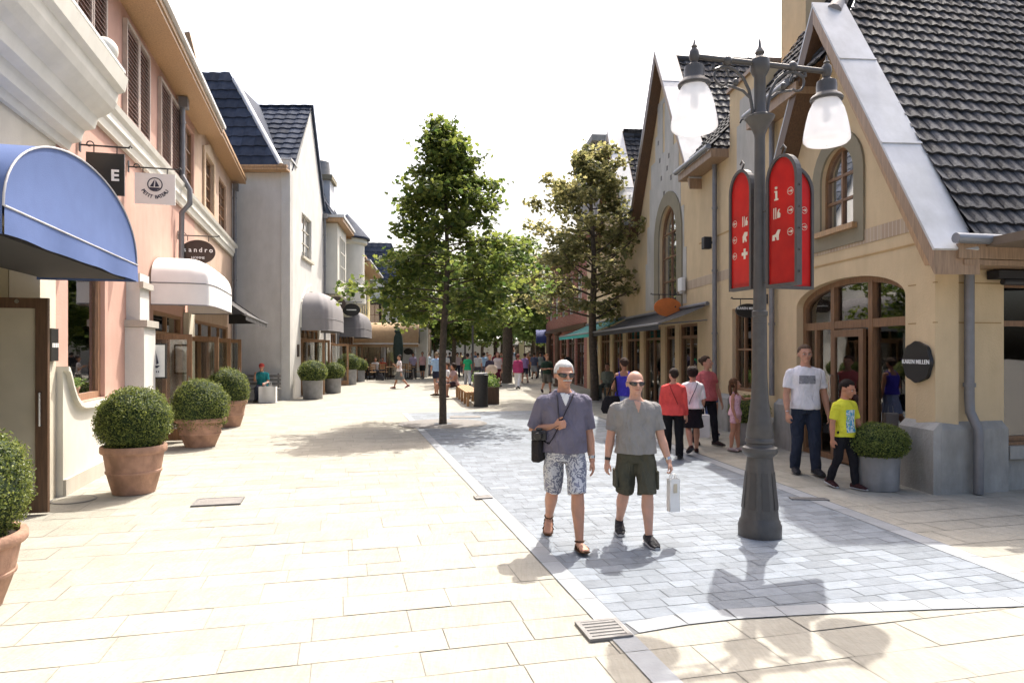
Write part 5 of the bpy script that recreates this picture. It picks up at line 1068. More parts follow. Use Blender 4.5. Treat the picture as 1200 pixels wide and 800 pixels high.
def tree(name, label, x, y, H, zc, prof, seed, leaf, nleaf=9000, lsize=.13, tr=.085, nb=40, lean=(0, 0), cl=.34, group='street trees in the paving', asc=.35, pit=True):
    rnd = random.Random(seed); t = thing(name, label, 'tree', (x, y, 0), group); tk = M(); top = Vector((x+lean[0], y+lean[1], H*.94)); b0 = Vector((x, y, -.05))
    def ax(z): f = z/(H*.94); return b0.lerp(top, f)+Vector((.05*math.sin(z*1.3+seed), .05*math.cos(z*1.1+seed), .05))*min(1, z/2)
    zs = [0, .12, .5]+[H*.94*i/9 for i in range(1, 10)]; zs.sort(); tk.tube([ax(z) for z in zs], [tr*(1.35 if z < .05 else 1.08 if z < .2 else max(.12, 1-.92*max(0, z-zc*.7)/(H-zc*.7))) for z in zs], 10)
    cen = []
    for i in range(nb):
        f = (i+rnd.random()*.8)/nb; z = zc*.92+(H*.95-zc*.92)*f**1.12; az = i*2.4+rnd.uniform(-.6, .6); Rr = prof((z-zc)/(H-zc))*rnd.uniform(.5, 1.14); p = ax(z); d = Vector((math.cos(az), math.sin(az), asc+rnd.uniform(-.2, .2))).normalized()
        pts = [p]; q = p
        for s in range(5): q = q+d*Rr/5; d = (d+Vector((rnd.uniform(-.16, .16), rnd.uniform(-.16, .16), rnd.uniform(-.16, .06)))).normalized(); pts.append(q)
        r0 = max(.010, tr*.36*(1-f*.75)); tk.tube(pts, [r0, r0*.8, r0*.62, r0*.46, r0*.32, r0*.15], 6)
        for s in range(2, 6):
            for _ in range(2 if s > 2 else 1):
                sd = Vector((-math.sin(az), math.cos(az), 0))*rnd.uniform(-1, 1); o = pts[s]+sd*(Rr*.26+.06)*(.5+s*.12)+Vector((0, 0, rnd.gauss(0, .10))); cen.append((o, cl*rnd.uniform(.5, 1.1)))
                tk.tube([pts[s-1].lerp(pts[s], .5), o], [r0*.26, r0*.10], 4)
    cen.append((ax(H*.92)+Vector((0, 0, .1)), cl*.8)); cen.append((ax(H*.85), cl))
    tk.build('trunk', bark, t, smooth=True)
    m = M(); tot = sum(c[1]**2 for c in cen); pts = []
    for c, r in cen:
        for _ in range(max(3, int(nleaf*r*r/tot))):
            d = Vector((rnd.gauss(0, 1), rnd.gauss(0, 1), rnd.gauss(0, .7)))*r*.55; pts.append(c+d)
    nr = [Vector((rnd.gauss(0, .35), rnd.gauss(0, .35), 1)) for _ in pts]; leafcloud(m, pts, lsize, rnd, nr, .55, .8, .12, lobe=True); m.build('crown', leaf, t, recalc=False, merge=False)
    if pit:
        k = M(); r1, r0 = 1.05, .22
        for i in range(20):
            a, b_ = 2*math.pi*(i+.03)/20, 2*math.pi*(i+.97)/20; k.add([(x+r*math.cos(q), y+r*math.sin(q), .0215) for r, q in ((r0, a), (r1, a), (r1, b_), (r0, b_))], [(0, 1, 2, 3)])
        k.build('tree_grate', MATS['lid_stone'], t, recalc=False, merge=False)
    return t
def p1(t): return 2.35*max(.05, min(1, .80+t*1.5))*max(.0, 1-max(0, t))**.95 + .14
def p2(t): return 3.7*max(.05, min(1, .80+t*1.4))*max(.0, 1-max(0, t))**.85 + .16
tree('maple_tree', 'slim green maple standing in the grey paving, nearest tree', -1.63, 16.1, 7.3, 2.55, p1, 3, maple_leaf, 12500, .12, .085, 60, (.1, 0), .30, asc=.22)
tree('maple_tree', 'olive leaved maple beside the awnings of the tan range', 2.85, 23.6, 9.0, 3.0, p2, 8, maple_dull, 12000, .135, .14, 54, (-.1, 0), .33, asc=.30)
tree('street_tree', 'loose bright green tree with a thick wrapped trunk mid street', -.26, 36, 7.6, 3.3, lambda t: 2.6*(1-abs(2*t-.8)**2*.5 if t < 1 else .2)+.2, 12, bright_leaf, 7000, .20, .27, 36, (0, 0), .55, pit=False)
FARTREES = ((-3.6, 42, 7.5, 2.6, maple_leaf, 'dark rounded tree behind the nearest maple'), (-1.2, 48, 8.0, 2.6, bright_leaf, 'pale green tree left of the wrapped trunk'), (1.6, 50, 7.2, 2.8, bright_leaf, 'feathery green tree right of the wrapped trunk'), (-5.6, 50, 7.2, 2.0, dark_leaf, 'dark tree beyond the cafe'), (3.2, 57, 7.4, 2.4, maple_leaf, 'green tree in front of the far shop row'), (-2.6, 60, 8.4, 2.2, maple_leaf, 'tall tree far down the middle of the street'))
for i, (x, y, H, zc, lf, lb) in enumerate(FARTREES): tree('street_tree', lb, x, y, H, zc, lambda t: 2.3*(1-abs(2*t-.85)**2*.5 if t < 1 else .2)+.3, 30+i, lf, 5200, .26, .14, 26, (0, 0), .62, pit=False)

# ------------------------------------------------------------------ lamp post with three red direction panels
LX, LY = 2.33, 6.42
lp = thing('street_lamp', 'dark cast iron lamp post with two opal globes and red panels', 'street lamp', (LX, LY, .015)); o = Vector((LX, LY, .012))
M().lathe(o, [(.195, 0), (.197, .10), (.185, .125), (.185, .14), (.172, .16), (.168, .19), (.150, .40), (.128, .62), (.118, .70), (.114, .735), (.128, .75), (.155, .775), (.162, .80), (.155, .825), (.125, .84), (.118, .86), (.130, .875), (.130, .90), (.120, .915), (.128, .94), (.104, 1.08), (.080, 1.28), (.068, 1.48), (.065, 2.0)], 40).build('base', iron, lp, smooth=True, sharp=35)
m = M()
for a in [math.pi*2*i/8 for i in range(8)]:
    t0 = Vector((math.cos(a), math.sin(a), 0)); s_ = Vector((-math.sin(a), math.cos(a), 0))
    m.add([o+t0*(.1655 if z < .4 else .1315)+s_*w+Vector((0, 0, z)) for z, w in ((.26, -.035), (.26, .035), (.60, .028), (.60, -.028))], [(0, 1, 2, 3)])
m.build('base_panel', mat('recess_shade_iron', (.05, .047, .046), .5), lp)  # flat darker panels; the shade of the relief is put into the colour
M().lathe(o, [(.065, 2.001), (.064, 2.05), (.072, 2.06), (.072, 2.1), (.060, 2.11), (.052, 3.0), (.048, 3.72), (.052, 3.76), (.075, 3.82), (.115, 3.885), (.135, 3.91), (.135, 3.925), (.10, 3.94), (.066, 3.96), (.056, 4.0), (.052, 4.30), (.07, 4.33), (.088, 4.37), (.09, 4.43), (.085, 4.46), (.06, 4.485), (.032, 4.505), (.045, 4.53), (.032, 4.56), (.016, 4.58), (.010, 4.64), (.003, 4.67)], 28).build('shaft', iron, lp, smooth=True, sharp=35)
bd = Vector((.9828, .184, 0)); bar = M(); bar.tube([o+bd*-.66+Vector((0, 0, 4.445)), o+bd*.70+Vector((0, 0, 4.405))], .026, 10); 
for q in (-.33, .34): bar.ell(o+bd*q+Vector((0, 0, 4.425)), (.045, .045, .05), 12, 8)
for s in (-1, 1):
    bar.tube([o+bd*s*x+Vector((0, 0, z)) for x, z in ((.070, 3.95), (.085, 4.05), (.11, 4.17), (.17, 4.28), (.25, 4.35), (.33, 4.375), (.40, 4.36), (.455, 4.335), (.475, 4.345), (.47, 4.38))], .016, 8)
    bar.tube([o+bd*s*(.385+.075*math.cos(a)*(1-.03*a))+Vector((0, 0, 4.285+.085*math.sin(a)*(1-.03*a))) for a in [-2.2+i*.45 for i in range(13)]], .012, 6)
    bar.tube([o+bd*s*x+Vector((0, 0, z)) for x, z in ((.10, 4.10), (.17, 4.16), (.25, 4.185), (.33, 4.20))], .013, 8); bar.ell(o+bd*s*.245+Vector((0, 0, 4.235)), (.028, .028, .035), 10, 8)
bar.build('crossarm', iron, lp, smooth=True)
for s, e_ in ((-1, (-.66, 4.445)), (1, (.70, 4.405))):
    c = o+bd*e_[0]+Vector((0, 0, e_[1]-4.445)); cp = M().lathe(c, [(.005, 4.60), (.012, 4.56), (.03, 4.535), (.022, 4.52), (.042, 4.495), (.048, 4.45), (.04, 4.41), (.03, 4.39), (.05, 4.37), (.088, 4.35), (.094, 4.31), (.094, 4.245), (.10, 4.235), (.135, 4.21), (.150, 4.185), (.145, 4.165), (.12, 4.165), (.08, 4.19)], 28).build('lamp_cap', iron, lp, smooth=True, sharp=40)
    prof = [(.105, 4.175), (.130, 4.14), (.160, 4.07), (.183, 3.98), (.202, 3.88), (.212, 3.81), (.208, 3.782), (.185, 3.757), (.12, 3.741), (.01, 3.735)]
    M().lathe(c, prof+[(r*.97 if r > .02 else r, z+.006) for r, z in prof[::-1]], 36).build('globe', opal_m, lp, smooth=True, sharp=80)
    M().lathe(c, [(.03, 4.16), (.035, 4.06), (.045, 4.02), (.03, 3.97), (.01, 3.96)], 14).build('bulb', sign_white, cp, smooth=True)
def panel(F, u0, u1, z0, zs, rise, label, icons):
    o_ = arch(u0, u1, z0, zs, rise, 14); i_ = inset(o_, .028); fr = M().ring(F, o_, i_, -.03, .03); fr.tube([F.p((u0+u1)/2, zs+rise, 0), F.p((u0+u1)/2+.03, zs+rise+.05, 0), F.p((u0+u1)/2, zs+rise+.085, 0), F.p((u0+u1)/2-.03, zs+rise+.055, 0)], .010, 6)
    for z in (z0+.06, zs-.25): fr.tube([F.p(u0, z, 0), F.p(0, z, 0)], .011, 6)
    for k in range(5): z = z0+.12+.19*k; fr.tube([F.p(u0-.001, z, .0), F.p(u0-.012, z, .0)], .01, 6); fr.tube([F.p(u1-.001, z, .0), F.p(u1+.012, z, .0)], .01, 6)
    f = fr.build('panel_frame', iron, lp); f['label'] = label; M().prism(F, i_, -.012, .012).build('panel', red_panel, f)
    for u, z, k in icons:
        m = M()
        if k in 'rl':
            m.ring(F, [(u+.034*math.cos(a), z+.034*math.sin(a)) for a in [math.pi*i/8 for i in range(16)]], [(u+.030*math.cos(a), z+.030*math.sin(a)) for a in [math.pi*i/8 for i in range(16)]], .0125, .015); s = 1 if k == 'r' else -1
            m.box(F, u-.022, u+.022, z-.004, z+.004, .0125, .015); m.prism(F, [(u+s*.026, z), (u+s*.006, z+.016), (u+s*.006, z-.016)], .0125, .0148)
        elif k == 'i': m.box(F, u-.012, u+.012, z-.05, z+.022, .0125, .015); m.box(F, u-.024, u+.024, z-.062, z-.048, .0125, .0152); m.ell(F.p(u, z+.05, .014), (.014, .014, .014), 10, 6); m.box(F, u-.024, u-.0, z+.012, z+.024, .0125, .0149)
        elif k == 'f': m.box(F, u-.035, u-.025, z-.05, z+.05, .0125, .015); m.box(F, u-.010, u, z-.05, z+.05, .0125, .015); m.prism(F, [(u+.012, z-.045), (u+.045, z-.045), (u+.05, z-.01), (u+.03, z+.01), (u+.045, z+.035), (u+.025, z+.03), (u+.012, z)], .0125, .015)
        elif k == 'b': m.prism(F, [(u-.05, z-.045), (u-.015, z-.045), (u-.02, z-.01), (u+.0, z-.02), (u+.005, z-.045), (u+.03, z-.045), (u+.03, z), (u+.05, z+.045), (u+.02, z+.05), (u-.01, z+.01), (u-.045, z+.005)], .0125, .015)
        elif k == 'h': m.prism(F, [(u-.03, z-.05), (u-.01, z-.05), (u, z-.02), (u+.02, z-.05), (u+.035, z-.04), (u+.02, z), (u+.045, z+.01), (u+.045, z+.045), (u-.0, z+.05), (u-.03, z+.01)], .0125, .015)
        elif k == 'c': m.box(F, u-.045, u+.045, z-.015, z+.015, .0125, .015); m.box(F, u-.015, u+.015, z-.05, z+.05, .0127, .0152)
        m.build('arrow' if k in 'rl' else 'pictogram', cream_letter, f)
FA = Fr(o, (.28, -.96)); FB = Fr(o, (.40, -.916)); FC_ = Fr(o, (.95, .31))
panel(FA, -.455, -.095, 2.32, 3.28, .22, 'left red panel with left arrows, cutlery and a cross', [(-.375, 2.985, 'l'), (-.375, 2.825, 'l'), (-.375, 2.665, 'l'), (-.215, 2.985, 'f'), (-.215, 2.83, 'h'), (-.215, 2.67, 'c')])
panel(FB, .105, .475, 2.31, 3.28, .22, 'front red panel with an information letter and right arrows', [(.22, 3.16, 'i'), (.22, 2.98, 'f'), (.22, 2.78, 'b'), (.385, 3.15, 'r'), (.385, 2.98, 'r'), (.385, 2.79, 'r')])
panel(FC_, .10, .60, 2.32, 3.26, .24, 'right rear red panel lit from behind', [(.50, 3.08, 'r'), (.50, 2.92, 'r')])

# ------------------------------------------------------------------ litter bin, bench, planting box
g = gnd(563.5, 476.5); t = thing('litter_bin', 'tall black round litter bin at the end of the wooden bench', 'bin', g); M().lathe((g.x, g.y, .006), [(.225, 0), (.225, .05), (.215, .06), (.222, .9), (.23, .93), (.23, .98), (.2, 1.0)], 28).build('body', mat('bin_black', (.022, .022, .024), .5, .2, 14), t, smooth=True, sharp=40); M().lathe((g.x, g.y, 1.0), [(.2, .002), (.21, .03), (.205, .05), (.15, .055), (.14, .02)], 28).build('lid', zinc, t, smooth=True)
def bench(x, y, a, L, label, back=False, mt=bench_wood, group=None):
    t = thing('bench', label, 'bench', (x, y, 0), group); F = Fr((x, y), (math.cos(a), math.sin(a))); m = M()
    for i in range(5): m.box(F, -L/2, L/2, .42, .46, -.24+i*.1, -.16+i*.1)
    m.build('seat', mt, t, bevel=.006)
    n = max(2, int(L/1.0)+1)
    for i in range(n):
        u = -L/2+.12+(L-.24)*i/(n-1); M().box(F, u-.035, u+.035, 0, .415, -.22, -.14).box(F, u-.035, u+.035, 0, .415, .14, .22).box(F, u-.034, u+.034, .33, .41, -.139, .139).build('leg', mt, t, bevel=.005)
    if back:
        m = M()
        for i in range(3): m.box(F, -L/2, L/2, .55+.13*i, .64+.13*i, -.27, -.24)
        for u in (-L/2+.1, L/2-.1): m.box(F, u-.03, u+.03, .4, .95, -.30, -.271)
        m.build('backrest', mt, t)
    return t
ba = math.atan2(4.6, -.75)
bench(-1.52, 23.2, ba, 4.4, 'long slatted wooden bench running away behind the black bin')
t = thing('planting_box', 'long wooden box of low green plants beside the slatted bench', 'planter', (-.95, 23.7, 0)); F = Fr((-.95, 23.9), (math.cos(ba), math.sin(ba))); M().box(F, -2.0, 2.0, 0, .55, -.22, .22).build('trough', dark_wood, t); rnd = random.Random(3); m = M(); leafcloud(m, [F.p(rnd.uniform(-2, 2), .55+abs(rnd.gauss(.12, .1)), rnd.uniform(-.25, .25)) for _ in range(2600)], .09, rnd); m.build('foliage', bright_leaf, t, recalc=False, merge=False)
bench(-8.75, 23.25, 0, 1.6, 'grey bench against the shaded side wall, man sitting on it', True, mat('grey_bench_wood', (.20, .19, .18), .7, .15, 12))
t = thing('shopping_bag', 'large white carrier bag standing at the feet of the seated man', 'bag', (-8.08, 22.6, 0)); F = Fr((-8.08, 22.6), (1, .15)); m = M(); m.grid(lambda a, b: F.p(-.27+.54*a, .01+.53*b, .13-.03*math.sin(a*9)*b), 12, 8); m.grid(lambda a, b: F.p(-.27+.54*a, .01+.53*b, -.13+.02*math.sin(a*7)*b), 12, 8)
m.grid(lambda a, b: F.p(-.27, .01+.53*b, -.13+.26*a), 3, 8); m.grid(lambda a, b: F.p(.27, .01+.53*b, -.13+.26*a), 3, 8); m.grid(lambda a, b: F.p(-.27+.54*a, .01, -.13+.26*b), 2, 2); m.build('sack', mat('white_paper', (.75, .74, .72), .7, .04, 8), t, smooth=True, sharp=50)
m = M()
for d in (.12, -.12): m.tube([F.p(-.1, .53, d), F.p(-.08, .68, d), F.p(.08, .68, d), F.p(.1, .53, d)], .008, 6)
m.build('handle', MATS['white_paper'], t, smooth=True)
# ------------------------------------------------------------------ cafe at the bend
FK = Fr((-9.6, 43.6), (1, .06)); cy0 = 43.6
t = thing('cafe_awning', 'wide brown barrel awning over the cafe terrace', 'awning', FK.p(3, 2, 0)); m = M(); n = 14
m.grid(lambda a, b: FK.p(-.6+4.3*a, 2.15+1.35*math.sin(b*math.pi/2)**.9, 1.3*math.cos(b*math.pi/2)), 12, n); m.grid(lambda a, b: FK.p(-.6+4.3*a, 2.15-.22*b, 1.302), 20, 1); cv = m.build('canopy', brown_cloth, t, smooth=True)
for u in (3.70, -.60): M().add([FK.p(u, 2.15, 0)]+[FK.p(u, 2.15+1.35*math.sin(b*math.pi/2/n)**.9, 1.3*math.cos(b*math.pi/2/n)) for b in range(n+1)], [tuple(range(n+2))]).build('end_panel', black_cloth, t)
m = M(); m.tube([FK.p(-.6, 2.14, 1.31), FK.p(3.7, 2.14, 1.31)], .035, 8)
for u in (-.3, 1.6, 3.5): m.tube([FK.p(u, 0, 1.1), FK.p(u, 2.15, 1.1)], .05, 8)
m.build('awning_frame', sign_white, t)
b = thing('cafe_pavilion', 'dark fronted cafe pavilion behind the brown awning', 'building', FK.p(2, 0, -3)); M().wall(FK, [(-1, -.1), (4.2, -.1), (4.2, 3.5), (-1, 3.5)], [rect(-.4, 1.2, .1, 2.3), rect(1.5, 2.5, 0, 2.3)], -.05, -.3).build('wall', sign_white, b); M().box(FK, -1, 4.2, -.1, 3.5, -1.6, -4).build('core', int_dark, b); window(FK, rect(-.4, 1.2, .1, 2.3), b, 0, 2, 1, dark_wood, glass_shop); entrance(FK, rect(1.5, 2.5, 0, 2.3), b, 1, [], fm=dark_wood); M().prism(FK, [(2.95+.3*math.cos(a), 1.65+.2*math.sin(a)) for a in [math.pi*i/10 for i in range(20)]], -.045, .0).build('oval_board', sign_black, b)
um = thing('closed_parasol', 'tall closed dark green parasol on the cafe terrace', 'parasol', (-6.75, 40.5, 0)); M().lathe((-6.75, 40.5, 0), [(.28, 0), (.28, .08), (.04, .1), (.03, 1.0)], 16).build('base', plinth_m, um); M().lathe((-6.75, 40.5, 0), [(.22, .95), (.27, 1.2), (.30, 1.9), (.26, 2.5), (.16, 2.75), (.24, 2.85), (.16, 3.0), (.03, 3.1)], 14).build('folded_canopy', mat('dark_green_canvas', (.02, .035, .028), .85), um, smooth=True)
def chair_proto():
    t = thing('cafe_chair', 'x', 'chair', (0, 0, 0), 'cafe chairs on the terrace'); M().bw(-.21, .21, -.21, .21, .43, .46).build('seat', bench_wood, t); m = M()
    for z in (.6, .72, .84): m.bw(-.21, .21, .19, .22, z, z+.07)
    m.build('backrest', bench_wood, t)
    for x in (-.19, .19):
        for y in (-.19, .20): M().bw(x-.02, x+.02, y-.02, y+.02, 0, .429 if y < 0 else .9).build('leg', black_iron, t)
    return t
ch0 = chair_proto(); CH = [(-8.9, 40.4, 180, 'cafe chair at the left end of the front row'), (-8.2, 40.2, 190, 'second cafe chair from the left in the front row'), (-7.6, 40.3, 175, 'cafe chair just left of the closed parasol'), (-6.1, 40.4, 185, 'cafe chair just right of the closed parasol'), (-5.6, 41.2, 90, 'cafe chair at the right end, turned sideways'), (-9.4, 41.8, 0, 'rear cafe chair at the left'), (-8.0, 41.9, 0, 'rear cafe chair in the middle'), (-6.6, 41.9, 10, 'rear cafe chair at the right')]
for i, (x, y, a, lb) in enumerate(CH):
    c = ch0 if i == 0 else copy_tree(ch0); c.location = (x, y, .006); c.rotation_euler = (0, 0, R(a)); c['label'] = lb
tb0 = thing('cafe_table', 'x', 'table', (0, 0, 0), 'cafe tables on the terrace'); M().bw(-.35, .35, -.35, .35, .71, .74).build('tabletop', bench_wood, tb0); M().tube([(0, 0, 0), (0, 0, .71)], .03, 8).lathe((0, 0, 0), [(.22, 0), (.22, .03), (.03, .05)], 14).build('pedestal', black_iron, tb0)
for i, (x, y, lb) in enumerate(((-8.55, 41.1, 'cafe table on the left of the terrace'), (-7.3, 41.1, 'cafe table in the middle of the terrace'), (-6.2, 41.2, 'cafe table on the right of the terrace'))):
    c = tb0 if i == 0 else copy_tree(tb0); c.location = (x, y, .006); c['label'] = lb
# dark street lamps, red banner and navy awning far down the street
for i, (px, Y, lb) in enumerate(((545, 44, 'slim dark lamp standard left of the wrapped trunk'), (533, 52, 'slim dark lamp standard carrying a red banner'), (554, 38, 'slim dark lamp standard behind the bench'))):
    x = at(px, Y); t = thing('lamp_standard', lb, 'street lamp', (x, Y, 0), 'slim lamp standards far down the street'); M().lathe((x, Y, 0), [(.14, 0), (.14, .5), (.07, .6), (.05, 3.6), (.03, 3.7)], 12).build('post', iron, t, smooth=True); M().lathe((x, Y, 0), [(.05, 3.701), (.2, 3.9), (.17, 4.2), (.02, 4.35)], 12).build('lantern', opal_m, t, smooth=True)
    if i == 1: M().bw(x-.9, x-.05, Y-.02, Y+.02, 2.3, 3.3).build('banner', mat('red_banner', (.6, .05, .03), .7), t)
t = thing('shop_awning', 'navy rounded awning at the far right of the street', 'awning', (2.2, 46, 0), 'far awnings'); m = M(); m.grid(lambda a, b: Vector((1.6+1.5*a, 46-1.1*math.sin(b*math.pi/2), 3.1-.9*(1-math.cos(b*math.pi/2)))), 8, 8); m.build('canopy', navy_cloth, t, smooth=True)
for x in (1.6, 3.1): M().add([(x, 46, 2.2), (x, 46, 3.1)]+[(x, 46-1.1*math.sin(b*math.pi/16), 3.1-.9*(1-math.cos(b*math.pi/16))) for b in range(1, 9)], [tuple(range(10))]).build('end_panel', navy_cloth, t)
t = thing('market_parasol', 'white market parasol half hidden behind the wrapped trunk', 'parasol', (-.4, 52, 0)); M().lathe((-.9, 52, 0), [(1.7, 2.35), (1.7, 2.5), (.03, 3.1)], 8).build('canopy', sign_white, t); M().tube([(-.9, 52, 0), (-.9, 52, 2.6)], .03, 8).build('pole', zinc, t)

# ------------------------------------------------------------------ goods inside the corner shop
def rail(F, u0, u1, d, z, label, cols, seed):
    rnd = random.Random(seed); t = thing('clothes_rail', label, 'clothes rail', F.p((u0+u1)/2, 0, d)); m = M(); m.tube([F.p(u0, .04, d), F.p(u0, z, d), F.p(u0+.04, z+.05, d), F.p(u1-.04, z+.05, d), F.p(u1, z, d), F.p(u1, .04, d)], .014, 8); m.build('rail_frame', steel, t, smooth=True); n = int((u1-u0)/.09)
    for i in range(n):
        u = u0+.06+(u1-u0-.12)*i/(n-1); c = rnd.choice(cols); ln = rnd.uniform(.6, .95); g = M(); g.sect([(0, .03, .17, 0, 0), (ln*.5, .028, .16, 0, 0), (ln*.85, .03, .20, 0, 0), (ln*.97, .02, .12, 0, 0), (ln, .01, .02, 0, 0)], 10); mx = Matrix.Translation(F.p(u, z-ln+.02, d)) @ Matrix.Rotation(math.atan2(F.U.y, F.U.x)+rnd.uniform(-.2, .2), 4, 'Z'); g.xf(mx).build('garment', cloth(c), t, smooth=True)
rail(FR, .8, 1.45, -.9, 1.45, 'clothes rail just inside the right of the arched entrance', [(.03, .03, .04), (.4, .38, .35), (.08, .2, .35), (.05, .05, .05)], 1)
rail(FR, 1.2, 3.2, -2.6, 1.5, 'long clothes rail deep inside the arched entrance', [(.03, .03, .04), (.5, .48, .45), (.3, .06, .06), (.05, .05, .05), (.2, .18, .16)], 2)
rail(FS, 1.5, 2.9, -1.3, 1.45, 'clothes rail behind the side window of the corner shop', [(.03, .03, .04), (.5, .48, .45), (.12, .12, .13)], 3)
o = FR.p(2.75, 0, -1.1); t = thing('shop_mannequin', 'headless mannequin in white top inside the arched entrance', 'mannequin', o); M().sect([(.95, .15, .10, o.x, o.y), (1.08, .115, .09, o.x, o.y), (1.3, .17, .11, o.x, o.y), (1.42, .17, .08, o.x, o.y), (1.47, .06, .05, o.x, o.y), (1.56, .045, .045, o.x, o.y)], 18).build('torso', cloth((.7, .69, .66)), t, smooth=True); M().lathe(o, [(.2, .03), (.2, .05), (.02, .06), (.02, .95)], 16).build('stand', steel, t)
# ------------------------------------------------------------------ the people
def strap_pts(P, tgt, path, lift=.008):
    bm = bmesh.new(); bm.from_mesh(tgt.data); tr = BVHTree.FromBMesh(bm); out = []
    for x, z, s in path:
        h = tr.ray_cast(Vector((x, s*2, z)), Vector((0, -s, 0)))
        if h[0]: out.append(h[0]+Vector((0, s*lift, 0)))
    bm.free(); return [P['mw'] @ q for q in out]
def wrist_band(P, i, r, w, mt, name):
    el, wr, fv = P['J']['arm', i][1:4]; a = wr-fv*.016*P['S']; M().tube([a-fv*w/2, a+fv*w/2], r, 14).build(name, mt, P['o'], smooth=True, local=True)
# --- man in slate polo and camouflage shorts
A = person('older man in slate polo shirt and grey camouflage shorts, walking beside the man in grey', .47, 6.16, 3, 1.665, belly=.035, wide=1.06, legs=((-13, 30, .02, 26), (21, 8, .03, -8)),
  arms=(((.34, .12, -1), (-.66, -.62, .22), (0, 0, 1), 1.5), ((.14, .05, -1), (.10, -.16, -1), None, .5)), lean=-.02, head=(10, 6), vox=.0066, sk=SK_TAN, hair='white', hc=(.66, .65, .63), top=('polo', (.15, .14, .185), .51, .90, .010), bottom=('shorts', camo, .97, .052), shoes=('sandal', (.10, .055, .03)), face='shades')
P = A; k = P['k']
m = M(); m.tube([P['hp'](-.022, -.056, .066-.026), P['hp'](0, -.0605, .066-.0235), P['hp'](.022, -.056, .066-.026)], [.003*k, .006*k, .003*k], 8); m.build('moustache', hairm((.50, .48, .46)), P['o'], smooth=True, local=True)
S_ = P['S']; m = M(); cz = P['tp'](0, .846).z
m.tube([Vector((.050*S_*math.cos(a), P['tp'](0, .838).y-.002+.044*S_*math.sin(a), cz-.018*(1-math.sin(a))*1.2)) for a in [2*math.pi*i/20 for i in range(20)]], [.017]*20, 8, closed=True, ry=.009); m.build('collar', cloth((.15, .14, .185)), P['o'], smooth=True, local=True)
m = M(); decal(P, P['top'], 'undershirt', -.05, .05, P['tp'](0, .765).z, P['tp'](0, .835).z, cloth((.72, .72, .72)), n=16, shape=lambda a, b: abs(a-.5) < .04+.46*b)
wrist_band(P, 1, .031, .028, steel, 'watch')
t = thing('camera_bag', 'small black bag with a camera hanging at the hip of the man in slate polo', 'bag', (.2, 6.1, .9)); mw = P['mw']; hipz = P['tp'](0, .54).z
bx = Matrix.Translation(mw @ Vector((-.235, -.03, hipz+.02))) @ Matrix.Rotation(R(70), 4, 'Z'); Fb = Fr((0, 0), (1, 0), (0, -1))
m = M().box(Fb, -.085, .085, -.15, .06, -.045, .045); m.v = [tuple(bx @ Vector(v)) for v in m.v]; m.build('pouch', cloth((.03, .027, .027)), t, bevel=.018, smooth=True)
pts = strap_pts(P, P['top'], [(.075, P['tp'](0, .822).z, -1), (.05, P['tp'](0, .79).z, -1), (.0, P['tp'](0, .735).z, -1), (-.06, P['tp'](0, .665).z, -1), (-.115, P['tp'](0, .60).z, -1), (-.15, P['tp'](0, .565).z, -1)])
if len(pts) > 2: M().tube(pts+[bx @ Vector((0, 0, .06))], .017, 8, ry=.004, ref=(0, -1, 0)).build('strap', cloth((.045, .04, .045)), t, smooth=True)
t = thing('photo_camera', 'black camera with short lens held against the hip bag', 'camera', mw @ Vector((-.24, -.09, hipz+.13))); cx = Matrix.Translation(mw @ Vector((-.235, -.10, hipz+.115))) @ Matrix.Rotation(R(-12), 4, 'Z'); m = M().box(Fb, -.066, .066, -.045, .04, -.03, .03).box(Fb, -.025, .025, .041, .062, -.025, .028); m.v = [tuple(cx @ Vector(v)) for v in m.v]; m.build('camera_body', rubber, t, bevel=.006, smooth=True); m = M().tube([(.0, -.03, -.005), (.0, -.075, -.005), (0, -.08, -.005)], [.036, .034, .03], 18); m.v = [tuple(cx @ Vector(v)) for v in m.v]; m.build('lens', sign_black, t, smooth=True)
hand = P['J']['arm', 0][2]; hw = mw @ (hand+P['J']['arm', 0][3]*.06)
pts = strap_pts(P, P['top'], [(-.075, P['tp'](0, .822).z, -1), (-.07, P['tp'](0, .785).z, -1), (-.068, P['tp'](0, .74).z, -1)])
M().tube(pts+[hw+Vector((0, -.01, 0))]+[mw @ Vector((-.20, -.15, P['tp'](0, .62).z)), cx @ Vector((-.06, 0, .035))], .011, 8, ry=.003, ref=(0, -1, 0)).build('camera_strap', cloth((.06, .055, .06)), t, smooth=True)
# --- bald man in grey
B = person('bald man in grey t shirt and olive cargo shorts carrying a white paper bag', 1.13, 6.26, 4, 1.555, belly=.02, wide=1.08, legs=((-10, 22, .01, 14), (17, 10, .0, 2)),
  arms=(((.15, .20, -1), (.12, .05, -1), None, .55), ((.20, -.12, -1), (.24, -.34, -1), None, 1.3)), head=(0, 3), vox=.0066, sk=(.53, .32, .24), hair='bald', hc=(.3, .25, .2), top=('tee', (.255, .245, .235), .52, .78, .010), bottom=('shorts', (.075, .074, .055), .99, .058), shoes=('trainer', (.025, .025, .028)), face='shades')
P = B; decal(P, P['top'], 'v_neck', -.045, .045, P['tp'](0, .765).z, P['tp'](0, .835).z, skin((.53, .32, .24)), n=16, shape=lambda a, b: abs(a-.5) < .03+.40*b)
wrist_band(P, 0, .029, .03, rubber, 'wristband'); wrist_band(P, 1, .029, .026, steel, 'watch')
S_ = P['S']; m = M(); hip, kn = P['J']['leg', 0][:2]; mid = hip.lerp(kn, .62)
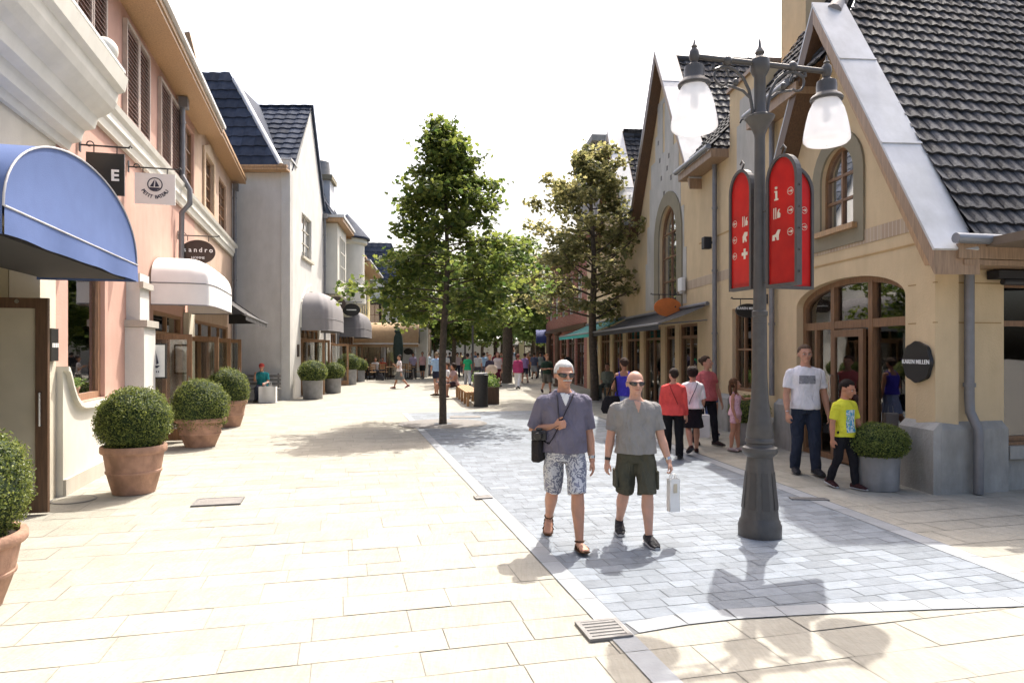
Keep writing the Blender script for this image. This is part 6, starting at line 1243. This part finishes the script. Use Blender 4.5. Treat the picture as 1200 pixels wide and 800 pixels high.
for i, sd in ((0, -1), (1, 1)):
    hip, kn = P['J']['leg', i][:2]; q = hip.lerp(kn, .62); M().bw(q.x+sd*.058*S_-.012, q.x+sd*.058*S_+.012, q.y-.07, q.y+.07, q.z-.09, q.z+.08).build('cargo_pocket', cloth((.075, .074, .055)), P['bottom'], smooth=True, local=True, bevel=.008)
hd = P['J']['arm', 1]; hw = P['mw'] @ (hd[2]+hd[3]*.085*S_)
t = thing('paper_bag', 'small white paper carrier bag hanging from the bald man\'s hand', 'bag', hw); F = Fr((hw.x, hw.y), (.95, .3)); zt = hw.z-.03; m = M(); m.grid(lambda a, b: F.p(-.05+.10*a, zt-.29*b, .03+.004*math.sin(b*9)), 4, 8); m.grid(lambda a, b: F.p(-.05+.10*a, zt-.29*b, -.03+.003*math.sin(b*7+a*2)), 4, 8); m.grid(lambda a, b: F.p(-.05, zt-.29*b, -.03+.06*a), 2, 8); m.grid(lambda a, b: F.p(.05, zt-.29*b, -.03+.06*a), 2, 8); m.grid(lambda a, b: F.p(-.05+.10*a, zt-.29, -.03+.06*b), 1, 1); m.build('sack', MATS['white_paper'], t, smooth=True, sharp=50); m = M()
for d in (.024, -.024): m.tube([F.p(-.03, zt, d), F.p(-.02, zt+.045, d*.4), F.p(.02, zt+.045, d*.4), F.p(.03, zt, d)], .004, 6)
m.build('handle', MATS['white_paper'], t); M().box(F, -.018, .018, zt-.12, zt-.04, .035, .0375).build('printed_mark', mat('beige_print', (.55, .48, .36), .8), t)
# --- man in white t shirt, boy in yellow
P = person('man in white t shirt with a grey photo print and dark jeans', 4.12, 9.6, -4, 1.80, wide=1.02, legs=((-4, 6, .02, 4), (9, 6, .04, 0)), arms=(((.20, .02, -1), (.05, -.34, -1), None, .7), ((.26, .08, -1), (.14, -.12, -1), None, .6)), head=(-4, 2), vox=.010, sk=SK_TAN, hair='short', hc=(.10, .065, .045), top=('tee', (.74, .72, .76), .50, .72, .009), bottom=('trousers', (.030, .038, .062), 1, .052), shoes=('shoe', (.03, .03, .035)), face=True)
decal(P, P['top'], 'shirt_print', -.12, .10, P['tp'](0, .70).z, P['tp'](0, .765).z, photo_print); wrist_band(P, 0, .031, .028, steel, 'watch')
P = person('boy in yellow t shirt with blue print, looking down as he walks', 4.20, 8.62, 22, 1.345, wide=.92, legs=((-8, 16, .02, 10), (12, 8, .03, 0)), arms=(((.22, .10, -1), (.06, -.06, -1), None, .6), ((.34, -.05, -1), (.16, -.26, -1), None, .7)), head=(18, 20), hs=1.14, vox=.0092, sk=(.46, .225, .14), hair='short', hc=(.018, .012, .010), top=('tee', (.66, .64, .055), .485, .82, .010), bottom=('trousers', (.018, .018, .022), 1, .047), shoes=('trainer', (.05, .02, .02)), face=True)
decal(P, P['top'], 'shirt_print', -.075, .065, P['tp'](0, .53).z, P['tp'](0, .74).z, blue_print)
# --- group by the tan shop
P = person('woman in red cardigan and black trousers seen from behind', 2.60, 11.0, 168, 1.44, fem=True, belly=.02, wide=1.16, legs=((-6, 10, .02, 6), (10, 6, .02, 0)), head=(25, 0), vox=.013, hair='short', hc=(.03, .02, .015), top=('cardigan', (.70, .085, .075), .48, 1.95, .013), bottom=('trousers', (.012, .012, .014), 1, .056), shoes=('shoe', (.02, .02, .02)))
pts = strap_pts(P, P['top'], [(.06, P['tp'](0, .82).z, 1), (.03, P['tp'](0, .76).z, 1), (-.02, P['tp'](0, .68).z, 1), (-.07, P['tp'](0, .60).z, 1)]); t = thing('shoulder_strap_bag', 'thin strap of a bag worn across the red cardigan', 'bag', pts[0]); M().tube(pts, .010, 6, ry=.004, ref=(0, 1, 0)).build('strap', cloth((.20, .03, .03)), t)
P = person('woman in white top and short black skirt seen from behind', 3.04, 11.5, 176, 1.46, fem=True, wide=1.08, legs=((14, 10, .02, -2), (-16, 26, .02, 24)), arms=(((.2, -.02, -1), (-.1, -.5, -.9), None, .8), ((.2, 0, -1), (-.1, -.5, -.8), None, .8)), head=(10, 4), vox=.013, hair='bob', hc=(.02, .012, .010), top=('tee', (.74, .74, .75), .52, .9, .012), bottom=('skirt', (.014, .013, .016), .9), shoes=('shoe', (.05, .02, .02)))
pts = strap_pts(P, P['top'], [(-.07, P['tp'](0, .82).z, 1), (-.03, P['tp'](0, .75).z, 1), (.03, P['tp'](0, .66).z, 1), (.08, P['tp'](0, .575).z, 1)]); t = thing('shoulder_strap_bag', 'dark diagonal bag strap across the white top', 'bag', pts[0]); M().tube(pts, .012, 6, ry=.004, ref=(0, 1, 0)).build('strap', cloth((.03, .03, .05)), t)
t = thing('paper_bag', 'white carrier bag hanging beside the woman in the black skirt', 'bag', (3.3, 11.9, .4)); F = Fr((3.33, 11.95), (1, .1)); M().box(F, -.12, .12, .22, .62, -.05, .05).build('sack', MATS['white_paper'], t, bevel=.008); M().tube([F.p(-.05, .62, 0), F.p(-.04, .74, 0), F.p(.04, .74, 0), F.p(.05, .62, 0)], .006, 6).build('handle', MATS['white_paper'], t)
P = person('woman in salmon pink top and black leggings looking along the shops', 3.56, 12.5, 28, 1.63, fem=True, belly=.02, wide=1.15, legs=((-10, 14, .02, 12), (12, 6, .02, 0)), arms=(((.12, .1, -1), (.05, -.1, -1), None, .6), ((.35, -.1, -1), (.22, -.15, -1), None, .6)), head=(30, 0), vox=.013, sk=SK_TAN, hair='bun', hc=(.05, .03, .02), top=('tee', (.50, .13, .135), .50, .55, .011), bottom=('trousers', (.014, .014, .018), 1, .048), shoes=('shoe', (.03, .02, .02)), face=True)
P = person('small girl in pink print playsuit reaching sideways to a planter', 3.84, 11.75, 52, 1.225, fem=True, wide=.88, legs=((-3, 4, .02, 0), (5, 4, .02, 0)), arms=(((.15, .0, -1), (.0, -.35, -1), None, .6), ((1.0, -.35, -.45), (1, -.25, .05), (0, 0, 1), .4)), head=(30, -2), hs=1.16, vox=.011, sk=(.48, .25, .16), hair='long', hc=(.10, .05, .025), top=('tank', (.62, .24, .32), .50, 0, .012), bottom=('shorts', flower, .5, .055), shoes=('shoe', (.45, .35, .33)), face=True)
P['top'].data.materials[0] = flower
person('child in blue shorts walking behind the woman in salmon pink', 3.95, 13.6, 190, 1.1, wide=.9, hs=1.15, vox=.016, hair='short', hc=(.06, .04, .02), top=('tee', (.12, .14, .22), .5, .85, .01), bottom=('shorts', (.06, .10, .25), .95, .06), shoes=('trainer', (.05, .05, .06)))
P = person('woman in royal blue tank top with a big black bag, seen from behind', 2.20, 13.4, 172, 1.59, fem=True, wide=1.02, legs=((10, 8, .02, 0), (-14, 22, .02, 20)), arms=(((.2, 0, -1), (.1, -.2, -1), None, .6), ((.25, .0, -1), (.05, -.85, .1), None, .8)), head=(12, 4), vox=.013, sk=SK_BROWN, hair='bun', hc=(.05, .03, .022), top=('tank', (.055, .045, .36), .53, 0, .009), bottom=('skirt', (.22, .27, .42), .95), shoes=('shoe', (.25, .06, .08)))
t = thing('tote_bag', 'big slouching black bag at the side of the blue tank top', 'bag', (1.92, 13.35, .6)); m = M(); m.sect([(.52, .16, .05, 1.93, 13.3), (.60, .20, .09, 1.93, 13.3), (.75, .18, .08, 1.94, 13.3), (.86, .12, .04, 1.95, 13.3)], 16).build('sack', cloth((.016, .015, .017)), t, smooth=True); M().tube([(1.86, 13.3, .85), (1.95, 13.33, 1.1), (2.02, 13.36, 1.22), (2.05, 13.3, .88)], .014, 6).build('handle', cloth((.016, .015, .017)), t)
# --- farther people, each with clothes of its own
def far(px, py, S, rz, lab, **k):
    g = gnd(px, py); k.setdefault('vox', .022); return person(lab, g.x, g.y, rz, S, **k)
SIT = dict(legs=((86, 84, .06, 0), (86, 88, .06, 0)))
far(641, 461, 1.58, 20, 'man in dark green shirt and grey shorts, arms folded', arms=(((.3, -.1, -1), (-.9, -.6, .1), None, .8), ((.3, -.1, -1), (-.9, -.55, .15), None, .8)), hair='short', hc=(.28, .13, .06), top=('tee', (.035, .06, .045), .5, .85, .01), bottom=('shorts', (.13, .125, .11), 1., .058), shoes=('shoe', (.03, .02, .02)), legs=((-14, 24, .02, 20), (14, 6, .02, 0)))
far(660, 464, 1.6, 175, 'person in white shirt carrying a dark bag behind the older man', hair='short', hc=(.08, .04, .02), top=('tee', (.55, .60, .64), .5, .9, .012), bottom=('trousers', (.30, .33, .30), 1, .055), shoes=('shoe', (.03, .02, .02)))
t = thing('tote_bag', 'dark shoulder bag on the person in the white shirt', 'bag', (2.05, 25.6, 1)); g = gnd(660, 464); M().sect([(.95, .16, .07, g.x+.18, g.y-.22), (1.1, .2, .1, g.x+.18, g.y-.22), (1.4, .17, .08, g.x+.16, g.y-.22), (1.5, .05, .04, g.x+.15, g.y-.22)], 14).build('sack', cloth((.02, .02, .025)), t, smooth=True)
far(607, 456, 1.57, 165, 'woman in long magenta blouse and white trousers', fem=True, belly=.02, wide=1.12, hair='short', hc=(.16, .05, .04), top=('cardigan', (.42, .06, .16), .46, 1.9, .016), bottom=('trousers', (.68, .68, .70), 1, .058), shoes=('shoe', (.02, .02, .03)))
far(615, 449, 1.6, 190, 'woman in lilac top with a white bag far down the street', fem=True, hair='short', hc=(.05, .03, .03), top=('tee', (.38, .26, .48), .5, .9, .01), bottom=('shorts', (.03, .03, .05), .9, .06), shoes=('shoe', (.3, .2, .2)))
far(511.5, 455.5, 1.66, 178, 'man in light blue shirt and navy shorts walking away', hair='short', hc=(.20, .15, .10), top=('tee', (.30, .42, .58), .48, .85, .012), bottom=('shorts', (.025, .028, .05), .95, .06), shoes=('shoe', (.2, .15, .12)))
far(468, 455.5, 1.55, -82, 'woman in white top and grey skirt crossing with a dark handbag', fem=True, wide=1.08, hair='short', hc=(.03, .02, .02), top=('tee', (.66, .60, .60), .52, .5, .01), bottom=('skirt', (.14, .14, .13), 1.05), shoes=('shoe', (.2, .04, .05)), legs=((20, 4, .02, -4), (-22, 20, .02, 24)), arms=(((.1, .1, -1), (.0, -.2, -1), None, .8), ((.2, -.1, -1), (-.1, -.9, .7), None, .8)))
g = gnd(465, 452); t = thing('handbag', 'dark handbag swinging beside the grey skirt', 'bag', (g.x-.02, g.y-1.6, .5)); M().sect([(.42, .17, .06, g.x-.16, 29.9), (.5, .2, .08, g.x-.16, 29.9), (.7, .1, .05, g.x-.14, 29.9)], 12).build('sack', cloth((.03, .03, .035)), t, smooth=True); M().tube([(g.x-.2, 29.9, .69), (g.x-.13, 29.95, .86), (g.x-.06, 29.9, .69)], .012, 6).build('handle', cloth((.03, .03, .035)), t)
far(574, 456.5, 1.58, 20, 'woman in black trousers holding a cream bag before her', fem=True, hair='short', hc=(.16, .09, .05), top=('tee', (.05, .045, .07), .5, .9, .01), bottom=('trousers', (.02, .02, .025), 1, .05), shoes=('shoe', (.02, .02, .02)), legs=((-16, 24, .02, 22), (18, 6, .02, 0)))
g = gnd(575, 456.5); t = thing('tote_bag', 'cream bag held by the woman in black trousers', 'bag', (g.x, g.y-.3, .8)); M().sect([(.72, .16, .06, g.x+.05, g.y-.28), (.80, .26, .1, g.x+.05, g.y-.28), (1.0, .24, .1, g.x+.05, g.y-.28), (1.1, .12, .05, g.x+.05, g.y-.28)], 14).build('sack', cloth((.55, .45, .36)), t, smooth=True)
far(583, 453, 1.66, 10, 'woman in pale patterned top and long maroon skirt', fem=True, hair='long', hc=(.12, .05, .04), top=('tee', (.60, .52, .50), .52, .9, .01), bottom=('skirt', (.09, .015, .03), 1.5), shoes=('shoe', (.1, .08, .08)))
far(548, 453, 1.6, 185, 'woman in bright green top behind the bench', fem=True, hair='short', hc=(.03, .02, .02), top=('tee', (.03, .38, .16), .5, .6, .01), bottom=('trousers', (.55, .55, .55), 1, .055), shoes=('shoe', (.1, .1, .1)))
P = person('woman with dark hair sitting on the end of the slatted bench', -2.05, 24.7, -60, 1.58, fem=True, seat=.50, name='person', hair='bob', hc=(.025, .015, .012), top=('tee', (.36, .25, .25), .5, .5, .012), bottom=('shorts', (.05, .03, .04), .7, .06), shoes=('shoe', (.3, .15, .12)), arms=(((.2, -.5, -1), (-.1, -.7, .6), None, .8), ((.2, -.4, -1), (-.3, -.9, -.1), None, .8)), lean=.15, vox=.018, **SIT)
P = person('second sitter with pale shirt on the slatted bench, behind the tree trunk', -2.45, 25.6, -70, 1.6, seat=.50, hair='short', hc=(.05, .03, .02), top=('tee', (.60, .60, .62), .5, .85, .01), bottom=('shorts', (.10, .09, .09), .95, .06), shoes=('shoe', (.1, .07, .05)), vox=.02, **SIT)
P = person('man in teal shirt and red cap sitting on the grey bench, hand on his chin', -8.45, 23.12, 8, 1.62, seat=.50, hair='cap', hc=(.4, .05, .05), top=('tee', (.03, .24, .26), .5, .8, .012), bottom=('trousers', (.06, .065, .09), 1, .055), shoes=('shoe', (.04, .04, .04)), arms=(((.1, -.7, -1), (-.15, -.55, 1), None, 1.2), ((.2, -.4, -1), (-.2, -.9, -.2), None, .8)), lean=.22, head=(0, 10), vox=.014, **SIT)
P = person('person in grey green sitting by the tan shop front', 3.35, 24.0, -30, 1.6, seat=.50, hair='short', hc=(.06, .05, .04), top=('tee', (.20, .22, .18), .5, .9, .012), bottom=('trousers', (.12, .13, .11), 1, .055), shoes=('shoe', (.05, .05, .05)), vox=.02, **SIT)
bench(3.42, 24.15, R(90+4.4), 1.5, 'short bench by the tan shop front under the black awning')
CROWD = [(560, 446, 1.6, 180, (.45, .45, .48), (.06, .06, .08), 'man in pale grey shirt beyond the bin'), (567, 445, 1.62, 175, (.25, .40, .60), (.10, .10, .14), 'man in sky blue shirt beyond the bin'), (590, 446, 1.6, 15, (.48, .07, .10), (.05, .05, .06), 'person in crimson shirt left of the wrapped trunk'), (553, 443, 1.58, 0, (.35, .30, .34), (.04, .04, .05), 'person in mauve grey far behind the bench'), (536, 442.5, 1.6, 10, (.62, .52, .56), (.04, .04, .06), 'person in pale pink by the red banner'), (545, 441, 1.62, 170, (.07, .06, .08), (.05, .05, .05), 'person all in black by the lamp standard'), (626, 444, 1.62, 185, (.10, .12, .20), (.30, .32, .35), 'person in navy at the far right'), (633, 443, 1.6, 10, (.30, .36, .36), (.10, .10, .12), 'person in grey green at the far right'), (522, 446, 1.6, 190, (.60, .60, .60), (.10, .10, .15), 'person in white just right of the maple trunk'), (495, 443.5, 1.65, 0, (.55, .35, .35), (.02, .02, .02), 'man in salmon shirt beyond the cafe'), (484, 443, 1.6, 20, (.40, .35, .48), (.1, .1, .1), 'person in mauve at the cafe corner'), (502, 441, 1.6, 180, (.45, .55, .68), (.08, .08, .1), 'person in pale blue far beyond the cafe'), (571, 441, 1.62, 5, (.50, .50, .52), (.05, .05, .06), 'person in light grey beside the wrapped trunk'), (580, 440, 1.6, 185, (.30, .05, .08), (.04, .04, .05), 'person in dark red far behind the bin'), (557, 439.5, 1.65, 0, (.12, .20, .34), (.25, .22, .18), 'person in denim blue far behind the bin'), (527, 440, 1.6, 180, (.05, .05, .06), (.30, .30, .32), 'person in black left of the red banner'), (600, 441, 1.6, 10, (.62, .62, .60), (.06, .06, .10), 'person in white right of the wrapped trunk'), (619, 441, 1.6, 0, (.46, .20, .10), (.05, .05, .06), 'person in rust orange at the far right'), (638, 441, 1.6, 180, (.04, .05, .08), (.04, .04, .05), 'person in near black by the brick house'), (513, 439.5, 1.6, 10, (.42, .30, .20), (.06, .06, .08), 'person in tan beyond the maple trunk'), (540, 438.5, 1.6, 180, (.55, .50, .25), (.08, .08, .1), 'person in pale yellow deep in the street'), (587, 438.5, 1.6, 0, (.20, .32, .24), (.06, .06, .06), 'person in sage green deep in the street')]
for i, (px, py, S, rz, c1, c2, lb) in enumerate(CROWD): far(px, py, S, rz, lb, fem=i % 2 == 1, vox=.03, hair=('short', 'bob', 'bun')[i % 3], hc=((.04, .03, .02), (.12, .07, .04), (.02, .015, .012))[(i*5) % 3], top=('tee', c1, .5, .85, .012), bottom=(('shorts', c2, 1, .06) if i % 3 == 0 else ('trousers', c2, 1, .055)), shoes=('shoe', (.05, .04, .04)))
for i, (x, y, rz, c, lb) in enumerate(((-8.2, 40.95, 20, (.62, .60, .58), 'guest in white sitting at the middle of the cafe terrace'), (-8.95, 41.7, 0, (.02, .02, .025), 'guest in black sitting at the left of the cafe terrace'), (-8.0, 42.2, 0, (.45, .10, .06), 'guest in red sitting behind the cafe table'))): person(lb, x, y, rz, 1.62, seat=.5, hair='short', hc=(.06, .03, .02), top=('tee', c, .5, .85, .012), bottom=('trousers', (.04, .04, .05), 1, .055), shoes=('shoe', (.04, .04, .04)), vox=.03, group='guests at the cafe', **SIT)

# ------------------------------------------------------------------ sky, sun and camera
SUN_EL, SUN_AZ = 56.5, 21.5            # degrees; azimuth to the right of the view direction
w = bpy.data.worlds.new('World'); sc.world = w; w.use_nodes = True; nt = w.node_tree; sk_ = nt.nodes.new('ShaderNodeTexSky'); sk_.sky_type = 'NISHITA'; sk_.sun_disc = False; sk_.sun_elevation = R(SUN_EL); sk_.sun_rotation = R(SUN_AZ); sk_.air_density = 1.0; sk_.dust_density = 8.0; sk_.ozone_density = 1.0
bg = nt.nodes['Background']; bg.inputs['Strength'].default_value = .15; nt.links.new(sk_.outputs[0], bg.inputs['Color'])
l = bpy.data.lights.new('sun', 'SUN'); l.energy = 3.0; l.angle = R(.53); l.color = (1, .95, .87); so_ = bpy.data.objects.new('sun', l); COL.objects.link(so_)
d = Vector((math.sin(R(SUN_AZ))*math.cos(R(SUN_EL)), math.cos(R(SUN_AZ))*math.cos(R(SUN_EL)), math.sin(R(SUN_EL)))); so_.rotation_euler = d.to_track_quat('Z', 'Y').to_euler(); so_.location = d*60
c = bpy.data.cameras.new('camera'); co_ = bpy.data.objects.new('camera', c); COL.objects.link(co_); co_.location = (0, 0, CAMZ); co_.rotation_euler = (R(90), 0, 0); c.sensor_width = 36; c.lens = 24; c.shift_y = 10/1200; c.clip_end = 2000; sc.camera = co_
sc.view_settings.view_transform = 'Standard'; sc.view_settings.look = 'None'; sc.view_settings.gamma = 1; sc.view_settings.exposure = 1.22
sc.cycles.max_bounces = 8; sc.cycles.transparent_max_bounces = 12
